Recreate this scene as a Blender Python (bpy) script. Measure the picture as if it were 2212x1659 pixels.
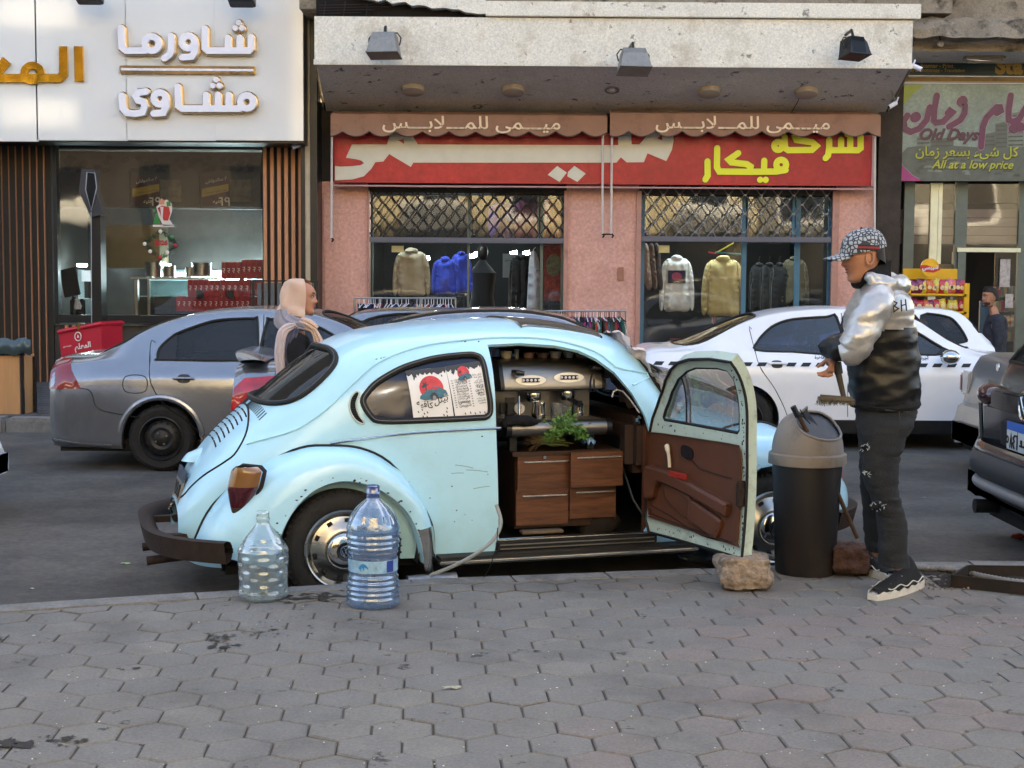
import bpy,bmesh,math,random
import numpy as np
from mathutils import Vector,Matrix,noise
from mathutils.geometry import delaunay_2d_cdt
R=math.radians
random.seed(7)
for o in list(bpy.data.objects):bpy.data.objects.remove(o)
SC=bpy.context.scene
COL=SC.collection
FPX,PITCH,ROLL,CAMH=3067.0,R(4.33),R(0.4),1.55
_F=Vector((0,math.cos(PITCH),-math.sin(PITCH)));_U=Vector((0,math.sin(PITCH),math.cos(PITCH)));_R=Vector((1,0,0))
_c,_s=math.cos(ROLL),math.sin(ROLL)
camR=_R*_c+_U*_s;camU=_U*_c-_R*_s
cd=bpy.data.cameras.new('camera');cam=bpy.data.objects.new('camera',cd);COL.objects.link(cam)
cd.sensor_fit='HORIZONTAL';cd.sensor_width=36.0;cd.lens=36.0*FPX/2212.0
cd.clip_start=0.1;cd.clip_end=500
cam.matrix_world=Matrix(((camR.x,camU.x,-_F.x,0),(camR.y,camU.y,-_F.y,0),(camR.z,camU.z,-_F.z,CAMH),(0,0,0,1)))
SC.camera=cam
W=bpy.data.worlds.new('World');SC.world=W;W.use_nodes=True
SUN_EL,SUN_AZ=R(26),R(12)
wn=W.node_tree.nodes;wl=W.node_tree.links
sky=wn.new('ShaderNodeTexSky');sky.sky_type='NISHITA';sky.sun_disc=False
sky.sun_elevation=SUN_EL;sky.sun_rotation=SUN_AZ;sky.air_density=1.0;sky.dust_density=4.0;sky.ozone_density=1.0
wl.new(sky.outputs[0],wn['Background'].inputs[0]);wn['Background'].inputs[1].default_value=0.13
sl=bpy.data.lights.new('sun','SUN');sl.energy=4.5;sl.angle=R(0.5);sl.color=(1,0.95,0.88)
so=bpy.data.objects.new('sun',sl);COL.objects.link(so)
_d=Vector((math.sin(SUN_AZ)*math.cos(SUN_EL),math.cos(SUN_AZ)*math.cos(SUN_EL),math.sin(SUN_EL)))
so.rotation_euler=_d.to_track_quat('Z','Y').to_euler()
SC.view_settings.view_transform='Standard';SC.view_settings.look='None'
SC.view_settings.gamma=1;SC.view_settings.exposure=2.75
SC.view_settings.use_curve_mapping=False
SC.view_settings.use_white_balance=True;SC.view_settings.white_balance_temperature=7000;SC.view_settings.white_balance_tint=10
SC.render.engine='CYCLES'
SC.cycles.use_denoising=True
SC.cycles.max_bounces=7;SC.cycles.diffuse_bounces=3;SC.cycles.glossy_bounces=3;SC.cycles.transmission_bounces=6
SC.cycles.transparent_max_bounces=10;SC.cycles.caustics_reflective=False;SC.cycles.caustics_refractive=False
SC.cycles.sample_clamp_indirect=6
def ray(u,v):
 a0,b0=u-1106.0,v-829.5
 a=_c*a0+_s*b0;b=-_s*a0+_c*b0
 return _F*FPX+_R*a-_U*b
def at(u,v,Y):
 d=ray(u,v);k=Y/d.y
 return Vector((d.x*k,Y,CAMH+d.z*k))
def gnd(u,v,z=0.0):
 d=ray(u,v);k=(z-CAMH)/d.z
 return Vector((d.x*k,d.y*k,z))
MATS={}
def lin(c):
 return tuple(((x/12.92)if x<=0.04045 else((x+0.055)/1.055)**2.4)for x in c)
def hx(s):
 return lin(tuple(int(s[i:i+2],16)/255 for i in(0,2,4)))
def mat(name,col=(0.5,0.5,0.5),rough=0.55,metal=0.0,var=0.12,scale=6.0,bump=0.0,bscale=40.0,alpha=1.0,coat=0.0,emit=0.0,dirt=None,dscale=3.0,damt=0.55,trans=0.0,ior=1.45,grain=None,spec=0.5,fine=False,stretch=(1,1,1),sheen=0.0):
 if name in MATS:return MATS[name]
 m=bpy.data.materials.new(name);m.use_nodes=True
 nt=m.node_tree;N=nt.nodes;L=nt.links;b=N['Principled BSDF']
 if coat>=.5 and not trans:rv=.015
 else:rv=.09
 tc=N.new('ShaderNodeTexCoord');mp=N.new('ShaderNodeMapping');mp.inputs[3].default_value=stretch
 L.new(tc.outputs['Object'],mp.inputs[0])
 ns=N.new('ShaderNodeTexNoise');ns.inputs['Scale'].default_value=scale;ns.inputs['Detail'].default_value=6;ns.inputs['Roughness'].default_value=0.65
 L.new(mp.outputs[0],ns.inputs[0])
 cr=N.new('ShaderNodeValToRGB')
 lo=tuple(max(0,c*(1-var))for c in col);hi=tuple(min(1,c*(1+var))for c in col)
 cr.color_ramp.elements[0].position=0.3;cr.color_ramp.elements[0].color=lo+(1,)
 cr.color_ramp.elements[1].position=0.7;cr.color_ramp.elements[1].color=hi+(1,)
 L.new(ns.outputs[0],cr.inputs[0]);out=cr.outputs[0]
 if dirt:
  n2=N.new('ShaderNodeTexNoise');n2.inputs['Scale'].default_value=dscale;n2.inputs['Detail'].default_value=9;n2.inputs['Roughness'].default_value=0.75
  L.new(mp.outputs[0],n2.inputs[0])
  r2=N.new('ShaderNodeValToRGB');r2.color_ramp.elements[0].position=0.52;r2.color_ramp.elements[1].position=0.72
  r2.color_ramp.elements[0].color=(0,0,0,1);r2.color_ramp.elements[1].color=(damt,damt,damt,1)
  L.new(n2.outputs[0],r2.inputs[0])
  mx=N.new('ShaderNodeMix');mx.data_type='RGBA';L.new(r2.outputs[0],mx.inputs[0]);L.new(out,mx.inputs[6]);mx.inputs[7].default_value=tuple(dirt)+(1,)
  out=mx.outputs[2]
 L.new(out,b.inputs['Base Color'])
 mr=N.new('ShaderNodeMapRange');mr.inputs[3].default_value=max(0.0,rough-rv);mr.inputs[4].default_value=min(1.0,rough+rv)
 L.new(ns.outputs[0],mr.inputs[0]);L.new(mr.outputs[0],b.inputs['Roughness'])
 b.inputs['Metallic'].default_value=metal;b.inputs['Alpha'].default_value=alpha
 b.inputs['Coat Weight'].default_value=coat;b.inputs['Coat Roughness'].default_value=0.06
 b.inputs['Transmission Weight'].default_value=trans;b.inputs['IOR'].default_value=ior
 b.inputs['Specular IOR Level'].default_value=spec
 if sheen:b.inputs['Sheen Weight'].default_value=sheen
 if emit:
  b.inputs['Emission Color'].default_value=tuple(col)+(1,);b.inputs['Emission Strength'].default_value=emit
 if bump:
  n3=N.new('ShaderNodeTexNoise');n3.inputs['Scale'].default_value=bscale;n3.inputs['Detail'].default_value=5
  L.new(mp.outputs[0],n3.inputs[0])
  bp=N.new('ShaderNodeBump');bp.inputs['Strength'].default_value=min(1,bump);bp.inputs['Distance'].default_value=0.01
  L.new(n3.outputs[0],bp.inputs['Height']);L.new(bp.outputs[0],b.inputs['Normal'])
 MATS[name]=m
 return m
def glass(name,tint,alpha,rough=0.03,k=.8,dust=.06):
 if name in MATS:return MATS[name]
 m=bpy.data.materials.new(name);m.use_nodes=True
 nt=m.node_tree;N=nt.nodes;L=nt.links
 for n in list(N):N.remove(n)
 o=N.new('ShaderNodeOutputMaterial');t=N.new('ShaderNodeBsdfTransparent');t.inputs[0].default_value=tuple(tint)+(1,)
 g=N.new('ShaderNodeBsdfGlossy');g.inputs['Roughness'].default_value=rough
 d=N.new('ShaderNodeBsdfDiffuse');d.inputs[0].default_value=(0.25,0.25,0.24,1)
 tc=N.new('ShaderNodeTexCoord');ns=N.new('ShaderNodeTexNoise');ns.inputs['Scale'].default_value=1.3;ns.inputs['Detail'].default_value=2
 L.new(tc.outputs['Object'],ns.inputs[0])
 bp=N.new('ShaderNodeBump');bp.inputs['Strength'].default_value=0.08;bp.inputs['Distance'].default_value=0.03;L.new(ns.outputs[0],bp.inputs['Height'])
 L.new(bp.outputs[0],g.inputs['Normal'])
 fr=N.new('ShaderNodeFresnel');fr.inputs[0].default_value=1.52
 mul=N.new('ShaderNodeMath');mul.operation='MULTIPLY_ADD';mul.inputs[1].default_value=k;mul.inputs[2].default_value=alpha
 L.new(fr.outputs[0],mul.inputs[0]);mul.use_clamp=True
 m1=N.new('ShaderNodeMixShader');m1.inputs[0].default_value=dust
 L.new(t.outputs[0],m1.inputs[1]);L.new(d.outputs[0],m1.inputs[2])
 m2=N.new('ShaderNodeMixShader');L.new(mul.outputs[0],m2.inputs[0]);L.new(m1.outputs[0],m2.inputs[1]);L.new(g.outputs[0],m2.inputs[2])
 L.new(m2.outputs[0],o.inputs[0])
 MATS[name]=m
 return m
class MB:
 def __init__(s):s.v=[];s.f=[]
 def add(s,vs,fs):
  n=len(s.v);s.v+=[Vector(p)for p in vs];s.f+=[tuple(i+n for i in f)for f in fs];return s
 def box(s,a,b,bev=0.0):
  x0,y0,z0=(min(a[i],b[i])for i in range(3));x1,y1,z1=(max(a[i],b[i])for i in range(3))
  if bev<=0:
   s.add([(x0,y0,z0),(x1,y0,z0),(x1,y1,z0),(x0,y1,z0),(x0,y0,z1),(x1,y0,z1),(x1,y1,z1),(x0,y1,z1)],[(0,3,2,1),(4,5,6,7),(0,1,5,4),(1,2,6,5),(2,3,7,6),(3,0,4,7)])
  else:
   bm=bmesh.new();bmesh.ops.create_cube(bm,size=1)
   for w in bm.verts:w.co=Vector(((x0+x1)/2+w.co.x*(x1-x0),(y0+y1)/2+w.co.y*(y1-y0),(z0+z1)/2+w.co.z*(z1-z0)))
   bmesh.ops.bevel(bm,geom=bm.edges[:],offset=min(bev,.45*min(x1-x0,y1-y0,z1-z0)),segments=2,affect='EDGES')
   s.bm(bm)
  return s
 def bm(s,bm,M=None):
  bm.verts.index_update()
  s.add([(M@w.co)if M else w.co.copy()for w in bm.verts],[tuple(w.index for w in f.verts)for f in bm.faces]);bm.free();return s
 def tube(s,pts,r,n=8,cap=True,closed=False,flat=1.0):
  pts=[Vector(p)for p in pts];m=len(pts)
  rr=r if isinstance(r,(list,tuple))else[r]*m
  prev=None;rings=[]
  for i,p in enumerate(pts):
   if closed:t=(pts[(i+1)%m]-pts[i-1])
   else:t=pts[min(i+1,m-1)]-pts[max(i-1,0)]
   if t.length<1e-9:t=Vector((0,0,1))
   t.normalize()
   if prev is None:
    a=Vector((0,0,1))if abs(t.z)<.9 else Vector((1,0,0))
    u=t.cross(a).normalized()
   else:
    u=prev-t*prev.dot(t)
    u=u.normalized()if u.length>1e-6 else t.cross(Vector((0,0,1))).normalized()
   prev=u;w=t.cross(u)
   rings.append([p+(u*math.cos(2*math.pi*k/n)+w*math.sin(2*math.pi*k/n)*flat)*rr[i]for k in range(n)])
  vs=[q for ring in rings for q in ring];fs=[]
  for i in range(m if closed else m-1):
   j=(i+1)%m
   for k in range(n):fs.append((i*n+k,i*n+(k+1)%n,j*n+(k+1)%n,j*n+k))
  if cap and not closed:
   fs.append(tuple(range(n-1,-1,-1)));fs.append(tuple((m-1)*n+k for k in range(n)))
  return s.add(vs,fs)
 def lathe(s,prof,n=24,M=None,cap0=False,cap1=False,wob=None):
  vs=[];fs=[];m=len(prof)
  for i,(r,z)in enumerate(prof):
   for k in range(n):
    a=2*math.pi*k/n;rr=r*(1+(wob(a,z)if wob else 0))
    p=Vector((rr*math.cos(a),rr*math.sin(a),z));vs.append(M@p if M else p)
  for i in range(m-1):
   for k in range(n):fs.append((i*n+k,i*n+(k+1)%n,(i+1)*n+(k+1)%n,(i+1)*n+k))
  if cap0:fs.append(tuple(range(n-1,-1,-1)))
  if cap1:fs.append(tuple((m-1)*n+k for k in range(n)))
  return s.add(vs,fs)
 def prism(s,poly,d,O=(0,0,0),A=(1,0,0),B=(0,0,1),holes=()):
  """polygon (a,b) pairs in the plane O + a*A + b*B, extruded by the vector d"""
  O=Vector(O);A=Vector(A);B=Vector(B);d=Vector(d)
  loops=[list(poly)]+[list(h)for h in holes]
  if not holes:
   vs=[O+A*a+B*b for a,b in poly];n=len(vs)
   s.add(vs+[p+d for p in vs],[tuple(range(n)),tuple(range(2*n-1,n-1,-1))]+[(i,i+n,(i+1)%n+n,(i+1)%n)for i in range(n)])
  else:
   v2=[];e=[]
   for l in loops:
    k=len(v2);v2+=[Vector(p)for p in l];e+=[(k+i,k+(i+1)%len(l))for i in range(len(l))]
   ov,_,of,*_=delaunay_2d_cdt(v2,e,[],0,1e-6)
   fs=[]
   for f in of:
    c=sum((ov[i]for i in f),Vector((0,0)))/len(f)
    if inpoly(c,loops[0])and not any(inpoly(c,h)for h in loops[1:]):fs.append(tuple(f))
   vs=[O+A*p.x+B*p.y for p in ov];n=len(vs)
   s.add(vs+[p+d for p in vs],fs+[tuple(i+n for i in reversed(f))for f in fs])
   for l in loops:
    q=[O+A*a+B*b for a,b in l];m=len(q)
    s.add(q+[p+d for p in q],[(i,i+m,(i+1)%m+m,(i+1)%m)for i in range(m)])
  return s
 def quadstrip(s,a,b,closed=False):
  n=len(a);s.add(list(a)+list(b),[(i,(i+1)%n,(i+1)%n+n,i+n)for i in range(n if closed else n-1)]);return s
 def grid(s,fn,nu,nv):
  vs=[fn(i/nu,j/nv)for j in range(nv+1)for i in range(nu+1)]
  return s.add(vs,[(j*(nu+1)+i,j*(nu+1)+i+1,(j+1)*(nu+1)+i+1,(j+1)*(nu+1)+i)for j in range(nv)for i in range(nu)])
 def ico(s,c,r,sub=2,jit=0.0,seed=0,flat=None):
  bm=bmesh.new();bmesh.ops.create_icosphere(bm,subdivisions=sub,radius=1)
  rs=r if isinstance(r,(tuple,list))else(r,r,r)
  for w in bm.verts:
   k=1+(noise.noise(w.co*1.6+Vector((seed*7.1,seed*3.3,0)))*jit if jit else 0)
   w.co=Vector((w.co.x*rs[0]*k,w.co.y*rs[1]*k,w.co.z*rs[2]*k))+Vector(c)
  return s.bm(bm)
 def rot(s,M):
  s.v=[M@p for p in s.v];return s
def inpoly(p,poly):
 x,y=p[0],p[1];c=False;n=len(poly);j=n-1
 for i in range(n):
  xi,yi=poly[i][0],poly[i][1];xj,yj=poly[j][0],poly[j][1]
  if(yi>y)!=(yj>y)and x<(xj-xi)*(y-yi)/(yj-yi+1e-12)+xi:c=not c
  j=i
 return c
def inpoly_np(Q,poly):
 Q=np.asarray(Q,float);P=np.asarray([(p[0],p[1])for p in poly],float);x0,y0=P.min(0);x1,y1=P.max(0)
 m=(Q[:,0]>=x0)&(Q[:,0]<=x1)&(Q[:,1]>=y0)&(Q[:,1]<=y1);c=np.zeros(len(Q),bool)
 if not m.any():return c
 q=Q[m];A=P;B=np.roll(P,1,0);X=q[:,0][:,None];Y=q[:,1][:,None]
 k=((A[:,1]>Y)!=(B[:,1]>Y))&(X<(B[:,0]-A[:,0])*(Y-A[:,1])/(B[:,1]-A[:,1]+1e-15)+A[:,0])
 c[m]=(k.sum(1)%2).astype(bool);return c
def smooth_loop(pts,n=6,closed=True):
 """Catmull-Rom through the points"""
 P=[Vector(p)for p in pts];m=len(P);out=[]
 for i in range(m if closed else m-1):
  if closed:p0,p1,p2,p3=P[i-1],P[i],P[(i+1)%m],P[(i+2)%m]
  else:p0,p1,p2,p3=P[max(i-1,0)],P[i],P[i+1],P[min(i+2,m-1)]
  for k in range(n):
   t=k/n
   out.append(0.5*((2*p1)+(p2-p0)*t+(2*p0-5*p1+4*p2-p3)*t*t+(3*p1-p0-3*p2+p3)*t**3))
 if not closed:out.append(P[-1])
 return out
def rrect(x0,y0,x1,y1,r,n=4):
 r=min(r,(x1-x0)/2,(y1-y0)/2);o=[]
 for cx,cy,a0 in((x1-r,y1-r,0),(x0+r,y1-r,90),(x0+r,y0+r,180),(x1-r,y0+r,270)):
  for k in range(n+1):
   a=R(a0+90*k/n);o.append((cx+r*math.cos(a),cy+r*math.sin(a)))
 return o
WM={}
def reg(o,M):WM[o.name]=M;return o
def tag(o,label=None,cat=None,group=None,kind=None):
 if label:o['label']=label
 if cat:o['category']=cat
 if group:o['group']=group
 if kind:o['kind']=kind
 return o
def thing(name,label,cat,loc=(0,0,0),rz=0.0,group=None,kind=None):
 o=bpy.data.objects.new(name,None);COL.objects.link(o);o.empty_display_size=.1
 o.location=loc;o.rotation_euler=(0,0,rz)
 reg(o,Matrix.Translation(Vector(loc))@Matrix.Rotation(rz,4,'Z'))
 return tag(o,label,cat,group,kind)
def part(name,mb,m,parent=None,world=True,smooth=True,ang=35,label=None,kind=None,mats=None,fmat=None,loc=None):
 """link the builder's shape as ONE mesh object; world=True means its points are in world space"""
 P=WM.get(parent.name,Matrix.Identity(4))if parent else Matrix.Identity(4)
 vs=mb.v
 if parent and world:
  inv=P.inverted();vs=[inv@p for p in vs]
 me=bpy.data.meshes.new(name);me.from_pydata([tuple(p)for p in vs],[],mb.f)
 for q in([m]if not mats else mats):me.materials.append(q)
 if fmat is not None:
  for p,k in zip(me.polygons,fmat):p.material_index=k
 me.validate()
 if smooth:
  me.polygons.foreach_set('use_smooth',[True]*len(me.polygons))
  try:me.set_sharp_from_angle(angle=R(ang))
  except Exception:pass
 o=bpy.data.objects.new(name,me);COL.objects.link(o)
 if parent:o.parent=parent
 reg(o,P)
 if label:o['label']=label
 if kind:o['kind']=kind
 return o
def solo(name,label,cat,mb,m,group=None,kind=None,**k):
 """a thing that is one mesh: origin moved to its own base"""
 if mb.v:
  c=Vector((sum(p.x for p in mb.v)/len(mb.v),sum(p.y for p in mb.v)/len(mb.v),min(p.z for p in mb.v)))
 else:c=Vector((0,0,0))
 mb.v=[p-c for p in mb.v]
 o=part(name,mb,m,None,**k);o.location=c;reg(o,Matrix.Translation(c))
 return tag(o,label,cat,group,kind)
def copy_tree(o,parent=None):
 c=o.copy();COL.objects.link(c)
 if parent:c.parent=parent
 reg(c,WM[o.name].copy())
 for ch in list(o.children):copy_tree(ch,c)
 return c
def xz_copy(o,dx=0,dy=0,dz=0,name=None):
 c=copy_tree(o);c.location=Vector(c.location)+Vector((dx,dy,dz));return c
import unicodedata
AF={}
for _cp in list(range(0xFE70,0xFEFF))+list(range(0xFB50,0xFBFF)):
 _dd=unicodedata.decomposition(chr(_cp))
 if _dd and _dd.startswith('<'):
  _t=_dd.split('>')[0][1:];_r=_dd.split('>')[1].split()
  if len(_r)==1:AF.setdefault(chr(int(_r[0],16)),{})[_t]=chr(_cp)
  elif len(_r)==2 and _r[0]=='0644':AF.setdefault('LA'+chr(int(_r[1],16)),{})[_t]=chr(_cp)
AF['\u0640']={k:'\u0640' for k in('initial','medial','final','isolated')}
def shape(s):
 out=[];i=0
 while i<len(s):
  if s[i]=='\u0644' and i+1<len(s)and 'LA'+s[i+1]in AF:out.append('LA'+s[i+1]);i+=2
  else:out.append(s[i]);i+=1
 res=[]
 for k,c in enumerate(out):
  if c not in AF:res.append(c);continue
  f=AF[c];pv=out[k-1]if k else None;nx=out[k+1]if k+1<len(out)else None
  jp=bool(pv)and 'initial' in AF.get(pv,{});jn=bool(nx)and 'final' in AF.get(nx,{})and 'initial' in f
  res.append(f.get('medial' if jp and jn else 'final' if jp else 'initial' if jn else 'isolated',f.get('isolated',c)))
 return ''.join(reversed(res))
def text_mb(s,O,A,B,width=None,height=None,depth=0.0,bold=0.0,ar=False,skew=0.0):
 """flat lettering as a mesh in the plane O + a*A + b*B, fitted to width/height"""
 c=bpy.data.curves.new('lettering','FONT');c.body=shape(s)if ar else s;c.size=1;c.offset=bold;c.extrude=0;c.resolution_u=3;c.shear=skew
 o=bpy.data.objects.new('lettering',c)
 me=bpy.data.meshes.new_from_object(o)
 vs=[v.co.copy()for v in me.vertices];fs=[tuple(p.vertices)for p in me.polygons]
 bpy.data.objects.remove(o);bpy.data.curves.remove(c);bpy.data.meshes.remove(me)
 mb=MB()
 if not vs:return mb
 x0=min(p.x for p in vs);x1=max(p.x for p in vs);y0=min(p.y for p in vs);y1=max(p.y for p in vs)
 sx=(width/(x1-x0))if width else None;sy=(height/(y1-y0))if height else None
 sx=sx or sy;sy=sy or sx
 O=Vector(O);A=Vector(A).normalized();B=Vector(B).normalized();N=A.cross(B)
 pts=[O+A*(p.x-x0)*sx+B*(p.y-y0)*sy for p in vs]
 mb.add([p+N*depth for p in pts],fs)
 if depth>0.0005:
  cnt={}
  for f in fs:
   for i in range(len(f)):
    e=(f[i],f[(i+1)%len(f)]);cnt[frozenset(e)]=cnt.get(frozenset(e),[])+[e]
  n0=len(mb.v);mb.v+=pts
  for e in cnt.values():
   if len(e)==1:a,b=e[0];mb.f.append((a,b,b+n0,a+n0)[::-1])
 return mb
def strokes(mb,lines,w,O,A,B,sc=1.0,depth=0.01,lift=0.0,square=False):
 """pen strokes: polylines (a,b) drawn with a round pen of width w, raised by depth"""
 O=Vector(O);A=Vector(A);B=Vector(B);N=A.cross(B).normalized()
 for li,l in enumerate(lines):
  ww=w;l=list(l)
  if l and isinstance(l[0],(int,float)):ww=w*l[0];l=l[1:]
  if len(l)==1:l=[l[0],(l[0][0]+1e-3,l[0][1])]
  h=ww/2;P=[Vector(p)for p in l]
  poly_l=[];poly_r=[]
  closed=(P[0]-P[-1]).length<1e-6 and len(P)>3
  if closed:P=P[:-1]
  m=len(P)
  for i,p in enumerate(P):
   if closed:d0=(p-P[i-1]).normalized();d1=(P[(i+1)%m]-p).normalized()
   else:
    d0=(p-P[i-1]).normalized()if i else(P[1]-p).normalized()
    d1=(P[i+1]-p).normalized()if i<m-1 else d0
   n0=Vector((-d0.y,d0.x));n1=Vector((-d1.y,d1.x));n=(n0+n1)
   n=n/max(.35,n.length)if n.length>1e-6 else n0
   k=1/max(.5,n.dot(n0));n=n*k
   poly_l.append(p+n*h);poly_r.append(p-n*h)
  dz=N*(depth+lift+li*0.0004);zz=N*lift
  T=lambda q:O+A*q.x*sc+B*q.y*sc
  if closed:
   for ring in(poly_l,poly_r):
    mb.quadstrip([T(q)+dz for q in ring],[T(q)+zz for q in ring],closed=True)
   mb.quadstrip([T(q)+dz for q in poly_l],[T(q)+dz for q in poly_r],closed=True)
  else:
   capn=1 if square else 5;loop=list(poly_l)
   e=P[-1];d=(P[-1]-P[-2]).normalized();n=Vector((-d.y,d.x))
   if not square:loop+=[e+n*h*math.cos(a)+d*h*math.sin(a)for a in[math.pi*k/6 for k in range(1,6)]]
   loop+=poly_r[::-1]
   e=P[0];d=(P[0]-P[1]).normalized();n=Vector((-d.y,d.x))
   if not square:loop+=[e+n*h*math.cos(a)+d*h*math.sin(a)for a in[math.pi*k/6 for k in range(1,6)]]
   q3=[T(q)for q in loop]
   nn=len(q3);up=[(i if i<m else(m-1 if i<m+5 else(2*m+4-i if i<2*m+5 else 0)))for i in range(nn)]if not square else[min(i,2*m-1-i)for i in range(nn)]
   k=len(mb.v);mb.v+=[q+dz+N*(.00009*j)for q,j in zip(q3,up)]+[q+zz for q in q3]
   for i in range(m-1):mb.f.append((k+i,k+i+1,k+nn_idx(i+1,m,nn,square),k+nn_idx(i,m,nn,square)))
   if not square:
    mb.f.append(tuple(k+m-1+j for j in range(0,7)))
    mb.f.append(tuple([k+2*m+4+j for j in range(0,6)]+[k]))
   for i in range(nn):mb.f.append((k+i,k+nn+i,k+nn+(i+1)%nn,k+(i+1)%nn))
 return mb
def nn_idx(i,m,nn,square):
 return(2*m-1-i)if square else(m+5+(m-1-i))
def arc(cx,cy,r,a0,a1,n=10,ry=None):
 ry=ry or r
 return[(cx+r*math.cos(R(a0+(a1-a0)*k/n)),cy+ry*math.sin(R(a0+(a1-a0)*k/n)))for k in range(n+1)]
HC={}
def slopes(xs,Y):
 if id(Y)in HC:return HC[id(Y)][0]
 m=np.zeros_like(Y);d=(Y[1:]-Y[:-1])/(xs[1:]-xs[:-1]).reshape((-1,)+(1,)*(Y.ndim-1))
 m[0]=d[0];m[-1]=d[-1]
 for i in range(1,len(xs)-1):
  a,b=d[i-1],d[i]
  m[i]=np.where(a*b>0,2*a*b/(a+b+np.sign(a+b)*1e-12+1e-15),0.0)*.6+.4*(a+b)/2*(a*b>0)
 HC[id(Y)]=(m,Y);return m
def hermite(xs,Y,x):
 xs=np.asarray(xs,float);Y=np.asarray(Y,float);x=np.clip(np.asarray(x,float),xs[0],xs[-1])
 m=slopes(xs,Y)
 i=np.clip(np.searchsorted(xs,x,side='right')-1,0,len(xs)-2);h=xs[i+1]-xs[i];t=(x-xs[i])/h
 if Y.ndim==2:h=h[...,None];t=t[...,None]
 return(2*t**3-3*t**2+1)*Y[i]+(t**3-2*t**2+t)*h*m[i]+(-2*t**3+3*t**2)*Y[i+1]+(t**3-t**2)*h*m[i+1]
class Surf:
 """stations: x -> K section points (y >= 0, z) from the top centre out and down to the sill"""
 def __init__(s,keys,tcut=0.0,tscale=1.4):
  s.xs=np.array([k[0]for k in keys]);s.Y=np.array([[p[0]for p in k[1]]for k in keys]);s.Z=np.array([[p[1]for p in k[1]]for k in keys])
  s.K=s.Y.shape[1];s.ts=tscale;s.tcut=tcut
 def ev(s,x,t):
  x=np.asarray(x,float);t=np.asarray(t,float)
  y=hermite(s.xs,s.Y,x);z=hermite(s.xs,s.Z,x)
  u=np.clip(np.abs(t),0,1)*(s.K-1);i=np.clip(u.astype(int),0,s.K-2);f=u-i
  idx=np.arange(len(x))if x.ndim else None
  def cr(a):
   p1=a[idx,i];p2=a[idx,i+1]
   m0=(i==0)
   p0=np.where(m0,(-a[idx,1]if a is y else a[idx,1]),a[idx,np.maximum(i-1,0)])
   p3=np.where(i+2<=s.K-1,a[idx,np.minimum(i+2,s.K-1)],2*p2-p1)
   return 0.5*(2*p1+(p2-p0)*f+(2*p0-5*p1+4*p2-p3)*f**2+(3*p1-p0-3*p2+p3)*f**3)
  yy=cr(y);zz=cr(z)
  return yy*np.where(t<0,-1,1),zz
 def t_for_z(s,x,z,t0=0.12):
  lo=np.full(len(x),t0);hi=np.ones(len(x))
  for _ in range(30):
   mid=(lo+hi)/2;_,zz=s.ev(x,mid);up=zz>z
   lo=np.where(up,mid,lo);hi=np.where(up,hi,mid)
  return(lo+hi)/2
 def t_for_y(s,x,y,t1=0.5):
  lo=np.zeros(len(x));hi=np.full(len(x),t1)
  for _ in range(30):
   mid=(lo+hi)/2;yy,_=s.ev(x,mid);up=yy<np.abs(y)
   lo=np.where(up,mid,lo);hi=np.where(up,hi,mid)
  return(lo+hi)/2*np.sign(y)
 def side(s,pts,sgn=-1,n=6,smooth=True,t0=.12):
  """outline (x,z) on a flank -> parameter loop"""
  L=smooth_loop([(p[0],p[1],0)for p in pts],n)if smooth else dens([(p[0],p[1])for p in pts])
  x=np.array([p[0]for p in L]);z=np.array([p[1]for p in L]);t=s.t_for_z(x,z,t0)
  return[(a,b*sgn)for a,b in zip(x,t)]
 def plan(s,pts,n=6,smooth=True,t1=.5):
  L=smooth_loop([(p[0],p[1],0)for p in pts],n)if smooth else dens([(p[0],p[1])for p in pts])
  x=np.array([p[0]for p in L]);y=np.array([p[1]for p in L])
  return list(zip(x,s.t_for_y(x,y,t1)))
 def nrm(s,x,t):
  x=np.asarray(x,float);t=np.asarray(t,float);e=4e-3
  xa=np.minimum(x+e,s.xs[-1]);xb=np.maximum(x-e,s.xs[0])
  ya,za=s.ev(xa,t);yb,zb=s.ev(xb,t)
  sg=np.where(t<0,-1,1);ta=np.minimum(np.abs(t)+e,1)*sg;tb=np.maximum(np.abs(t)-e,1e-4)*sg
  yc,zc=s.ev(x,ta);yd,zd=s.ev(x,tb)
  a=np.stack([xa-xb,ya-yb,za-zb],-1);b=np.stack([0*x,yc-yd,zc-zd],-1)
  n=np.cross(a,b)*sg[:,None]
  n=-n if True else n
  l=np.linalg.norm(n,axis=1)[:,None];n=n/np.maximum(l,1e-9)
  return n
 def pts(s,loop,off=0.0):
  x=np.array([p[0]for p in loop],float);t=np.array([p[1]for p in loop],float)
  y,z=s.ev(x,t);P=np.stack([x,y,z],-1)
  if off:
   P=P+s.onrm(x,t)*off
  return[Vector(p)for p in P]
 def onrm(s,x,t):
  n=s.nrm(x,t);y,z=s.ev(np.asarray(x,float),np.asarray(t,float))
  cx=(s.xs[0]+s.xs[-1])/2;zc=0.5
  d=n[:,1]*y+n[:,2]*(z-zc)*.7+n[:,0]*(np.asarray(x)-cx)*.15
  return np.where(d[:,None]<0,-n,n)
 def panel(s,outer=None,holes=(),off=0.0,d=0.035,mb=None,flange=0.0,xr=None,tr=(-1,1)):
  """the skin inside the loop 'outer' (or all of it) without the holes"""
  S=s.ts
  if outer is None:
   x0,x1=xr or(s.xs[0],s.xs[-1]);n=int((x1-x0)/d);m=int((tr[1]-tr[0])*S/d)
   outer=[(x0+(x1-x0)*i/n,tr[0])for i in range(n)]+[(x1,tr[0]+(tr[1]-tr[0])*i/m)for i in range(m)]+[(x1-(x1-x0)*i/n,tr[1])for i in range(n)]+[(x0,tr[1]-(tr[1]-tr[0])*i/m)for i in range(m)]
  loops=[outer]+list(holes);v2=[];e=[]
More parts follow.
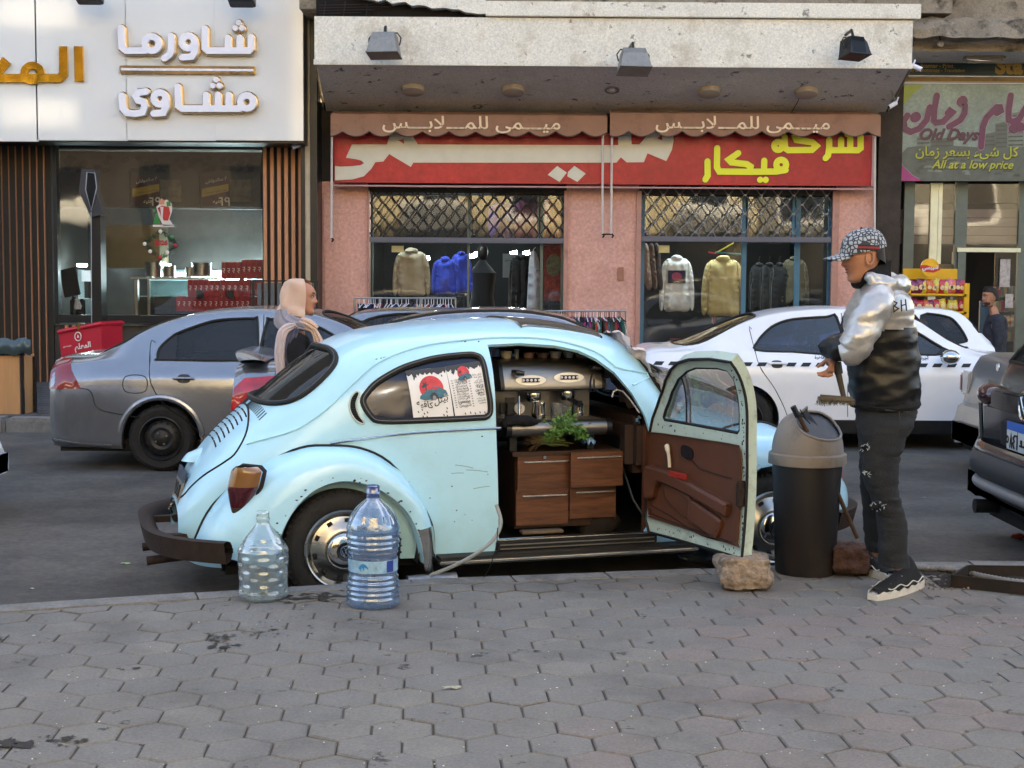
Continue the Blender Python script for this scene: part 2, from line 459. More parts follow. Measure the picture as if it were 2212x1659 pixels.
  for l in loops:
   k=len(v2);v2+=[Vector((p[0],p[1]*S))for p in l];e+=[(k+i,k+(i+1)%len(l))for i in range(len(l))]
  xs=[p[0]for p in outer];tt=[p[1]*S for p in outer];x0,x1,t0,t1=min(xs),max(xs),min(tt),max(tt)
  B=np.array([[p.x,p.y]for p in v2])
  nx=max(2,int((x1-x0)/d));nt=max(2,int((t1-t0)/d))
  ex=.18 if(x1-x0)>1.5 else 0
  I,J=np.meshgrid(np.arange(1,nx),np.arange(1,nt),indexing='ij');f=I/nx;f=f-ex*np.sin(2*np.pi*f)/(2*np.pi)*1.8
  GX=(x0+(x1-x0)*f).ravel();GT=(t0+(t1-t0)*(J+.5*(I%2))/nt).ravel();k=GT<t1-1e-9
  G=np.stack([GX[k],GT[k]/S],1)
  def ins(Q):
   m=inpoly_np(Q,outer)
   for h in holes:m&=~inpoly_np(Q,h)
   return m
  G=G[ins(G)]
  if len(G):
   G2=G*[1,S];near=np.zeros(len(G),bool)
   for i in range(0,len(G2),400):near[i:i+400]=(((G2[i:i+400,None,:]-B[None])**2).sum(2).min(1)<(d*.45)**2)
   v2+=[Vector((a,b))for a,b in G2[~near]]
  ov,_,of,*_=delaunay_2d_cdt(v2,e,[],0,1e-7)
  O_=np.array([[p.x,p.y/S]for p in ov]);F_=np.array([tuple(q)for q in of])
  keep=ins(O_[F_].mean(1));fs=[tuple(q)for q in F_[keep].tolist()]
  P=s.pts([(p.x,p.y/S)for p in ov],off)
  mb=mb or MB();mb.add(P,fs)
  if flange:
   for l in(list(holes)if flange>0 else loops):
    a=s.pts(l,off);b=s.pts(l,off-abs(flange));mb.quadstrip(a,b,closed=True)
  return mb
def dens(L,d=0.04):
 o=[]
 for i in range(len(L)):
  a=Vector(L[i]);b=Vector(L[(i+1)%len(L)]);n=max(1,int((b-a).length/d))
  o+=[a+(b-a)*k/n for k in range(n)]
 return o
def shrink(loop,g,S=1.4):
 """move a parameter loop inwards by about g metres"""
 P=[Vector((p[0],p[1]*S))for p in loop];n=len(P)
 A=sum(P[i].x*P[(i+1)%n].y-P[(i+1)%n].x*P[i].y for i in range(n));sg=1 if A>0 else-1
 out=[]
 for i in range(n):
  d=P[(i+1)%n]-P[i-1]
  if d.length<1e-9:out.append((P[i].x,P[i].y/S));continue
  d.normalize();nn=Vector((-d.y,d.x))*sg;q=P[i]+nn*g;out.append((q.x,q.y/S))
 return out
def place(mb,M):mb.v=[M@p for p in mb.v];return mb
rubber=mat('black_rubber',hx('141414'),rough=0.65,var=.2)
chrome=mat('worn_chrome',hx('c9c7c2'),rough=0.14,metal=1.0,var=.08,scale=12,dirt=hx('6b5a49'),dscale=14,damt=.4)
steel=mat('brushed_steel',hx('a9a6a0'),rough=0.3,metal=1.0,var=.08,scale=3,stretch=(1,1,30))
black=mat('black_plastic',hx('17171a'),rough=0.4,var=.15)
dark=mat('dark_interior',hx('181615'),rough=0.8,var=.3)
dulltrim=mat('dull_window_trim',hx('55565a'),rough=.45,metal=.6)
darkglass=glass('smoked_car_glass',(0.30,0.32,0.34),0.01,k=.5)
clearglass=glass('dusty_clear_glass',(0.86,0.9,0.88),0.01,k=.45,dust=.34)
leather=mat('brown_vinyl',hx('573424'),rough=0.5,var=.12,scale=8,bump=.25,bscale=150)
rust=mat('rusty_steel',hx('332823'),rough=0.75,metal=.3,var=.35,scale=14,bump=.3)
tyrem=mat('tyre_rubber',hx('1d1c1b'),rough=0.8,var=.25,scale=20,bump=.3,bscale=90,dirt=hx('3c3833'),dscale=8,damt=.5)
lou=mat('slot_shadow_black',hx('060606'),rough=.8)
# ================================================= ground
def wmat(name,col,var,scale,rough,bump,bscale,spots=None,sscale=2.0,samt=.8,spos=(.62,.70),s2=None,s2scale=14,s2pos=(.66,.72)):
 """material laid in world position, for big surfaces"""
 if name in MATS:return MATS[name]
 m=bpy.data.materials.new(name);m.use_nodes=True;nt=m.node_tree;N=nt.nodes;L=nt.links;b=N['Principled BSDF']
 g=N.new('ShaderNodeNewGeometry')
 def nz(sc,det=8,ro=.7):
  n=N.new('ShaderNodeTexNoise');n.inputs['Scale'].default_value=sc;n.inputs['Detail'].default_value=det;n.inputs['Roughness'].default_value=ro;L.new(g.outputs['Position'],n.inputs[0]);return n
 def ramp(src,a,b_,ca,cb):
  r=N.new('ShaderNodeValToRGB');r.color_ramp.elements[0].position=a;r.color_ramp.elements[1].position=b_;r.color_ramp.elements[0].color=tuple(ca)+(1,);r.color_ramp.elements[1].color=tuple(cb)+(1,);L.new(src,r.inputs[0]);return r
 a=nz(scale);r=ramp(a.outputs[0],.3,.7,[c*(1-var)for c in col],[min(1,c*(1+var))for c in col])
 fine=nz(scale*28,3,.6);rf=ramp(fine.outputs[0],.25,.75,(.78,.78,.78),(1.2,1.2,1.2))
 mu=N.new('ShaderNodeMix');mu.data_type='RGBA';mu.blend_type='MULTIPLY';mu.inputs[0].default_value=1;L.new(r.outputs[0],mu.inputs[6]);L.new(rf.outputs[0],mu.inputs[7]);out=mu.outputs[2]
 for sp,sc,am,ps in((spots,sscale,samt,spos),(s2,s2scale,.85,s2pos)):
  if not sp:continue
  n2=nz(sc,10,.72);k=ramp(n2.outputs[0],ps[0],ps[1],(0,0,0),(am,am,am));x=N.new('ShaderNodeMix');x.data_type='RGBA'
  L.new(k.outputs[0],x.inputs[0]);L.new(out,x.inputs[6]);x.inputs[7].default_value=tuple(sp)+(1,);out=x.outputs[2]
 L.new(out,b.inputs['Base Color']);b.inputs['Roughness'].default_value=rough;b.inputs['Specular IOR Level'].default_value=.3
 if bump:
  n3=nz(bscale,6,.6);bp=N.new('ShaderNodeBump');bp.inputs['Strength'].default_value=bump;bp.inputs['Distance'].default_value=.01;L.new(n3.outputs[0],bp.inputs['Height']);L.new(bp.outputs[0],b.inputs['Normal'])
 MATS[name]=m;return m
asph=wmat('asphalt',hx('625d57'),.3,.8,.8,.6,120,spots=hx('2f2f30'),sscale=.9,samt=.6,spos=(.42,.62),s2=hx('77756f'),s2scale=42,s2pos=(.60,.68))
curb=wmat('kerb_concrete',hx('7d7a76'),.2,2.5,.85,.5,60,spots=hx('3c3936'),sscale=3,samt=.7,spos=(.5,.7))
sand=wmat('joint_sand',hx('574f47'),.25,6,.95,.7,150,spots=hx('2e2b28'),sscale=3,samt=.6,spos=(.5,.7))
tilem=[wmat('paver_%s'%n,hx(c),.12,3.0,.82,.45,140,spots=hx('232221'),sscale=5.5,samt=.8,spos=(.62,.65),s2=hx('4e4c4a'),s2scale=1.1,s2pos=(.5,.75))for n,c in(('grey','75716b'),('pale','7a766f'),('blue_grey','74716c'),('warm_grey','77706a'),('reddish','7b716b'))]
tag(part('road',MB().add([(-70,-70,-.14),(70,-70,-.14),(70,90,-.14),(-70,90,-.14)],[(0,1,2,3)]),asph),kind='structure')
KE=[gnd(u,v)for u,v in((-700,1352),(0,1309),(510,1275),(865,1253),(1327,1236),(1600,1226),(1790,1216),(1975,1212),(2212,1214),(2900,1222))]
KW=.15
def kerb_y(x):
 for a,b in zip(KE,KE[1:]):
  if a.x<=x<=b.x:return a.y+(b.y-a.y)*(x-a.x)/(b.x-a.x)
 return KE[0].y if x<KE[0].x else KE[-1].y
pav=thing('near_pavement',None,None,(0,4,0));pav['kind']='structure'
xs_=[-9+.5*i for i in range(37)]
base=MB().add([(x,kerb_y(x)-KW-.004,-.0075)for x in xs_]+[(x,-9.5,-.0075)for x in xs_],[(i,i+37,i+38,i+1)for i in range(36)])
part('sand_bed',base,sand,pav)
x=-4.6;rnd=random.Random(11)
while x<5.0:
 w=rnd.uniform(.48,.55)if x>-1.2 else 1.02
 a=Vector((x,kerb_y(x),0));b=Vector((x+w,kerb_y(x+w),0));d=(b-a).normalized();n=Vector((d.y,-d.x,0));g=.006
 zt=.004+rnd.uniform(-.003,.004);a=a+d*g;b=b-d*g;bv=.012
 top=[a+n*bv,b+n*bv,b+n*KW,a+n*KW];low=[a,b,b+n*(KW+.001),a+n*(KW+.001)]
 mb=MB().add([p+Vector((0,0,zt))for p in top]+[p+Vector((0,0,zt-bv))for p in low]+[p+Vector((0,0,-.2))for p in low],[(0,1,2,3)[::-1]]+[(i,(i+1)%4,(i+1)%4+4,i+4)for i in range(4)]+[(i+4,(i+1)%4+4,(i+1)%4+8,i+8)for i in range(4)])
 part('kerb_stone',mb,curb,pav,smooth=False);x+=w
HW=.2125;HY=R(3.65);HO=Vector((-.674,4.56,0));hd=Vector((math.cos(HY),math.sin(HY),0));hn=Vector((-math.sin(HY),math.cos(HY),0))
PIT=[gnd(2120,1240),gnd(2700,1262),gnd(2700,1340),gnd(2300,1300),gnd(2060,1262)]
def hexpts(r):return[hd*(r*math.cos(R(90+60*k)))+hn*(r*math.sin(R(90+60*k)))for k in range(6)]
Rt=HW/math.sqrt(3)-.0026
def hexmesh(name,m,seed):
 rr=random.Random(seed);t=hexpts(Rt-.006);s_=hexpts(Rt)
 v=[tuple(p+Vector((0,0,rr.uniform(-.0008,.0008))))for p in t]+[tuple(p*rr.uniform(.985,1.0)+Vector((0,0,-.005)))for p in s_]+[tuple(p+Vector((0,0,-.04)))for p in s_]
 f=[tuple(range(6))]+[(i+6,(i+1)%6+6,(i+1)%6,i)for i in range(6)]+[(i+12,(i+1)%6+12,(i+1)%6+6,i+6)for i in range(6)]
 me=bpy.data.meshes.new(name);me.from_pydata(v,[],f);me.materials.append(m);return me
HM=[hexmesh('paver',tilem[i%5],i)for i in range(15)]
spots=[]
for j in range(-14,30):
 for i in range(-40,40):
  c=HO+hd*HW*(i+(j%2)*.5)+hn*HW*.8660254*j
  ky=kerb_y(c.x)-KW-.006
  if c.y>ky+.12 or c.y<2.3 or abs(c.x)>.42*c.y+1.0:continue
  if inpoly(c,PIT):continue
  spots.append((c,ky))
spots.sort(key=lambda s:-(1.0/s[0].y)if(abs(s[0].x)<.372*s[0].y and s[0].y>4.35)else 1)
rest=MB();cnt=0;rnd=random.Random(3)
for c,ky in spots:
 whole=c.y+.125<min(kerb_y(c.x-.1),kerb_y(c.x+.1))-KW-.006
 pn=noise.noise(Vector((c.x*.9,c.y*1.2,3)))
 k=rnd.choice([0,1,2,0,2])if c.x<.2+pn else rnd.choice([3,4,4,0,3,2])if(pn>-.12 and c.y<6.6)else rnd.choice([0,2,3])
 vis=abs(c.x)<.372*c.y and c.y>4.35
 dz=rnd.gauss(0,.0016);tx,ty=rnd.gauss(0,.35),rnd.gauss(0,.35)
 Mt=Matrix.Translation(c+Vector((0,0,dz)))@Matrix.Rotation(R(tx),4,'X')@Matrix.Rotation(R(ty),4,'Y')@Matrix.Rotation(rnd.uniform(-.012,.012),4,'Z')
 if whole and vis and cnt<290:
  o=bpy.data.objects.new('paver',HM[k+5*rnd.randrange(3)]);COL.objects.link(o);o.parent=pav
  o.matrix_local=Matrix.Translation((0,-4,0))@Mt;cnt+=1
 else:
  poly=[Mt@p for p in hexpts(Rt-.003)]
  a=Vector((c.x-.15,kerb_y(c.x-.15)-KW-.006,0));b=Vector((c.x+.15,kerb_y(c.x+.15)-KW-.006,0));d=(b-a)
  out=[]
  for q in range(len(poly)):
   p1,p2=poly[q],poly[(q+1)%len(poly)]
   s1=d.x*(p1.y-a.y)-d.y*(p1.x-a.x);s2=d.x*(p2.y-a.y)-d.y*(p2.x-a.x)
   if s1<=0:out.append(p1)
   if(s1<=0)!=(s2<=0):out.append(p1+(p2-p1)*(s1/(s1-s2)))
  if len(out)<3:continue
  n=len(out);q=len(rest.v);rest.v+=out+[p+Vector((0,0,-.03))for p in out]
  rest.f.append(tuple(q+i for i in range(n)));rest.f+=[(q+i+n,q+(i+1)%n+n,q+(i+1)%n,q+i)for i in range(n)]
part('pavers_beyond',rest,tilem[0],pav,smooth=False,kind='stuff')
fp=thing('far_pavement',None,None,(0,16,0));fp['kind']='structure'
farp=wmat('dark_paving_blocks',hx('5a5654'),.25,2,.85,.5,60,spots=hx('333130'),sscale=1.4,samt=.6,spos=(.45,.7))
EDG=[(-45,15.3),(-3.7,15.3),(-3.7,16.3),(2.3,16.3),(2.3,18.4),(45,18.4)]
for(xa,ya),(xb,_y)in((EDG[0],EDG[1]),(EDG[2],EDG[3]),(EDG[4],EDG[5])):
 part('paving',MB().add([(xa,ya,0),(xb,ya,0),(xb,32,0),(xa,32,0)],[(0,1,2,3)]),farp,fp)
for i in range(-12,12):
 x0=i*.9;yk=15.02 if x0+.45<-3.7 else 16.02 if x0+.45<2.3 else 18.12
 part('kerb_stone',MB().box((x0+.008,yk+.01*(i%3),-.2),(x0+.892,yk+.28,.01+.004*(i%2)),.03),curb,fp)
jt=MB();rnd=random.Random(5)
for r in range(14):
 y=15.4+r*.3
 jt.box((-7,y,.0),(-4.2,y+.012,.002))
 for c in range(14):jt.box((-7+c*.2+(r%2)*.1,y,.0),(-6.988+c*.2+(r%2)*.1,y+.3,.002))
part('paving_joints',jt,mat('joint_black',hx('2b2827'),rough=.9),fp,kind='stuff')
lit=[((67,1272),'d8d4cc','white paper scrap at the far left of the road near the kerb'),((636,1261),'d8d4cc','white paper scrap by the clear bottle'),((1997,1075),'e0e0e0','bright white scrap on the road, right of the man\'s knee'),((2085,1098),'dddddd','white scrap on the road towards the off-roader'),((2044,1155),'9a9a94','grey flattened scrap on the road near the corrugated hose'),((415,1140),'c9c6c0','pale crumpled scrap beside the rear bumper'),((1960,1098),'a8a8a4','dull grey scrap close behind the man\'s knee'),((2130,1118),'cfcfcc','pale scrap below the off-roader\'s bumper corner')]
for i,((u,v),c,lab_)in enumerate(lit):
 p=gnd(u,v,-.139);s=.018
 solo('litter_scrap',lab_,'litter',MB().add([p+Vector((-s,0,.002)),p+Vector((0,-s*.5,.006)),p+Vector((s,0,.001)),p+Vector((s*.3,s*.6,.004))],[(0,1,2,3)]),mat('paper_'+c,hx(c),rough=.8),group='paper scraps on the asphalt',smooth=False)
spl=MB();rnd=random.Random(31)
def blot(c,r_,n=13):
 ring=[]
 for k in range(n):
  a=2*math.pi*k/n;q=r_*rnd.uniform(.35,1.25)*(1.8 if k%3==0 and rnd.random()<.5 else 1);ring.append(c+Vector((q*math.cos(a),q*math.sin(a)*.9,0)))
 spl.add(ring+[c],[(k,(k+1)%n,n)for k in range(n)])
for u,v,n_,su,sv,r_ in((650,1289,60,55,5,.016),(705,1290,34,26,4,.014),(478,1385,40,16,9,.014),(575,1368,14,50,8,.008),(20,1607,26,22,6,.017),(130,1598,22,30,6,.012),(630,1340,26,60,12,.006),(270,1444,8,14,2,.008),(1130,1405,8,14,2,.006),(1820,1487,6,14,3,.007),(0,1375,10,14,6,.010),(1500,1500,10,300,60,.003),(600,1500,10,300,80,.003),(1300,1340,12,200,30,.004)):
 for k in range(n_):q=gnd(u+rnd.gauss(0,su),min(1655,max(1262,v+rnd.gauss(0,sv))),.0042+.00002*k);blot(q,r_*abs(rnd.gauss(.7,.5))+.001)
part('dark_splashes',spl,mat('spilt_coffee',hx('26221f'),rough=.6,var=.2),pav,kind='stuff',smooth=False)
spk=MB()
for k in range(150):
 q=gnd(rnd.uniform(0,2212),1290+365*rnd.random()**.7,.003);r_=rnd.uniform(.0012,.0045);spk.ico(q,(r_,r_,r_*.5),0,.3,k)
part('pale_crumbs',spk,mat('pale_crumb',hx('c9c4b8'),rough=.8),pav,kind='stuff',smooth=False)
def leafm(u,v,z,s,m,nm,lab,rz=0):
 p=gnd(u,v,z);mb=MB();n=10
 L=[p+Matrix.Rotation(rz,3,'Z')@Vector((s*math.cos(2*math.pi*k/n),s*.42*math.sin(2*math.pi*k/n)*(1+.2*math.cos(4*math.pi*k/n)),.006+.004*math.sin(k*2.1)))for k in range(n)]
 mb.add(L+[p+Vector((0,0,.012))],[(k,(k+1)%n,n)for k in range(n)])
 solo(nm,lab,'leaf' if 'leaf' in nm else 'litter',mb,m,smooth=False)
leafm(271,1219,-.14,.03,mat('fresh_leaf',hx('8fae7a'),rough=.5),'fallen_leaf','small green leaf lying on the asphalt behind the blue car')
leafm(978,1488,.003,.035,mat('dry_leaf',hx('9c9884'),rough=.7),'fallen_leaf','dry pale leaf lying on the hexagonal pavers',.2)
solo('crushed_red_packet','crushed red paper packet on the asphalt below the dark off-roader','litter',MB().ico(gnd(2203,1158,-.12),(.06,.03,.02),1,.6),mat('red_paper',hx('a8402c'),rough=.5),smooth=False)
# ================================================= shop row
YS=20.5
cream=wmat('cream_flaked_render',hx('e2dacb'),.1,1.5,.85,.5,40,spots=hx('4a3d31'),sscale=6.0,samt=.75,spos=(.60,.66),s2=hx('a8957c'),s2scale=1.6,s2pos=(.52,.75))
soff=wmat('grey_soffit_paint',hx('d8d5d3'),.08,1.2,.8,.3,40,spots=hx('2a2626'),sscale=5.0,samt=.85,spos=(.60,.64),s2=hx('bab7b5'),s2scale=.8,s2pos=(.5,.7))
pink=wmat('pink_render',hx('d3a294'),.07,.8,.85,.3,50,spots=hx('a06c58'),sscale=1.3,samt=.5,spos=(.5,.75),s2=hx('6e4a3e'),s2scale=7,s2pos=(.70,.76))
stone=wmat('broken_concrete',hx('8a7d6c'),.3,1.6,.95,1.0,14,spots=hx('2f2620'),sscale=2.6,samt=.9,spos=(.52,.66))
woodb=mat('brown_wood_slat',hx('c08560'),rough=.5,var=.15,scale=3,stretch=(1,1,.2))
blackm=mat('black_painted_metal',hx('18181a'),rough=.35,var=.15)
whitep=mat('white_gloss_panel',hx('e2e0dc'),rough=.06,var=.015,scale=.7,coat=.6)
gold=mat('mirror_gold',hx('d8a63a'),rough=.06,metal=1.0,var=.05)
goldp=mat('pale_gold_chrome',hx('cdb68c'),rough=.08,metal=1.0,var=.1,scale=20)
whitel=mat('white_acrylic',hx('e9e6ee'),rough=.25,var=.02)
glassw=glass('shop_window_glass',(0.94,0.95,0.94),0.02,dust=.025)
X=lambda u,Y,v=600:at(u,v,Y).x
Z=lambda v,Y,u=1106:at(u,v,Y).z
def slab(u0,v0,u1,v1,Y,d=.05,bev=0):
 a=at(u0,v0,Y);b=at(u1,v1,Y);return MB().box((a.x,Y,a.z),(b.x,Y+d,b.z),bev)
ORDS='leftmost second third fourth fifth sixth seventh eighth ninth tenth eleventh twelfth thirteenth fourteenth fifteenth sixteenth'.split()
def ordw(k):return ORDS[k]
def number(made,many,one):
 cnt={}
 for x_,c,o in sorted(made,key=lambda q:q[0]):
  n=sum(1 for q in made if q[1]==c)
  if n==1:o['label']=one%c
  else:k=cnt.get(c,0);cnt[c]=k+1;o['label']=many%(ORDS[k]+' '+c)
rest_b=thing('restaurant_building','restaurant front with glossy white panels above brown upright slats','building',(-6,20.3,0))
YL=19.5
pj=[-700,-350,78,272,464,655]
for a,b in zip(pj,pj[1:]):
 for za,zb in((303,-40),(-44,-420)):
  part('cladding_panel',slab(a+1,za,b-1,zb,YL,.04,.004),whitep,rest_b)
part('fascia_backing',slab(-700,300,654,-420,YL+.05,.75),blackm,rest_b)
part('soffit_panel',MB().box((X(-700,YL),YL+.02,Z(304,YL)),(X(652,YL),20.6,Z(304,YL)+.03)),blackm,rest_b)
part('upper_storeys',MB().box((-40,20.3,Z(300,YL)),(X(676,20.3),31,19)),stone,rest_b)
for u0,u1,m in((655,664,blackm),(664,675,mat('beige_trim',hx('b5a68c'),rough=.5)),(675,690,blackm)):
 part('corner_trim',MB().box((X(u0,20.1),19.9+(.02 if m is not blackm else.0),.05),(X(u1,20.1),20.4,8)),m,rest_b)
def slatrow(u0,u1,vt,vb,step=15.2,wd=10.4,Y=20.2,m=woodb):
 u=u0
 while u+wd<=u1:
  a=at(u,vt,Y);b=at(u+wd,vb,Y)
  part('slat',MB().box((a.x,Y,b.z),(b.x,Y+.05,a.z)),m,rest_b,smooth=False);u+=step
slatrow(-60,112,305,828);slatrow(568,655,305,828);slatrow(140,260,702,828,15.2,8)
for u0,u1 in((-700,118),(566,656)):part('slat_backing',slab(u0,303,u1,830,20.26,.1),mat('dark_slat_backing',hx('2a2723'),rough=.7),rest_b)
part('plinth',slab(-700,826,656,838,20.12,.2),blackm,rest_b)
part('stone_dado',slab(118,702,566,828,20.3,.1),wmat('dark_stone_dado',hx('45403c'),.3,3,.6,.5,20,spots=hx('1c1a19'),sscale=5,samt=.7,spos=(.5,.65)),rest_b)
win=part('shop_window',slab(112,310,127,700,20.2,.12).add(*(lambda q:(q.v,q.f))(slab(127,680,566,700,20.15,.2))).add(*(lambda q:(q.v,q.f))(slab(127,303,566,324,20.2,.12))),blackm,rest_b)
part('pane',slab(127,324,566,680,20.27,.012),glassw,win)
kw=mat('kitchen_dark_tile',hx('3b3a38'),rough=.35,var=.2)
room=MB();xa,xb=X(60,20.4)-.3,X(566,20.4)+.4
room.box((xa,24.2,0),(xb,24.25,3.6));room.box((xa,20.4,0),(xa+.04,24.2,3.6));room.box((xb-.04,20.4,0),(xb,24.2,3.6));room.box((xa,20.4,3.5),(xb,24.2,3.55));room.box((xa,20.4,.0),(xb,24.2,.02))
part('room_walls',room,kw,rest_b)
part('menu_bulkhead',slab(127,326,566,452,21.6,.1),mat('bulkhead_brown',hx('4a433a'),rough=.5,var=.15),rest_b)
hx_t=MB();rnd=random.Random(2)
for k in range(70):
 u,v=rnd.uniform(135,560),rnd.uniform(340,372);c=at(u,v,21.58);r=.055
 hx_t.add([c+Vector((r*math.cos(R(60*i)),0,r*.8*math.sin(R(60*i))))for i in range(6)],[(0,1,2,3,4,5)])
part('hexagon_print',hx_t,mat('hexagon_dark',hx('2b2823'),rough=.5),rest_b,kind='stuff')
part('ceiling_hood',slab(205,485,345,580,22.6,.6),mat('dull_steel_hood',hx('8d8268'),rough=.35,metal=.9,var=.15,scale=1.5),rest_b)
part('kitchen_bright_wall',slab(318,582,566,690,24.0,.05),mat('pale_kitchen_tile',hx('9fb4b8'),rough=.4,var=.1),rest_b)  # plain pale blue-grey wall tile
part('kitchen_bright_wall',slab(120,582,182,700,23.6,.05),mat('pale_kitchen_tile',hx('9fb4b8')),rest_b)
ctr=thing('service_counter','glass and steel service counter behind the restaurant window','counter',at(400,690,22.4))
part('counter_top',slab(282,598,470,604,22.0,.5),steel,ctr);part('counter_frame',slab(290,604,298,682,22.0,.1).add(*(lambda q:(q.v,q.f))(slab(318,604,324,682,22.0,.1))),steel,ctr)
part('glass_front',slab(324,606,470,682,22.02,.01),glass('counter_glass',(.5,.6,.6),.15),ctr)
part('counter_base',slab(290,640,470,700,22.2,.4),mat('counter_dark_green',hx('2f3534'),rough=.5),ctr)  # dark green-grey base of the counter
lampe=mat('lit_tube',hx('d8f4ff'),emit=26.0)
lts=[]
for i,(u,v,w)in enumerate(((353,615-0,27),(495,614,27),(635,614,18),(326,643,18),(391,643,25),(423,647,22),(451,649,24),(524,643,22),(497,655,20),(519,657,20),(461,657,20),(482,667,12),(175,615,18))):
 if u>560:u=556
 v=572+(v-614)*.72
 lts.append((u,'lit tube light',solo('ceiling_light','lit','ceiling light',slab(u-w/2,v-3,u+w/2,v+3,22.9+.05*(i%3),.12,.01),lampe,group='lit tube lights over the restaurant kitchen')))
number(lts,'%s from the left over the restaurant kitchen','%s')
for k,(u,w,h)in enumerate(((332,18,34),(436,22,32),(410,10,22),(366,14,26))):
 c=at(u,598,22.2);solo('cooking_pot',('large dented steel pot at the left end of the counter','wide copper-toned pot near the right of the counter','small steel pot beside the copper-toned pot','clear food container in the middle of the counter')[k],'pot',MB().lathe([(.0,0),(w*.0068,0),(w*.0070,h*.0066),(w*.0074,h*.0068),(w*.006,h*.0068),(w*.006,.02)],18,Matrix.Translation(c)),steel)
for k,(u0,u1)in enumerate(((128,280),(284,430),(434,562))):
 bd=thing('menu_board',('blank left menu board above the counter','middle menu board with a yellow banner and price','right menu board with a yellow banner and price')[k],'menu board',at((u0+u1)/2,450,21.5))
 part('panel',slab(u0,372,u1,448,21.5,.04),mat('menu_dark_brown',hx('3f3832'),rough=.3,var=.1),bd)
 if k:
  part('red_field',slab(u0+2,380,u0+60,446,21.494,.004),mat('menu_maroon',hx('4a2420'),rough=.4),bd)
  a,b,c,d=(at(u,v,21.49)for u,v in((u0+2,408),(u0+60,397),(u0+60,413),(u0+2,426)))
  part('yellow_banner',MB().add([a,b,c,d],[(0,1,2,3)]),mat('menu_yellow',hx('b39a3a'),rough=.4),bd)
  tw=mat('menu_white',hx('d5d0c6'),rough=.5)
  for txt,u,v,w,ar in(('٢ ساندوتش',u0+10,398,46,1),('جنيه',u0+26,442,20,1)):
   part('lettering',text_mb(txt,at(u,v,21.485),(1,0,.16),(0,0,1),width=w*21.5/FPX,ar=ar,bold=.02),tw,bd)
  part('lettering',strokes(MB(),[[(-.0,.3),(.12,.3),(.12,0)],[(.42,.16),(.28,.16),(.24,.24),(.30,.32),(.40,.30),(.42,0)]],.06,at(u0+40,443,21.48),(1,0,0),(0,0,1),sc=.35,depth=.002),tw,bd,label='large price figures')
  part('lettering',text_mb('بيتزا سجق - سوسيس',at(u0+8,420,21.482),(1,0,.16),(0,0,1),width=48*21.5/FPX,ar=True,bold=.01),mat('menu_ink',hx('2a2018'),rough=.5),bd)
  part('food_picture',slab(u0+62,388,u0+108,436,21.49,.004),mat('food_print',hx('6b6152'),rough=.4,var=.6,scale=9),bd)
redbox=mat('red_card_box',hx('b3202c'),rough=.45,var=.06);redl=mat('box_white_print',hx('e8d0cc'),rough=.5)
proto=None
rows=[(380,541,640,668+4,14,'bottom row'),(405,475,604,640,6,'left raised block'),(476,540,604,640,5,'middle row'),(478,520,566,603,4,'top row of the tall stack'),(521,566,561,602,4,'topmost row at the right'),(541,566,604,640,2,'middle row, right end'),(541,566,641,672,2,'bottom row, right end')]
for(u0,u1,v0,v1,n,lab)in rows:
 for k in range(n):
  w=(u1-u0)/n;Yb=20.85
  a=at(u0+k*w+.6,v1,Yb+.01*(k%2));b=at(u0+(k+1)*w-.6,v0+.4,Yb)
  t=thing('red_carton','small red carton with white print, in the '+lab+', restaurant window','carton',(a.x,a.y,a.z),0,'red cartons stacked behind the restaurant window')
  t['label']=ordw(k)+' red carton from the left, '+lab+', behind the restaurant window'
  part('carton_body',MB().box(a,(b.x,a.y+.22,b.z),.006),redbox,t)
  cx=(a.x+b.x)/2;zc=(a.z+b.z)/2
  part('lettering',strokes(MB(),[[(-.2,.5),(.2,.5),(.2,0),(-.2,-.1)],[(0,-.3),(.1,-.5)]],.18,(cx,a.y-.001,zc+.0),(1,0,0),(0,0,1),sc=.06,depth=.001),redl,t)
for k,u in enumerate((498,431)):
 solo('black_card_holder',('black square card in front of the right cartons','black square card in front of the left cartons')[k],'card',slab(u-7,627,u+7,645,20.7,.02),blackm)
solo('wall_speaker','small black speaker hanging among the kitchen lights','speaker',slab(516,618-28,526,640-28,22.5,.1,.01),blackm)
mon=thing('till_monitor','black till monitor at the left end of the restaurant window','monitor',at(155,690,21.3))
part('screen',place(MB().box((-.02,-.2,0),(.02,.2,.42),.01),Matrix.Translation(at(157,640,21.3)+Vector((0,0,0)))@Matrix.Rotation(R(-10),4,'Y')@Matrix.Rotation(R(50),4,'Z')),blackm,mon)
part('stand',MB().tube([at(160,690,21.3),at(160,640,21.3)],.03,8),blackm,mon);part('till_base',slab(150,645,184,690,21.4,.4,.02),blackm,mon)
solo('wall_notice','white paper notice on the pale kitchen wall','notice',slab(176,578+6,196,608,23.55,.004),whitel)
solo('small_jug','small white jug behind the left window pane','jug',MB().lathe([(.0,0),(.05,0),(.055,.05),(.03,.12),(.04,.15),(.035,.15),(.025,.12)],16,Matrix.Translation(at(168,668,20.7))),whitel)
def cs(l,ox=0.0):return[[(q if isinstance(q,(int,float))else(at(ox+q[0]*.32,q[1]*.32,YLt).x,at(ox+q[0]*.32,q[1]*.32,YLt).z))for q in s]for s in l]
YLt=YL-.05
def circ(cx,cy,r,n=16,ry=None):return[(cx+r*math.cos(2*math.pi*k/n),cy+(ry or r)*math.sin(2*math.pi*k/n))for k in range(n+1)]
sgn=thing('restaurant_sign','raised white and gold Arabic lettering on the white panels','sign',at(400,250,YL))
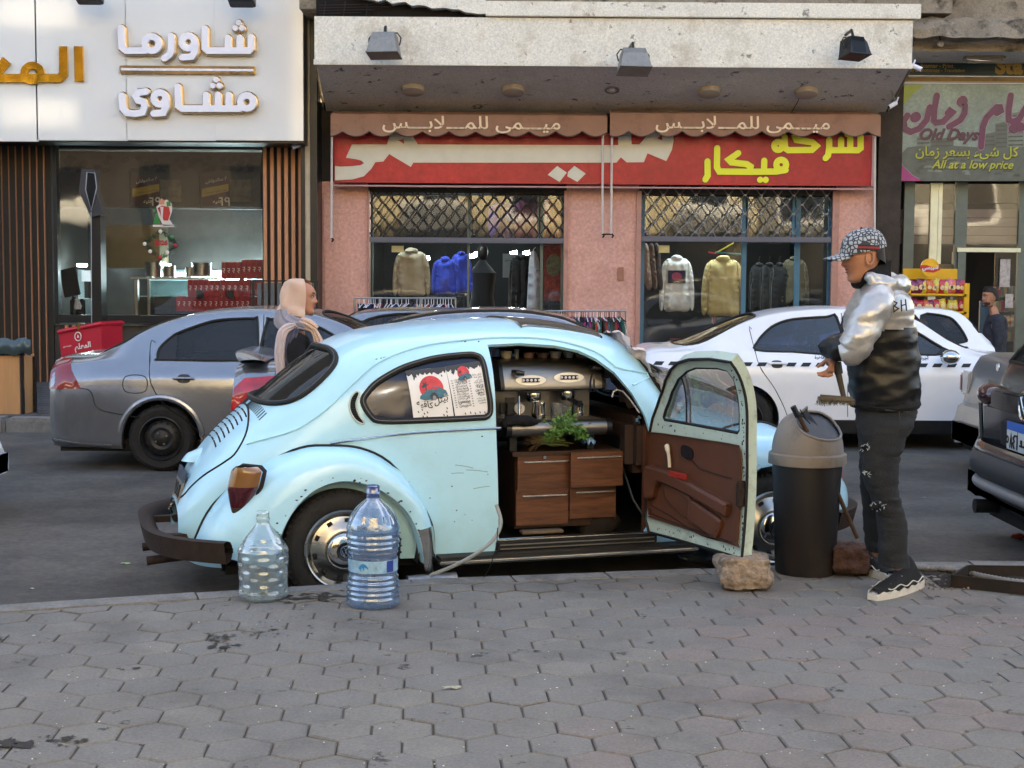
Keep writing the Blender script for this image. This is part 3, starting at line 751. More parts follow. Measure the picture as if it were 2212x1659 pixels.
LT={'letter_a':[[(1700,255),(1700,330),(1685,347),(1410,347),(1390,330),(1390,200)],[(1625,262),(1625,340)],[(1545,262),(1545,340)]],'letter_b':[circ(1278,288,42),[(1322,290),(1324,350),(1300,388),(1238,392)]],'letter_c':[[(1163,250),(1163,345),(1150,375),(1118,398)]],'letter_d':[circ(1032,300,48),[(985,335),(980,347),(860,347),(832,325),(826,195)]],'letter_e':[circ(1672,692,44),[(1630,720),(1620,737),(1240,737),(1212,718),(1206,590)],[(1550,645),(1550,730)],[(1478,645),(1478,730)],[(1398,645),(1398,730)]],'letter_f':[circ(1086,668,40),[(1128,670),(1130,720),(1108,765),(1045,770)]],'letter_g':[[(995,622),(945,628),(925,655),(940,682),(975,690),(985,720),(970,762),(920,772),(865,765),(838,735),(832,650)]]}
for k in LT:
 o=part('letter',strokes(MB(),cs(LT[k]),.125,(0,YLt+.05,0),(1,0,0),(0,0,1),depth=.06),goldp,sgn)
 part('letter_face',strokes(MB(),cs(LT[k]),.088,(0,YLt+.05,0),(1,0,0),(0,0,1),depth=.075,lift=.05),whitel,o,world=True)
for cx,cy in((1616,158),(1595,195),(1640,195),(1465,542),(1442,582),(1488,582)):
 o=part('letter_dot',strokes(MB(),cs([[(cx,cy),(cx+.5,cy)]]),.115,(0,YLt+.05,0),(1,0,0),(0,0,1),depth=.06),goldp,sgn)
 part('letter_face',strokes(MB(),cs([[(cx,cy),(cx+.5,cy)]]),.078,(0,YLt+.05,0),(1,0,0),(0,0,1),depth=.075,lift=.05),whitel,o)
o=part('sign_bar',slab(258,141,552,161,YLt,.06,.01),goldp,sgn);part('bar_face',slab(261,147,547,154,YLt-.015,.03),whitel,o)
for l,w in(([[(527,312),(533,548)]],.118),([[(425,312),(427,500),(400,527),(300,527),(-400,527)]],.112),([circ(218,492,56,20,52)],.098),([[(45,405),(-10,470),(-60,530)]],.13)):
 part('gold_letter',strokes(MB(),cs(l),w,(0,YLt+.05,0),(1,0,0),(0,0,1),depth=.05,square=len(l[0])<8),gold,sgn)
for k,u in enumerate((192,522)):
 t=thing('sign_floodlight',('black floodlight at the top edge over the gold lettering','black floodlight at the top edge over the white lettering')[k],'floodlight',at(u,0,18.9),0,'black floodlights over the restaurant sign')
 part('lamp_housing',place(MB().box((-.17,-.1,0),(.17,.1,.22),.01).box((-.14,-.08,-.012),(.14,.08,0)),Matrix.Translation(at(u,8 if k else 2,18.9))@Matrix.Rotation(R(-20),4,'X')),blackm,t)
 part('lamp_arm',MB().tube([at(u,-8,18.95),at(u,-40,YL)],.02,6),blackm,t)
def seccam(u,v,Y,nm,lab,d=(-1,-.5,-.5),par=None):
 t=thing(nm,lab,'security camera',at(u,v,Y));p=at(u,v,Y);q=p+Vector(d).normalized()*.13
 part('camera_body',MB().tube([p,q],.032,10),whitel,t);part('lens',MB().tube([q,q+(q-p).normalized()*.004],.024,10),blackm,t)
 part('bracket',MB().tube([p,p+Vector((.04,.05,.08))],.012,6),whitel,t)
seccam(648,312,19.9,'security_camera','white security camera under the corner of the white panels')
shop=thing('clothes_shop_building','pink rendered clothes shop under a flaking cream canopy','building',(0.2,YS,0))
for u0,u1 in((690,795),(1222,1378),(1802,1906)):part('pink_wall',MB().box((X(u0,20.4),20.4,0),(X(u1,20.4),20.75,Z(395,20.4))),pink,shop)
part('wall_above',slab(690,415,1906,230,20.42,.33),mat('dark_lintel',hx('2e2926'),rough=.8,var=.3),shop)
for u in(793,1219,1376,1800):
 part('opening_trim',slab(u,412,u+5,790,20.36,.05),mat('pink_trim',hx('b08274'),rough=.6,dirt=hx('5a4138'),dscale=8),shop)
YF=18.8
zf0=Z(143,YF);zf1=Z(38,YF);xf0=X(681,YF);xf1=X(1957,YF)
part('canopy_fascia',MB().box((xf0,YF,zf0+.075),(xf1,YF+.25,zf1)),cream,shop)
part('fascia_lip',MB().box((xf0-.01,YF-.02,zf0),(xf1+.01,YF+.26,zf0+.075),.006),cream,shop)
zi=Z(243,20.4)
sv=[(xf0+.02,YF+.05,zf0+.002),(xf1-.02,YF+.05,zf0+.002),(X(1900,20.4),20.41,zi),(X(706,20.4),20.41,zi)]
part('soffit',MB().add(sv+[(p[0],p[1],p[2]+.1)for p in sv],[(0,1,2,3),(7,6,5,4),(1,5,6,2),(0,3,7,4)]),soff,shop)
part('canopy_side',MB().add([(xf0,YF,zf0),(X(700,20.4),20.4,zi),(X(700,20.4),20.4,zf1),(xf0,YF,zf1)],[(0,1,2,3)]).add([(xf1,YF,zf0),(X(1906,20.4),20.4,zi),(X(1906,20.4),20.4,zf1),(xf1,YF,zf1)],[(0,1,2,3)]),cream,shop)
lz0,lz1=Z(38,YF),Z(4,YF);rnd=random.Random(9)
xl=X(1046,YF)
part('ledge',MB().box((xl,YF-.06,lz0+.012),(X(1971,YF),YF+.3,lz1-.0),.008),cream,shop)
part('ledge_gap',MB().box((xf0,YF+.04,lz0-.002),(xf1,YF+.3,lz0+.014)),mat('dark_gap_fill',hx('39342c'),rough=.9),shop)  # dark brown strip filling the joint below the ledge
bt=[(X(790,YF)+i*(xl-X(790,YF))/18,lz0+.02+max(0.01,(.20-.010*i+rnd.uniform(-.02,.03))))for i in range(19)]
part('broken_edge',MB().prism([(X(700,YF),lz1+.35),(X(770,YF),lz1+.05)]+bt+[(xl,lz1+.35)],(0,.3,0),O=(0,YF-.04,0)),cream,shop)
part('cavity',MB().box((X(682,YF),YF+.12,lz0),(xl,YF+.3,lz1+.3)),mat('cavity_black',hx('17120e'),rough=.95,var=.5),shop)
rb=MB()
for i in range(4):rb.tube([(X(690,YF),YF+.03,lz0+.04+.035*i),(X(690+90+30*i,YF),YF+.05,lz0+.06+.04*i)],.006,5)
for u in(700,742,790):rb.tube([(X(u,YF),YF+.04,lz0),(X(u+4,YF),YF+.05,lz1)],.006,5)
part('bent_rebar',rb,rust,shop,kind='stuff')
part('upper_wall',MB().box((X(676,20.3),YF+.3,lz1-.05),(X(1985,20.3),31,19)),stone,shop)
for k,u in enumerate((892,1106,1525,1733)):
 f=(at(u,187,19.4));zz=zf0+(zi-zf0)*(19.4-YF)/(20.4-YF)
 c=Vector((X(u,19.55),19.55,zf0+(zi-zf0)*(.75/1.6)))
 t=thing('ceiling_lamp',('round white ceiling lamp above the left end of the left awning','round white ceiling lamp above the middle of the left awning','round white ceiling lamp above the left of the right awning','round white ceiling lamp above the right awning, a wire hanging from it')[k],'ceiling lamp',c,0,'round lamps under the canopy')
 Mt=Matrix.Translation(c)@Matrix.Rotation(R(180-17),4,'X')
 part('diffuser',MB().lathe([(.0,.075),(.11,.073),(.148,.06),(.155,.04),(.155,0)],28,Mt),mat('dusty_opal',hx('a79c92'),rough=.5,var=.05),t)
 part('rim',MB().lathe([(.160,.0),(.160,.022),(.150,.024)],28,Mt),mat('old_cream_rim',hx('b39c82'),rough=.6),t)
c=Vector((X(1317,19.55),19.55,zf0+(zi-zf0)*(.75/1.6)));Mt=Matrix.Translation(c)@Matrix.Rotation(R(180-17),4,'X')
t=thing('recessed_lamp','small ringed lamp in the middle of the canopy ceiling','ceiling lamp',c)
part('ring',MB().lathe([(.10,0),(.10,.02),(.085,.022),(.075,.01)],24,Mt),mat('ring_grey',hx('77706a'),rough=.4),t);part('bulb',MB().lathe([(.0,.03),(.04,.02),(.05,0)],16,Mt),whitel,t)
solo('loose_wire','thin black wire hanging from the canopy ceiling','wire',MB().tube([at(1730,205,19.6),at(1722,222,19.8),at(1708,246,20.1)],.006,5),black)
floodm=mat('weathered_grey_metal',hx('8b8884'),rough=.5,metal=.3,var=.12,scale=8,dirt=hx('4b423a'),dscale=12)
def flood(u,v,lab,rz,rx,m,ribbed=False,sc=1.0):
 p=at(u,v,18.45);t=thing('floodlight',lab,'floodlight',p,0,'floodlights on the cream canopy')
 M_=Matrix.Translation(p)@Matrix.Rotation(rz,4,'Z')@Matrix.Rotation(rx,4,'X')@Matrix.Scale(sc,4)
 hb=MB();w0,w1=.145,.20
 hb.add([(-w0,-.10,.13),(w0,-.10,.13),(w0,.10,.13),(-w0,.10,.13),(-w1,-.15,-.14),(w1,-.15,-.14),(w1,.13,-.14),(-w1,.13,-.14),(-w0-.01,-.15,.04),(w0+.01,-.15,.04)],[(0,1,2,3),(4,7,6,5),(0,8,9,1),(8,4,5,9),(1,9,5,6,2),(2,6,7,3),(3,7,4,8,0)])
 part('lamp_housing',place(hb,M_),m,t,smooth=False)
 part('front_rim',place(MB().box((-w1-.01,-.16,-.155),(w1+.01,.14,-.138),.004),M_),m,t)
 if ribbed:
  rbm=MB()
  for k in range(13):rbm.box((-w0+.02*k,-.155,-.13),(-w0+.02*k+.006,-.10,.12))
  part('cooling_fins',place(rbm,M_),m,t,kind='stuff')
 yk=[(-w1-.0,-.02,-.02),(-w1-.01,0,.08),(-w1+.04,.0,.15),(w1-.04,0,.15),(w1+.01,0,.08),(w1,-.02,-.02)]
 part('yoke',place(MB().tube(yk,.010,6),M_),blackm,t)
 part('bracket',MB().tube([p+Vector((0,.0,.13)),p+Vector((0,.12,.24)),p+Vector((-.02,.35,.22))],.02,8),blackm,t)
flood(831,96,'grey floodlight on the cream fascia, left of the three',R(-8),R(-12),floodm)
flood(1368,131,'grey floodlight overlapping the lower edge of the fascia, middle of the three',R(8),R(-18),floodm)
flood(1843,103,'black finned floodlight at the right of the cream fascia',R(28),R(-14),blackm,True,.85)
seccam(1972,142,18.9,'security_camera','white security camera at the right corner of the cream canopy',(.9,-.5,-.5));seccam(1936,222,19.6,'security_camera','white security camera on a hanging arm beside the flowery sign',(-1,-.3,-.6))
solo('camera_arm','thin metal arm hanging below the right canopy corner','arm',MB().tube([at(1918,176,19.5),at(1928,200,19.55),at(1934,222,19.6)],.014,6),steel)
redp=wmat('red_sign_print',hx('b32a2e'),.16,.55,.35,0,1,spots=hx('7c1c20'),sscale=.8,samt=.6,spos=(.45,.7))
rs=thing('shop_sign','long red shop sign with big white and yellow Arabic lettering','sign',at(1300,405,20.2))
YR=20.16
part('sign_panel',slab(722,284,1886,402,YR,.1),redp,rs)
part('sign_frame',slab(720,402,1888,407,YR-.02,.13).add(*(lambda q:(q.v,q.f))(slab(1885,284,1889,402,YR-.015,.12))),mat('pink_frame',hx('b88a86'),rough=.5),rs)
offw=mat('sign_off_white',hx('cfcabb'),rough=.4,var=.05);yel=mat('sign_yellow',hx('e2e22a'),rough=.35,var=.03)
def c2(l):return[(at(619.4+.32*x,.32*y,YR-.004).x,at(619.4+.32*x,.32*y,YR-.004).z)for x,y in l]
def c3(l):return[(at(1238.7+.32*x,.32*y,YR-.004).x,at(1238.7+.32*x,.32*y,YR-.004).z)for x,y in l]
big=c2([(325,1120),(360,1125),(440,1122),(500,1115),(522,1102),(505,1085),(470,1075),(400,1065),(440,975),(675,975),(705,890),(835,890),(885,975)])+c3([(303,980),(300,890),(388,890),(392,975),(445,975),(520,890),(672,890),(676,950),(665,1010),(627,1087),(500,1035),(475,1095),(360,1096),(320,1062),(290,1098)])+c2([(855,1098),(837,1126),(692,1040),(652,1090),(598,1095),(570,1140),(520,1190),(440,1212),(325,1217)])
part('white_letter',MB().prism(big,(0,-.004,0),O=(0,YR-.003,0),holes=[c2([(748,945),(788,940),(793,972)]),c3([(567,935),(595,912),(601,948)])]),offw,rs,smooth=False)
for dmd in(c2([(1762,1180),(1825,1120),(1890,1165),(1842,1228)]),c2([(1899,1160),(1942,1120),(2018,1172),(1962,1228),(1894,1190)])):
 part('white_letter',MB().prism(dmd,(0,-.004,0),O=(0,YR-.003,0)),offw,rs,smooth=False)
ys=[[c3([(905,1090),(906,1185),(890,1212)])],[c3([(970,1000),(968,1130),(985,1158),(1190,1160),(1196,1125),(1170,1108),(1065,1096),(1048,1078),(1112,1034)]),c3([(1190,1160),(1370,1158),(1432,1148)]),c3([(1288,1085),(1286,1155)]),c3(circ(1402,1112,33))],[c3([(1260,1214),(1261,1214)])],[c3([(1297,1214),(1298,1214)])],[c3(circ(1382,985,27)),c3([(1425,925),(1428,1000),(1450,1014),(1610,1012),(1640,985),(1610,960),(1505,945),(1495,925),(1540,895)])],[c3([(1726,945),(1726,1000),(1745,1014),(1920,1014),(1938,1000),(1938,925)]),c3([(1868,935),(1868,1010)]),c3([(1806,945),(1806,1010)]),c3([(1726,1000),(1718,1050),(1702,1068)])],[c3([(1850,905),(1851,905)])],[c3([(1892,903),(1893,903)])]]
edge=mat('sign_letter_outline',hx('5c1a12'),rough=.4)
for l in ys:
 o=part('yellow_letter',strokes(MB(),l,.088,(0,YR-.002,0),(1,0,0),(0,0,1),depth=.008),yel,rs,smooth=False)
 part('outline',strokes(MB(),l,.104,(0,YR-.002,0),(1,0,0),(0,0,1),depth=.003),edge,o,smooth=False)
awn=mat('brown_awning_canvas',hx('9b7663'),rough=.85,var=.1,scale=2,dirt=hx('5f4436'),dscale=2.5,damt=.5,bump=.15,bscale=25)
awl=mat('awning_lettering',hx('f0dcc0'),rough=.8)
YA=19.85
for k,(u0,u1,n,tu0,tu1)in enumerate(((714,1312,10.4,826,1206),(1318,1903,10.2,1416,1788))):
 t=thing('awning',('folded brown scalloped awning over the left shop window' if not k else 'folded brown scalloped awning over the right shop window, by the yellow letters'),'awning',at((u0+u1)/2,290,YA),0,'folded awnings of the clothes shop')
 ph=.55 if not k else.3;N=150;a=at(u0,250-2*k,YA);b=at(u1,246,YA);pts_=[]
 for i in range(N+1):
  f=i/N;s=abs(math.sin(math.pi*(f*n+ph)));u=u0+(u1-u0)*f;v=283+12*s**.8
  pts_.append((at(u,v,YA).x,at(u,v,YA).z))
 top=[(b.x,b.z),(a.x,a.z)]
 part('valance',MB().grid(lambda uu,vv:Vector((a.x+(b.x-a.x)*uu,YA+.012*math.sin(uu*60+2*k)*vv,a.z+(pts_[int(uu*N)][1]-a.z)*vv)),N,4),awn,t)
 part('valance_hem',MB().tube([(p[0],YA-.004+.012*math.sin(i/N*60+2*k),p[1])for i,p in enumerate(pts_)],.008,5),mat('hem_dark',hx('59483f'),rough=.8),t)
 part('front_bar',MB().box((a.x,YA+.005,a.z-.02),(b.x,YA+.06,a.z+.03),.01),awn,t)
 part('rolled_canvas',MB().tube([(a.x+.05,20.2,a.z+.03),(b.x-.05,20.2,a.z+.03)],.075,12),awn,t)
 part('canvas_top',MB().add([(a.x,YA+.03,a.z+.03),(b.x,YA+.03,a.z+.03),(b.x,20.2,a.z+.1),(a.x,20.2,a.z+.1)],[(0,1,2,3)]),awn,t)
 o_=at(tu0,286,YA-.02)
 part('lettering',text_mb('ميـــمى للمـــلابـــس',o_,(1,0,.0),(0,0,1),width=(tu1-tu0)*YA/FPX,height=36*YA/FPX,ar=True,bold=.012),awl,t)
rodm=mat('white_painted_rod',hx('c9bdb4'),rough=.5)
for k,(u,v1)in enumerate(((717,514),(1302,505),(1322,505),(1890,520))):
 t=thing('awning_rod',('white awning rod at the far left of the pink wall','left rod of the pair on the middle pier','right rod of the pair on the middle pier','white awning rod at the right end of the red sign')[k],'rod',at(u,v1,19.95),0,'white awning rods')
 part('rod_tube',MB().tube([at(u,292,19.95),at(u-(1 if k!=2 else 2),v1,19.95)],.017,8),rodm,t)
 part('rod_hook',MB().tube([at(u,v1,19.95),at(u+3,v1+4,19.98),at(u,v1+8,20.0)],.012,6),rust,t)
solo('rod_tie','small metal tie joining the two middle awning rods','tie',MB().tube([at(1300,506,19.95),at(1322,506,19.95)],.012,6),rust)
solo('wall_socket','small brown slotted box on the middle pink pier','wall box',slab(1335,577,1347,606,20.36,.05,.008),mat('socket_pink',hx('a06a58'),rough=.5))
solo('wall_conduit','thin pipe running down the left pink pier','pipe',MB().tube([at(700,420,20.36),at(702,600,20.36),at(705,790,20.36)],.012,6),pink)
gm=mat('grille_black_iron',hx('33302e'),rough=.5,metal=.5,var=.2,dirt=hx('60493a'),dscale=15)
gm2=mat('grille_grey_iron',hx('77787c'),rough=.45,metal=.5,var=.2,dirt=hx('5a4638'),dscale=15)
railm=mat('grille_rail',hx('5d5f6e'),rough=.5,metal=.3,var=.15,scale=9,dirt=hx('4a3a30'),dscale=9)
def grille(u0,u1,v0,v1,lab,m,cols,rows_,Y=20.42):
 t=thing('roller_grille',lab,'roller grille',at((u0+u1)/2,v1,Y));a=at(u0,v0,Y);b=at(u1,v1,Y)
 w=(b.x-a.x)/cols;h=(a.z-b.z)/rows_
 for r in range(rows_+1):
  mb=MB();z=a.z-h*r;pts_=[]
  for i in range(cols*2+1):
   x_=a.x+w*i/2;s=(1 if i%2==0 else-1)*(1 if r%2==0 else-1)
   pts_+=[(x_-w*.05,Y,z+s*h*.5),(x_+w*.05,Y,z+s*h*.5)]
  pts_=[p for p in pts_ if a.x<=p[0]<=b.x]
  mb.tube(pts_,.0095,5)
  for i in range(0,cols*2+1):
   s=(1 if i%2==0 else-1)*(1 if r%2==0 else-1)
   if s<0 and r<rows_:mb.box((a.x+w*i/2-.02,Y-.016,z-h*.5-.013),(a.x+w*i/2+.02,Y+.012,z-h*.5+.013))
  part('grille_bar',mb,m,t)
 part('bottom_rail',MB().box((a.x-.02,Y-.04,b.z-.075),(b.x+.02,Y+.03,b.z),.006),railm,t)
 part('side_guide',MB().box((a.x-.03,Y-.03,.1),(a.x,Y+.04,a.z)),railm,t);part('side_guide',MB().box((b.x,Y-.03,.1),(b.x+.03,Y+.04,a.z)),railm,t)
grille(798,1222,414,515,'black diamond roller grille half down over the left shop window',gm,15,6)
grille(1380,1801,410,513,'grey diamond roller grille half down over the right shop window',gm2,12,5)
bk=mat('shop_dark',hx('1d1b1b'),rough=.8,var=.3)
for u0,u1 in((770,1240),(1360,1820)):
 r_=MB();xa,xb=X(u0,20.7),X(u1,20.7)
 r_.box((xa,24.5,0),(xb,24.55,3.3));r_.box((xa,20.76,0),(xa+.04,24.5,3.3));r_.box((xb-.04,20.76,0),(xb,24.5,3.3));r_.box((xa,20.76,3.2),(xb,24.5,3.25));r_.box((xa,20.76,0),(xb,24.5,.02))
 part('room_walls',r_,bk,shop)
for k,(u0,u1,v0)in enumerate(((803,1013,420),(1168,1216,420),(1016,1164,420),(1386,1608,420),(1720,1795,420),(1612,1716,420))):
 vb=790 if k not in(2,5)else 526
 w=part('shop_window',slab(u0,v0,u0+3,vb,20.62,.05).add(*(lambda q:(q.v,q.f))(slab(u1-3,v0,u1,vb,20.62,.05))).add(*(lambda q:(q.v,q.f))(slab(u0+3,v0,u1-3,v0+3,20.62,.05))),mat('window_alu',hx('55605f')if k<3 else hx('3f6272'),rough=.4,metal=.4)if k<3 else mat('blue_window_frame',hx('3f6c84'),rough=.5,var=.15),shop)
 part('pane',slab(u0+3,v0+3,u1-3,vb,20.64,.01),glassw,w)
def garment(outline,Y,m,name,lab,cat='garment',th=.10,group=None,seed=0):
 """outline in pixels at depth Y -> puffed cloth shape with folds"""
 P=[at(u,v,Y)for u,v in outline];q=[(p.x,p.z)for p in P]
 L=smooth_loop([(a,b,0)for a,b in q],4);xs=[p[0]for p in L];zs=[p[1]for p in L]
 v2=[Vector((p[0],p[1]))for p in L];n=len(v2);e=[(i,(i+1)%n)for i in range(n)]
 st=max(.025,(max(xs)-min(xs))/16);x_=min(xs)
 B=np.array([[p.x,p.y]for p in v2])
 while x_<max(xs):
  z_=min(zs)
  while z_<max(zs):
   if inpoly((x_,z_),L)and np.min((B[:,0]-x_)**2+(B[:,1]-z_)**2)>(st*.4)**2:v2.append(Vector((x_,z_)))
   z_+=st
  x_+=st
 ov,_,of,*_=delaunay_2d_cdt(v2,e,[],0,1e-6)
 fs=[tuple(f)for f in of if inpoly(sum((ov[i]for i in f),Vector((0,0)))/3,L)]
 B=np.array([[p[0],p[1]]for p in L]);vs=[]
 for p in ov:
  dd=math.sqrt(np.min((B[:,0]-p.x)**2+(B[:,1]-p.y)**2));k=min(1,dd/.09)**.5
  f=noise.noise(Vector((p.x*7+seed,p.y*2.2,seed)))*.05+noise.noise(Vector((p.x*16,p.y*7,seed)))*.018
  vs.append(Vector((p.x,Y-th*k-f*k,p.y)))
 mb=MB().add(vs,fs);n0=len(vs);mb.add([(p.x,Y+.02,p.y)for p in ov],[f[::-1]for f in fs])
 return mb
def cloth(nm,c,**k):return mat('cloth_'+nm,hx(c),rough=.9,var=.12,scale=9,bump=.25,bscale=70,sheen=.3,**k)
def hoodie(u,v,w,h,Y,m,name,lab,flare=0,th=.1):
 """hanging top: shoulders at v, width w and height h in pixels"""
 t=thing(name,lab,'garment',at(u,v+h,Y))
 body_=[(u-w*.14,v),(u+w*.14,v),(u+w*.34,v+h*.07),(u+w*.36,v+h*.5),(u+w*.37,v+h*.97),(u,v+h),(u-w*.37,v+h*.97),(u-w*.36,v+h*.5),(u-w*.34,v+h*.07)]
 part('torso',garment(body_,Y,m,'','',th=th,seed=u),m,t)
 for s in(-1,1):
  sl_=[(u+s*w*.30,v+h*.05),(u+s*w*.42,v+h*.14),(u+s*w*.5,v+h*.5),(u+s*w*.5,v+h*.93),(u+s*w*.40,v+h*.95),(u+s*w*.36,v+h*.5),(u+s*w*.30,v+h*.3)]
  part('sleeve',garment(sl_,Y-.03,m,'','',th=th*.7,seed=u+s),m,t)
 part('hood',MB().ico(at(u,v-1,Y-.03),(w*.17*Y/FPX,.07,w*.09*Y/FPX),2,.3,u),m,t)
 part('hanger',MB().tube([at(u-w*.22,v+h*.04,Y),at(u,v-h*.06,Y),at(u+w*.22,v+h*.04,Y)],.008,5).tube([at(u,v-h*.06,Y),at(u,v-h*.16,Y),at(u+3,v-h*.18,Y)],.005,5),rust,t)
 return t
hoodie(889,543,80,96,21.0,cloth('beige_fleece','c6b59c'),'fleece_jacket','beige fleece jacket hanging behind the left shop window')
hoodie(962,560,60,76,21.2,cloth('royal_blue','3a52d8'),'padded_jacket','royal blue padded jacket with a pale scarf, behind the left window')
hoodie(996,548,48,84,21.3,cloth('royal_blue','3a52d8'),'padded_jacket','royal blue padded jacket beside the dark doorway')
wh=hoodie(1462,558,74,114,21.0,cloth('white_fleece','f4f5fa'),'white_hoodie','white hooded top with a dark printed square on the chest')
part('chest_print',slab(1443,584,1481,612,20.865,.004),mat('navy_print',hx('2a2346'),rough=.6),wh)
part('print_badge',MB().lathe([(.0,0),(.075,0)],20,Matrix.Translation(at(1462,597,20.862))@Matrix.Rotation(R(90),4,'X')@Matrix.Scale(.8,4,(0,1,0))),mat('pink_print',hx('c24a74'),rough=.6,var=.4,scale=40),wh)
hoodie(1562,560,92,122,21.0,cloth('tan_canvas','d2bd84'),'canvas_jacket','tan canvas jacket with darker shoulders on a coloured hanger')
hoodie(1716,560,62,100,21.8,cloth('olive_padded','504a38'),'padded_coat','olive padded coat hanging inside the right doorway')
for k,u in enumerate((1640,1662,1684)):hoodie(u,572,46,100,22.0-.1*k,cloth('black_coat','141316'),'black_coat',('leftmost black coat in the right doorway','middle black coat in the right doorway','black coat next to the olive coat')[k])
gc=thing('grey_coat','long light grey coat hanging at the left doorway','garment',at(1154,670,20.9));mg=cloth('light_grey','9a9ca0')
part('coat_body',garment([(1146,548),(1158,545),(1166,575),(1169,640),(1165,668),(1150,690),(1138,690),(1141,600)],20.9,mg,'','',th=.14,seed=5),mg,gc)
part('hanger',MB().tube([at(1150,548,20.9),at(1153,538,20.9),at(1157,534,20.9)],.006,5),steel,gc)
for k,u in enumerate((1118,1132)):hoodie(u,556,40,130,21.6,cloth('black_coat','141316'),'black_coat',('black coat behind the grey coat','black coat close against the grey coat')[k])
mn=thing('shop_mannequin','dark shape of a dressed mannequin in the left doorway','mannequin',at(1040,760,21.8))
part('dress',MB().lathe([(.26,0),(.24,.6),(.17,1.0),(.21,1.35),(.08,1.5),(.05,1.55)],20,Matrix.Translation((X(1042,21.8),21.8,.25))),cloth('black_dress','0e0e12'),mn)
part('head',MB().ico((X(1042,21.8),21.8,1.92),(.09,.1,.13),2),mat('mannequin_dark',hx('2a221e'),rough=.5),mn)
cp=thing('hanging_carpet','red patterned carpet hanging at the right side of the left window','carpet',at(1196,648,20.75))
crm=mat('red_patterned_carpet',hx('8c3a30'),rough=.95,var=.75,scale=16);part('carpet_pile',slab(1176,528,1214,650,20.74,.02),crm,cp)
part('medallion',MB().lathe([(0,0),(.11,0)],20,Matrix.Translation(at(1196,573,20.735))@Matrix.Rotation(R(90),4,'X')@Matrix.Scale(1.5,4,(0,1,0))),mat('sage_medallion',hx('6d6a50'),rough=.95,var=.5,scale=30),cp)
for k,(u0,u1,v0,v1,c)in enumerate(((1060,1110,445,512,'3a2f78'),(1115,1160,440,512,'8a4f74'),(1168,1212,440,512,'8a4038'))):
 solo('hanging_cloth',('violet cloth behind the left grille','mauve flowered cloth behind the left grille','dark red cloth behind the left grille')[k],'cloth',garment([(u0,v0),(u1,v0),(u1+2,v1),((u0+u1)/2,v1+3),(u0-2,v1)],21.0,None,'','',th=.06,seed=k),mat('cloth_drape_%s'%c,hx(c),rough=.85,var=.5,scale=8))
sc_=thing('draped_scarves','brown and grey scarves draped at the left of the right shop window','scarf',at(1405,620,20.8))
for k,(a,b,c)in enumerate(((1388,1400,'9a7a6a'),(1401,1412,'6b5146'),(1412,1424,'4a3834'))):
 mm=cloth('scarf_'+c,c);part('scarf',garment([(a,530),(b,530),(b+4,570),(b+8,620),(a+8,622),(a,575)],20.85+.03*k,mm,'','',th=.05,seed=k),mm,sc_)
for k,(u0,v0,u1,v1,c,nm,lab)in enumerate(((1445,742-10,1480,770,'a8283a','red_bag','red bag on the floor at the left of the right window'),(1490,735,1530,770,'33343c','grey_bag','dark grey folded bundle below the white hoodie'),(1541,640,1546,700,'a02838','red_belt','red strap hanging between the hoodies'))):
 solo(nm,lab,nm.split('_')[1],slab(u0,v0,u1,v1,21.1,.15,.03),cloth('item_'+c,c))
solo('price_card','yellow paper card in the left shop window','card',slab(846,531,872,545,20.62,.004),mat('yellow_card',hx('d9cf9a'),rough=.6));solo('price_card','yellow paper card in the right shop window','card',slab(1423,530,1446,546,20.6,.004),mat('yellow_card',hx('d9cf9a')))
hgm=[mat('hanger_'+c,hx(c),rough=.4)for c in('c8b030','3a9ab0','b03040')]
for k,(u0,v0,u1,v1)in enumerate(((1585,525,1550,545),(1545,545,1610,550),(1530,545,1552,549))):
 solo('coloured_hanger',('yellow plastic hanger above the tan jacket','light blue plastic hanger above the tan jacket','red plastic hanger above the tan jacket')[k],'hanger',MB().tube([at(u0,v0,20.8),at(u1,v1,20.8)],.014,6),hgm[k])
lts=[]
for k,(u,v)in enumerate(((921,558),(1008,558),(1022,552),(1032,547),(1110,546),(1137,546))):
 lts.append((u,'lit bulb',solo('shop_light','lit','lamp',MB().tube([at(u-7,v+2,22.5),at(u+7,v-1,22.5)],.03,8),lampe,group='lit bulbs inside the clothes shop')))
number(lts,'%s from the left inside the clothes shop','%s')
for k,(a,b)in enumerate(((830,990),(1420,1590),(1640,1760))):
 solo('added_display_light',('added hidden tube light above the left shop window display','added hidden tube light above the white hooded top','added hidden tube light above the dark coats')[k],'tube light',MB().tube([(X(a,20.9),20.9,3.02),(X(b,20.9),20.9,3.02)],.034,8),lampe)  # extra tubes added out of view behind the lintel to brighten the garments
nt_=solo('shop_notice','white hand-lettered notice inside the left doorway','notice',slab(1086,548,1135,600,22.4,.01),mat('grey_notice',hx('6d7072'),rough=.6))
part('lettering',text_mb('المحل غير مسئول',at(1090,565,22.39),(1,0,0),(0,0,1),width=40*22.4/FPX,ar=True,bold=.02),black,nt_)
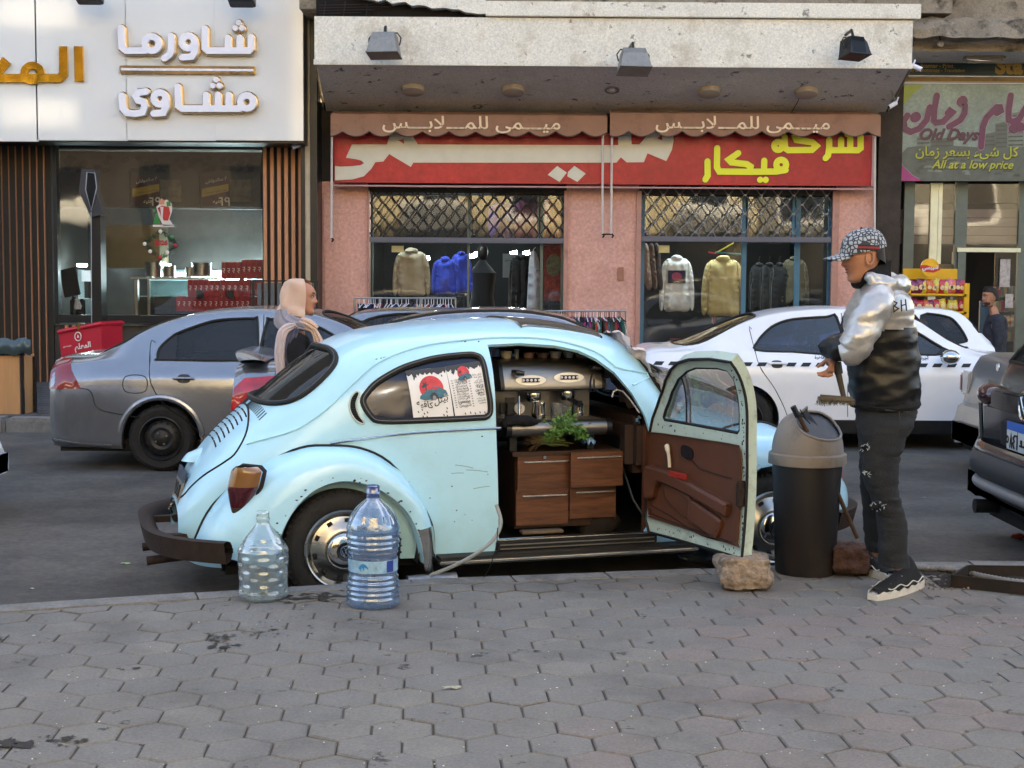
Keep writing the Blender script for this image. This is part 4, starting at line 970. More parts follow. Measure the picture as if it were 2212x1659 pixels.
def rail(u0,u1,v,Y,n,lab,cols,seed,hlen=.62):
 t=thing('clothes_rail',lab,'clothes rail',at(u0,v,Y)*1);a=at(u0,v,Y);b=at(u1,v,Y)
 part('top_bar',MB().tube([a,b],.011,8),steel,t)
 for p in(a,b):
  part('upright',MB().tube([p,(p.x,p.y,.06)],.012,8),steel,t);part('foot',MB().tube([(p.x,p.y-.22,.03),(p.x,p.y+.22,.03)],.014,8),steel,t)
 rr=random.Random(seed);protos={};made=[]
 for i in range(n):
  x_=a.x+.05+(b.x-a.x-.1)*(i+rr.uniform(.1,.9))/n;c,cn=rr.choice(cols);tw=rr.uniform(-.35,.35)
  key=(c,rr.randrange(2))
  if key not in protos:
   mb=MB();hl=hlen*rr.uniform(.85,1.1);wv=rr.uniform(0,6)
   def gf(u,v_):
    prof=.045+.16*min(1,v_*5)+.05*v_;s=math.sin(math.pi*2*u)
    return Vector((.028*s*(1+.4*v_)+.012*math.sin(v_*6+wv),prof*math.cos(2*math.pi*u),-.075-hl*v_))
   mb.grid(gf,12,7)
   hk=MB().tube([(0,-.2,-.12),(0,0,-.07),(0,.2,-.12)],.007,5).tube([(0,0,-.07),(0,0,.0),(0,.012,.012),(0,.02,0)],.0035,5)
   r0=part('hanging_garment',mb,mat('rail_cloth_'+c,hx(c),rough=.9,var=.15));part('hanger',hk,whitel if rr.random()<.5 else black,r0,world=False)
   protos[key]=r0;o=r0
  else:o=copy_tree(protos[key])
  o.location=(x_,a.y,a.z);o.rotation_euler=(0,0,tw)
  tag(o,cn,'garment','tops on the pavement clothes rails');made.append((x_,cn,o))
 number(made,'%s top from the left on the '+('left' if u0<1000 else 'right')+' pavement clothes rail','only %s top on the '+('left' if u0<1000 else 'right')+' pavement clothes rail')
rail(766,984,644,19.0,34,'long chrome clothes rail before the left shop window',[('16161a','black'),('1b1f2c','navy'),('2a2d33','charcoal'),('16161a','black'),('8e2430','red'),('22345c','blue'),('b0925c','tan'),('8a8f98','grey'),('3c5c94','sky blue')],4,.5)
rail(1174,1352,672,18.2,46,'crowded chrome clothes rail before the middle pier',[('16161a','black'),('1d2333','navy'),('8e2a44','crimson'),('b04a78','pink'),('2f5a50','green'),('b8b4ac','pale grey'),('5a5d66','grey'),('2c3c6c','blue'),('a83c34','red'),('4a3a34','brown')],8,.55)
rb_=thing('stationery_shop_building','old concrete building with a glass shop front at the right','building',(8,20.8,0))
YG=20.7
def badd(*q):
 m=MB()
 for k in q:m.add(k.v,k.f)
 return m
part('dark_pilaster',badd(slab(1903,150,1936,800,20.3,.4)),mat('pilaster_dirty',hx('3d342d'),rough=.85,var=.4,scale=5,bump=.6,bscale=12),rb_)
part('concrete_beam',MB().grid(lambda a,b:Vector((X(1960,19.4)+5.5*a,19.4+.05*noise.noise(Vector((a*22,b*4,1))),Z(104,19.4)+(Z(78,19.4)-Z(104,19.4))*b+.02*noise.noise(Vector((a*30,0,b*3))))),60,5),stone,rb_)
part('broken_ledge',MB().grid(lambda a,b:Vector((X(1960,19.0)+5.5*a,19.05+.3*b+.08*noise.noise(Vector((a*18,b*4,6))),Z(78,19.2)+.0+(.28*math.sin(b*3.1))+.03*noise.noise(Vector((a*26,b,9))))),60,8),stone,rb_)
part('concrete_wall',MB().box((X(1962,19.5),19.45,Z(60,19.4)),(X(1962,19.5)+16,30,19)),stone,rb_)
part('shadowed_soffit',MB().box((X(1942,19.5),19.45,Z(104,19.45)),(X(1942,19.5)+8,20.9,Z(104,19.45)+.06)),soff,rb_)
green=mat('dark_green_sign',hx('15302e'),rough=.4,var=.1);ochre=mat('ochre_lettering',hx('a5843c'),rough=.5)
gs=thing('computer_services_sign','dark green sign with ochre English lettering under the concrete ledge','sign',at(2100,180,20.5))
YQ=20.5
part('sign_panel',slab(1940,116,2700,168,YQ,.08),green,gs)
part('ochre_border',badd(slab(1925,168,2700,180,YQ-.01,.09),slab(1940,102,2700,116,YQ-.01,.09)),mat('ochre_band',hx('96742e'),rough=.5,dirt=hx('4a3a20'),dscale=5),gs)
for txt,u,v,w in(('Computer services - Internet',1946,134,133),('Fax - Scannar - Print',1962,146,96),('Typing & Photocopy - Translation',1948,157,134)):
 part('lettering',text_mb(txt,at(u,v,YQ-.006),(1,0,0),(0,0,1),width=w*YQ/FPX,bold=.02),ochre,gs)
part('lettering',text_mb('Sta',at(2149,161,YQ-.006),(1,0,0),(0,0,1),height=38*YQ/FPX,bold=.05),ochre,gs)
ps=thing('gift_shop_sign','printed sign with purple Arabic lettering and the words Old Days','sign',at(2100,392,20.4));YP=20.4
part('sign_panel',slab(1937,181,2700,392,YP,.06),wmat('grey_green_print',hx('8fa09a'),.18,.9,.25,0,1,spots=hx('5a6664'),sscale=1.2,samt=.6,spos=(.45,.65)),ps)
def ppoly(l,m,lift,nm):
 part(nm,MB().add([at(u,v,YP-lift)for u,v in l],[tuple(range(len(l)))]),m,ps,smooth=False)
q4=lambda x,y:(1681.1+x*.32,y*.32)
ppoly([(1937,183),(1998,183),(1975,200),(1950,228),(1937,255)],mat('print_lime',hx('8a9a2a'),rough=.3),.003,'lime_corner')
ppoly([(1937,338),(1950,358),(1970,378),(1992,391),(1937,391)],mat('print_magenta',hx('9a2672'),rough=.3),.003,'magenta_corner')
pg=[mat('print_grey_%d'%i,hx(c),rough=.3,var=.3,scale=6)for i,c in enumerate(('4c5553','68736f','3a4140','9aa8a2'))]
ppoly([(1940,340),(1960,318),(2020,312),(2110,318),(2240,300),(2400,300),(2400,391),(1994,391),(1972,378),(1952,358)],pg[0],.002,'printed_street')
rnd=random.Random(6)
for k in range(26):
 u=rnd.uniform(1985,2200);v=rnd.uniform(345,384);w=rnd.uniform(6,13)
 ppoly([(u-w,v),(u-w*.6,v-5),(u+w*.5,v-5),(u+w,v)],rnd.choice(pg[1:3]),.0025+.00002*k,'printed_car')
for k,(u0,v0,u1,v1)in enumerate(((2150,262,2176,318),(2176,240,2212,318),(2120,285,2150,318),(1980,290,2010,316),(2010,296,2060,316))):
 ppoly([(u0,v1),(u0,v0+6),(u1,v0),(u1,v1)],pg[k%2],.003+.0002*k,'printed_building')
 for r in range(int((v1-v0)/9)):
  ppoly([(u0+2,v0+12+r*9),(u0+2,v0+9+r*9),(u1-2,v0+8+r*9),(u1-2,v0+11+r*9)],pg[2],.0042+.00002*k,'printed_windows')
purple=mat('purple_lettering',hx('5a1a48'),rough=.3,var=.3,scale=10);pinkh=mat('pink_outline',hx('b088a2'),rough=.4)
def q4s(l):return[(at(*q4(x,y),YP).x,at(*q4(x,y),YP).z)for x,y in l]
z7=lambda x,y:(at(1902.3+x*.18666,132.7+y*.18666,YP).x,at(1902.3+x*.18666,132.7+y*.18666,YP).z)
def z7s(l):return[z7(*p)for p in l]
for l in([z7s([(310,625),(265,690),(280,780),(350,815),(440,780),(530,680),(570,530)])],[z7s([(395,650),(410,640)])],[z7s([(650,395),(620,560),(615,680),(640,710),(720,700),(780,640),(830,590),(800,570),(775,600)])],[z7s([(975,510),(970,600),(920,680),(790,755)])],[z7s([(935,470),(950,455)])],[z7s([(1340,600),(1390,570),(1380,530),(1340,530),(1300,570),(1220,660),(1180,760),(1160,990)])],[z7s([(1505,395),(1480,560),(1480,680),(1530,700),(1600,670),(1650,580),(1700,500)])],[z7s([(1535,780),(1545,780)])],[z7s([(1605,760),(1615,760)])]):
 o=part('purple_letter',strokes(MB(),l,.085 if len(l[0])>2 else.14,(0,YP-.004,0),(1,0,0),(0,0,1),depth=.006),purple,ps,smooth=False)
 part('outline',strokes(MB(),l,.098 if len(l[0])>2 else.152,(0,YP-.004,0),(1,0,0),(0,0,1),depth=.002),pinkh,o,smooth=False)
lime=mat('lime_lettering',hx('a8ac3c'),rough=.4);inkm=mat('letter_shadow_ink',hx('33261a'),rough=.5)
for txt,x_,y_,w,ar,m,sk in(('Old Days',445,945,680,0,mat('plum_lettering',hx('4e1c40'),rough=.3),.35),('كل شىء بسعر زمان',400,1130,1180,1,lime,0),('All at a low price',585,1270,940,0,lime,.3)):
 a=z7(x_,y_);part('lettering',text_mb(txt,(a[0],YP-.012,a[1]),(1,0,0),(0,0,1),width=w*.18666*YP/FPX,ar=bool(ar),skew=sk,bold=.02),m,ps)
 part('lettering',text_mb(txt,(a[0]+.008,YP-.009,a[1]-.012),(1,0,0),(0,0,1),width=w*.18666*YP/FPX,ar=bool(ar),skew=sk,bold=.03),inkm,ps,label='dark shadow printed behind the lettering')
part('sign_lip',slab(1935,178,2700,183,YP-.02,.1),mat('white_lip',hx('c9cfc4'),rough=.4),ps)
fr=mat('grey_green_frame',hx('5d6661'),rough=.45,metal=.3,var=.15);frl=mat('bright_alu',hx('c9ccb8'),rough=.35,metal=.4)
mauve=mat('mauve_shutter_panel',hx('7b6c70'),rough=.35,var=.08)
sw_=part('shop_window',badd(slab(1955,392,1966,800,YG,.06),slab(2066,392,2079,800,YG,.06),slab(2204,392,2216,800,YG,.06),slab(2079,534,2204,543,YG,.06),slab(1966,438,2204,440,YG-.005,.02)),fr,rb_)
part('bright_mullion',slab(2012,395,2016,800,YG-.01,.05),frl,sw_);part('bright_mullion',slab(2029,395,2032,570,YG-.01,.05),frl,sw_)
part('pane',slab(1966,392,2066,800,YG+.03,.01),glassw,sw_);part('pane',slab(2079,392,2204,534,YG+.03,.01),glassw,sw_);part('pane',slab(2150,543,2204,800,YG+.03,.01),glassw,sw_);part('pane',slab(2216,392,2700,800,YG+.03,.01),glassw,sw_)
for r in range(4):
 part('shutter_panel',slab(1940,452+r*19,2066,470+r*19,YG+.25,.05),mauve,rb_);part('shutter_panel',slab(2079,452+r*19,2204,470+r*19,YG+.25,.05),mauve,rb_)
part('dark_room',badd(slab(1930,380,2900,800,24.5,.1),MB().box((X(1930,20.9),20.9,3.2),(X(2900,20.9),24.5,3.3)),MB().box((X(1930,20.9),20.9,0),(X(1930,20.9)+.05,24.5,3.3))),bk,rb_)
part('door_jamb',slab(2070,543,2079,800,YG-.05,.3),fr,rb_);part('door_header',slab(2068,535,2205,545,YG-.06,.2),frl,rb_)
part('blue_door',slab(2118,650,2140,800,21.2,.06),mat('blue_grey_door',hx('3d5a74'),rough=.5),rb_)
part('cardboard_sheet',slab(2025,570,2064,640,YG+.1,.02),mat('cardboard',hx('7d6c50'),rough=.8),rb_)
for k,(u,v,w,h)in enumerate(((2171,560,20,60),(2150+30,575+60,16,30))):
 solo('door_poster',('tall white poster with pictures on the right glass','small white card on the right glass')[k],'poster',slab(u-w/2,v,u+w/2,v+h,YG-.01,.004),mat('poster_print',hx('a8a09c'),rough=.5,var=.5,scale=18))
sh=thing('goods_shelf','shelves of small boxed goods behind the right glass','shelf',at(2190,700,21.4))
for r in range(4):part('shelf_board',slab(2150,640+r*32,2240,643+r*32,21.3,.3),fr,sh)
rnd=random.Random(12);gp=[mat('pack_'+c,hx(c),rough=.5)for c in('8e8a80','77706a','a8323c','56606a','9a8a5a')]
gd=MB();fm=[]
for r in range(4):
 u=2152
 while u<2236:
  w=rnd.uniform(4,8);q=slab(u,640+r*32-rnd.uniform(14,24),u+w-.6,640+r*32,21.32,.15);gd.add(q.v,q.f);fm+=[rnd.randrange(5)]*6;u+=w
part('packed_goods',gd,None,sh,mats=gp,fmat=fm,smooth=False,kind='stuff')
t=thing('sign_floodlight','old glass floodlight over the dark green sign','floodlight',at(2123,120,19.9))
part('lamp_housing',place(MB().box((-.30,-.12,-.07),(.30,.1,.07),.05),Matrix.Translation(at(2123,121,19.9))@Matrix.Rotation(R(4),4,'Y')),mat('dusty_lamp_glass',hx('7c7466'),rough=.3,coat=.5),t)
part('lamp_rim',MB().tube([at(2080,128,19.85),at(2095,134,19.8),at(2170,134,19.8)],.016,6),floodm,t)
for u in(2088,2165):part('bracket',MB().box(at(u-5,100,19.9),at(u+5,112,20.1)),mat('old_cream_rim',hx('b39c82')),t)
for k,(u,v)in enumerate(((2032,95),(2160,76))):
 t=thing('hanging_bulb',('bare bulb hanging on a wire left of the old floodlight','small bulb under the broken ledge')[k],'bulb',at(u,v,19.3))
 part('bulb_glass',MB().ico(at(u,v,19.3),.045,2),mat('milky_bulb',hx('b8b0a6'),rough=.3),t)
 part('cord',MB().tube([at(u,v-4,19.3),at(u-3,v-20,19.3),at(u+3,v-34,19.3)],.008,5),black,t)
yb=wmat('yellow_plaster',hx('b8a67c'),.12,.4,.85,.2,5,spots=hx('8c7040'),sscale=.5,samt=.5,spos=(.5,.7))
wd_=mat('far_window_dark',hx('1a1c20'),rough=.15);whb=mat('far_trim_white',hx('cfc8b4'),rough=.7)
for k,(x0,x1,h,m,lab)in enumerate(((-42,-8,14.5,wmat('dark_brown_stone',hx('332c25'),.2,.6,.85,.2,5),'brown stone apartment block across the street, left'),(-7.9,9,15.5,yb,'yellow plastered apartment block opposite the clothes shop'),(9.1,42,12.5,wmat('grey_stone_block',hx('77705f'),.15,.5,.85,.2,5),'pale apartment block across the street, right'))):
 t=thing('apartment_building',lab,'building',(x0,-12,0))
 part('wall',MB().box((x0,-20,0),(x1,-12,h)),m,t)
 part('roof_cornice',MB().box((x0-.2,-12,h-.5),(x1+.2,-11.5,h)),whb,t)
 n=int((x1-x0)/3.2)
 for r in range(1,int(h/3.4)):
  for c in range(n):
   xx=x0+(c+.5)*(x1-x0)/n;zz=r*3.4
   if-20<xx<22:
    f=part('window',MB().box((xx-.8,-12.0,zz+.2),(xx+.8,-11.93,zz+2.3)),whb if k else m,t,smooth=False);part('pane',MB().box((xx-.65,-11.95,zz+.35),(xx+.65,-11.91,zz+2.15)),wd_,f,smooth=False)
    if c%3==1:part('balcony',MB().box((xx-1.3,-12,zz-.15),(xx+1.3,-10.9,zz+.0)).box((xx-1.3,-10.95,zz),(xx+1.3,-10.9,zz+.8)),whb,t,smooth=False)
 part('shop_front',MB().box((x0+1,-12,.2),(x1-1,-11.9,2.9)),wd_,t)
# ================================================= the light blue coffee car
BY=R(17.8);BT=Vector((-1.08,7.886,-0.14))
BM=Matrix.Translation(BT)@Matrix.Rotation(BY,4,'Z')
def cl(u,v,yc):
 """pixel -> (x,z) on the car's own plane y=yc"""
 n=Vector((-math.sin(BY),math.cos(BY),0));C=Vector((0,0,CAMH));d=ray(u,v)
 t=(yc-n.dot(C-BT))/n.dot(d);p=BM.inverted()@(C+d*t);return(p.x,p.z)
paint=mat('light_blue_paint',hx('b0e0f4'),rough=0.24,var=0.035,scale=2.2,coat=0.5,dirt=hx('93b0b2'),dscale=1.6,damt=.28)
paint_in=mat('pale_green_door_paint',hx('b6c8be'),rough=0.4,var=0.05,scale=5,dirt=hx('5a4638'),dscale=9,damt=.6)
def bsec(zt,zb,wb,zs,ws,n=2.35,K1=9,K2=6):
 P=[];q=max(0,min(1,(wb-.58)/.09));n=2.35+.35*q;ny=2.35+1.0*q
 for i in range(K1):
  a=math.pi/2*i/(K1-1)
  P.append((wb*abs(math.sin(a))**(2/ny),zb+(zt-zb)*abs(math.cos(a))**(2/n)))
 for i in range(1,K2+1):
  f=i/K2
  P.append((wb+(ws-wb)*f**1.6+.012*math.sin(math.pi*f),zb+(zs-zb)*f))
 return P
BK=[(-.79,.47,.38,.26,.29,.24),(-.775,.50,.40,.30,.29,.26),(-.73,.60,.44,.36,.28,.32),(-.66,.715,.48,.42,.27,.38),(-.55,.845,.54,.475,.26,.43),(-.44,.945,.60,.52,.24,.48),(-.34,1.035,.65,.555,.23,.52),(-.18,1.165,.72,.60,.22,.57),(-.02,1.275,.79,.632,.21,.61),(.15,1.36,.84,.655,.21,.64),(.35,1.405,.87,.675,.21,.66),(.63,1.438,.88,.69,.21,.675),(.97,1.453,.88,.693,.21,.68),(1.25,1.437,.88,.69,.21,.675),(1.5,1.395,.875,.682,.21,.67),(1.65,1.355,.87,.672,.21,.66),(1.73,1.29,.86,.665,.21,.655),(1.83,1.14,.85,.655,.21,.64),(1.93,1.0,.83,.64,.22,.62),(2.02,.965,.80,.615,.22,.59),(2.25,.925,.76,.55,.24,.53),(2.5,.855,.69,.47,.26,.45),(2.75,.735,.60,.385,.28,.37),(2.93,.60,.50,.31,.30,.29),(3.03,.46,.40,.24,.32,.22)]
BS=Surf([(k[0],bsec(*k[1:]))for k in BK])
beetle=thing('vintage_car','light blue round-backed vintage car fitted out as a coffee bar, its door standing open','car',BT,BY)
def bpart(name,mb,m,par=beetle,**k):return part(name,mb,m,par,world=False,**k)
qw=[cl(u,v,-.63)for u,v in((784,868),(797,845),(820,824),(867,798),(912,783),(951,774),(1005,768),(1030,769),(1042,781),(1047,830),(1052,880),(1044,897),(1020,900),(923,905),(825,908),(800,898))]
L_qw=BS.side(qw,-1,4);L_qwf=BS.side(qw,1,4)
door_o=[(.845,.29),(.828,.8),(.815,1.325),(1.0,1.332),(1.20,1.318),(1.33,1.29),(1.425,1.245),(1.519,1.172),(1.614,1.055),(1.69,.93),(1.722,.84),(1.745,.6),(1.75,.36),(1.70,.285)]
L_door=BS.side(door_o,-1,smooth=False)
wd_f=[(.90,.93),(.90,1.22),(.93,1.27),(1.2,1.265),(1.38,1.21),(1.5,1.11),(1.6,.97),(1.59,.93)]
L_wdf=BS.side(wd_f,1,smooth=False)
rw=[(-.365,0),(-.35,-.2),(-.30,-.345),(-.22,-.44),(-.12,-.478),(-.02,-.465),(.025,-.40),(.02,-.2),(.012,0),(.02,.2),(.025,.40),(-.02,.465),(-.12,.478),(-.22,.44),(-.30,.345),(-.35,.2)]
L_rw=BS.plan(rw,4)
ws_=[(1.99,0),(1.975,-.3),(1.93,-.5),(1.86,-.57),(1.77,-.55),(1.71,-.44),(1.70,-.2),(1.70,0),(1.70,.2),(1.71,.44),(1.77,.55),(1.86,.57),(1.93,.5),(1.975,.3)]
L_ws=BS.plan(ws_,4)
lid=[(-.40,0),(-.41,-.2),(-.44,-.36),(-.50,-.415),(-.56,-.40),(-.64,-.35),(-.72,-.27),(-.765,-.18),(-.775,0),(-.765,.18),(-.72,.27),(-.64,.35),(-.56,.40),(-.50,.415),(-.44,.36),(-.41,.2)]
L_lid=BS.plan(lid,4,t1=.62)
hood=[(2.06,0),(2.07,-.3),(2.12,-.44),(2.3,-.43),(2.6,-.35),(2.85,-.26),(2.97,-.14),(2.99,0),(2.97,.14),(2.85,.26),(2.6,.35),(2.3,.43),(2.12,.44),(2.07,.3)]
L_hood=BS.plan(hood,4,t1=.62)
holes=[L_qw,L_qwf,L_door,L_wdf,L_rw,L_ws,L_lid,L_hood]
body=BS.panel(None,holes,d=.034,flange=.02)
bpart('body_shell',body,paint)
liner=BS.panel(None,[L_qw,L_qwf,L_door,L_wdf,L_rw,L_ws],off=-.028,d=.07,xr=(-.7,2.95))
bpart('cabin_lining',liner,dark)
ev=BS.panel(shrink(L_lid,.005),[],off=.003,d=.03,flange=-.012)
bpart('engine_lid',ev,paint)
bpart('front_hood',BS.panel(shrink(L_hood,.005),[],off=.003,d=.05,flange=-.012),paint)
for L,nm in((L_qw,'quarter_window'),(L_qwf,'quarter_window'),(L_wdf,'door_window'),(L_ws,'windscreen'),(L_rw,'rear_window')):
 w=bpart(nm,BS.panel(L,[],off=-.006,d=.06),darkglass if L is not L_qw else mat('navy_window_film',hx('232b40'),rough=.12,var=.08))
 part('window_seal',MB().tube(BS.pts(L,.003),.017,8,closed=True),rubber,w,world=False)
 part('bright_strip',MB().tube(BS.pts(shrink(L,.001),.0185),.0032,5,closed=True),dulltrim,w,world=False)
 if nm=='quarter_window' and L is L_qw:near_qw=w
for sg in(-1,1):
 rail=BS.pts(BS.side([(1.62,1.10),(1.53,1.20),(1.42,1.285),(1.2,1.345),(.97,1.36),(.75,1.352),(.45,1.315),(.22,1.235),(.07,1.12),(-.06,1.0),(-.2,.90),(-.36,.80)],sg,5)[:-6],.004)
 bpart('roof_gutter',MB().tube(rail,.007,6),paint)
 belt=BS.pts(BS.side([(.825,.885),(.6,.884),(.354,.873),(.15,.852),(-.016,.825)],sg,5)[:-5],.004)
 bpart('belt_moulding',MB().tube(belt,.0065,6),chrome)
rc=MB();rr_=random.Random(77)
for k in range(26):
 q=rr_.choice([(rr_.uniform(.2,.8),None),(rr_.uniform(.15,.8),rr_.uniform(.35,.86))]);x_=q[0];z_=q[1]if q[1]else 1.24+.10*min(1,(x_-.15)/.5);r_=rr_.uniform(.0015,.006)
 c_=BS.pts([(x_,-BS.t_for_z(np.array([x_]),np.array([z_]))[0])],.0005)[0];rc.ico(c_,(r_,.002,r_*.7),0,.5,k)
bpart('paint_chips',rc,rust,kind='stuff')
for x_,z_,l_,s_ in((.60,.70,.10,-.02),(.66,.672,.12,-.015),(.58,.655,.07,0),(.70,.57,.09,.01),(.30,.60,.06,.02)):
 L=BS.side([(x_,z_),(x_+l_/2,z_+s_/2+.003),(x_+l_,z_+s_)],-1,4)[:-4];bpart('scratch',MB().tube(BS.pts(L,.0004),.0014,4),mat('dull_scratch',hx('6a7f82'),rough=.7))
sr=BS.plan([(1.05,-.36),(1.1,-.39),(1.48,-.39),(1.52,-.36),(1.52,.36),(1.48,.39),(1.1,.39),(1.05,.36)],3)
sunroof=bpart('sunroof',BS.panel(sr,[],off=.012,d=.06,flange=-.02),mat('dark_sunroof_vinyl',hx('33302e'),rough=.35,var=.1,coat=.3))
part('bright_strip',MB().tube(BS.pts(sr,.006),.006,5,closed=True),chrome,sunroof,world=False)
slot=MB()
for k in range(-14,15):
 y=k*.026
 if abs(y)<.04:continue
 x0=-.385-.0*abs(y)+.10*(abs(y)/.36)**2*.3
 L=[(x0-.045+.04*i/3,y)for i in range(4)]
 q=BS.plan(L,smooth=False)if False else list(zip([p[0]for p in L],BS.t_for_y(np.array([p[0]for p in L]),np.array([p[1]for p in L]))))
 slot.tube(BS.pts([(a+.022,b)for a,b in q],.0012),.0042,4,flat=.6)
bpart('intake_slots',slot,rubber,kind='stuff')
for sg in(-1,1):
 for ya,yb in((.028,.115),(.140,.245)):
  for k in range(8):
   x_=-.425-.023*k;ys_=np.linspace(ya,yb,6);t=BS.t_for_y(np.full(6,x_),ys_,.62)*sg
   bpart('louvre',MB().tube(BS.pts(list(zip(np.full(6,x_),t)),.0032),.0052,6,flat=.8),lou)
bpart('lid_gap_shadow',MB().tube(BS.pts(L_lid,-.001),.0065,5,closed=True),lou)  # black tube stands in for the shadow line round the engine lid
lampm=MB()
lampm.grid(lambda u,v:Vector((-.58-(.17-.05*v)*math.sin(math.pi*u)**.7,-.10*math.cos(math.pi*u),.705+.045*math.sin(v*math.pi/2))),16,4)
lampm.grid(lambda u,v:Vector((-.58-.12*math.sin(math.pi*u)**.7*(1-v),-.10*math.cos(math.pi*u)*(1-v*.6),.75+.035*math.sin(v*math.pi/2))),16,5)
lampm.grid(lambda u,v:Vector((-.58-.17*math.sin(math.pi*u)**.7*(1-v),-.10*math.cos(math.pi*u)*(1-v*.6),.705)),16,2)
lampm.v=[q-Vector((0,0,.025))for q in lampm.v];bpart('plate_lamp',lampm,paint)
pm=Matrix.Translation((-.76,.0,.55))@Matrix.Rotation(R(-90),4,'Z')@Matrix.Rotation(R(-14),4,'X')
plate_grey=mat('worn_plate_beige',hx('7d766a'),rough=.6,dirt=hx('3c3a36'),dscale=30,damt=.7)
plate_blue=mat('worn_plate_blue',hx('2e3c4e'),rough=.6,dirt=hx('7a7a74'),dscale=40,damt=.7)
pl=bpart('number_plate',place(MB().box((-.17,-.006,-.09),(.17,.006,.03)),pm),plate_grey)
part('plate_band',place(MB().box((-.17,-.0065,.031),(.17,.006,.09)),pm),plate_blue,pl,world=False)
part('plate_lettering',place(strokes(MB(),[[(-.13,.01),(-.13,-.05)],[(-.10,.01),(-.07,-.05),(-.04,.01)],[(-.02,-.05),(.01,.01),(.04,-.05)],[(.07,.0),(.1,.01),(.08,-.02),(.1,-.05)],[(.14,.01),(.13,-.03),(.14,-.05)]],.012,(0,-.007,0),(1,0,0),(0,0,1),depth=.001),pm),rubber,pl,world=False)
bpart('lid_latch',MB().box((-.80,-.03,.44),(-.77,.03,.475),.008).tube([(-.80,0,.45),(-.815,0,.42),(-.80,0,.395)],.008,6),chrome)
def fender(name,cx,hub,sec,sg,front=False):
 """sec: (seam x,z,y ; bulge x,z,y ; lip x,z,y)"""
 tb=np.array([[*a,*b,*c]for a,b,c in sec]);us=np.linspace(0,1,len(sec))
 nu,nv=44,14;vs=[]
 U=np.linspace(0,1,nu+1);T=hermite(us,tb,U)
 mb=MB();P=[]
 for j in range(nv+1):
  w=j/nv
  for i in range(nu+1):
   a=T[i,0:3];b=T[i,3:6];c=T[i,6:9]
   p=(1-w)**3*a+3*(1-w)**2*w*(a*.45+b*.55)+3*(1-w)*w**2*b+w**3*c
   P.append(Vector((p[0],p[2]*sg,p[1])))
 n=nu+1
 mb.add(P,[(j*n+i,j*n+i+1,(j+1)*n+i+1,(j+1)*n+i)for j in range(nv)for i in range(nu)])
 lip=P[-n:];mb.quadstrip(lip,[p+Vector((0,-.05*sg,0))+(Vector((hub,p.y,.29))-p).normalized()*.012 for p in lip])
 f=bpart(name,mb,paint)
 if not front:
  gd_=MB();m_=6;Q=[P[j*n+i]+Vector((.004,.005*sg,-.055*(1-i/(m_-1))**2))for j in range(nv+1)for i in range(m_)]
  gd_.add(Q,[(j*m_+i,j*m_+i+1,(j+1)*m_+i+1,(j+1)*m_+i)for j in range(nv)for i in range(m_-1)]);bpart('stone_guard',gd_,chrome)
 part('fender_beading',MB().tube([P[n+i]*.4+P[i]*.6+Vector((0,.006*sg,.003))for i in range(n)],.0075,6),rubber,f,world=False)
 ch=MB();rr_=random.Random(int(hub*10)+sg)
 for k in range(26):
  i=rr_.randrange(4,nu-3);j=nv-1;q=P[j*n+i].lerp(P[(j+1)*n+i],rr_.random());r_=rr_.uniform(.003,.009);ch.ico(q+Vector((0,.0*sg,0)),(r_,.0022,r_*.6),1,.8,k)
 part('rust_chips',ch,rust,f,world=False,kind='stuff')
 return f
RS=[((.492,.185,.668),(.47,.2,.80),(.415,.20,.775)),((.487,.34,.668),(.46,.36,.81),(.385,.345,.785)),((.432,.507,.665),(.40,.52,.815),(.325,.472,.785)),((.334,.65,.66),(.29,.64,.81),(.215,.575,.785)),((.176,.772,.652),(.14,.745,.80),(.10,.632,.785)),((.03,.812,.64),(.0,.785,.80),(-.01,.65,.785)),((-.12,.815,.60),(-.13,.775,.79),(-.12,.627,.785)),((-.27,.775,.545),(-.27,.735,.78),(-.22,.56,.785)),((-.42,.695,.49),(-.40,.65,.76),(-.29,.465,.78)),((-.56,.58,.44),(-.53,.54,.73),(-.335,.36,.775)),((-.66,.45,.40),(-.625,.42,.71),(-.355,.27,.77)),((-.72,.31,.36),(-.67,.28,.69),(-.36,.215,.765))]
FS=[((1.93,.22,.62),(1.97,.22,.78),(2.03,.21,.775)),((1.94,.40,.625),(2.0,.40,.80),(2.085,.38,.785)),((1.99,.60,.62),(2.07,.58,.80),(2.16,.52,.785)),((2.08,.76,.60),(2.17,.72,.80),(2.28,.61,.785)),((2.24,.85,.56),(2.32,.80,.79),(2.42,.645,.785)),((2.45,.865,.50),(2.52,.80,.78),(2.55,.635,.785)),((2.68,.79,.42),(2.75,.72,.75),(2.67,.57,.78)),((2.87,.66,.35),(2.95,.60,.72),(2.755,.47,.775)),((2.98,.50,.29),(3.07,.46,.68),(2.80,.36,.77)),((3.03,.32,.24),(3.08,.30,.64),(2.82,.23,.76))]
for sg in(-1,1):
 fender('rear_fender',0,0.0,RS,sg);fender('front_fender',0,2.446,FS,sg,True)
def lampp(u,z,sg,g=0.0):
 h=(z-.46)/.265;w=(.088+g)*min(1,(max(h,0.0)*1.6)**.55)*(1 if h<.93 else max(0,1-(h-.93)*6));a=math.pi*u
 dx=-math.cos(a)*w;dd=math.sin(a)*(.09*(.35+.65*min(1,h*1.8)))
 return Vector((-.46-.06*(1-h)+dx*.62-dd*.80,sg*(.62+.02*h+dx*.75+dd*.52),z))
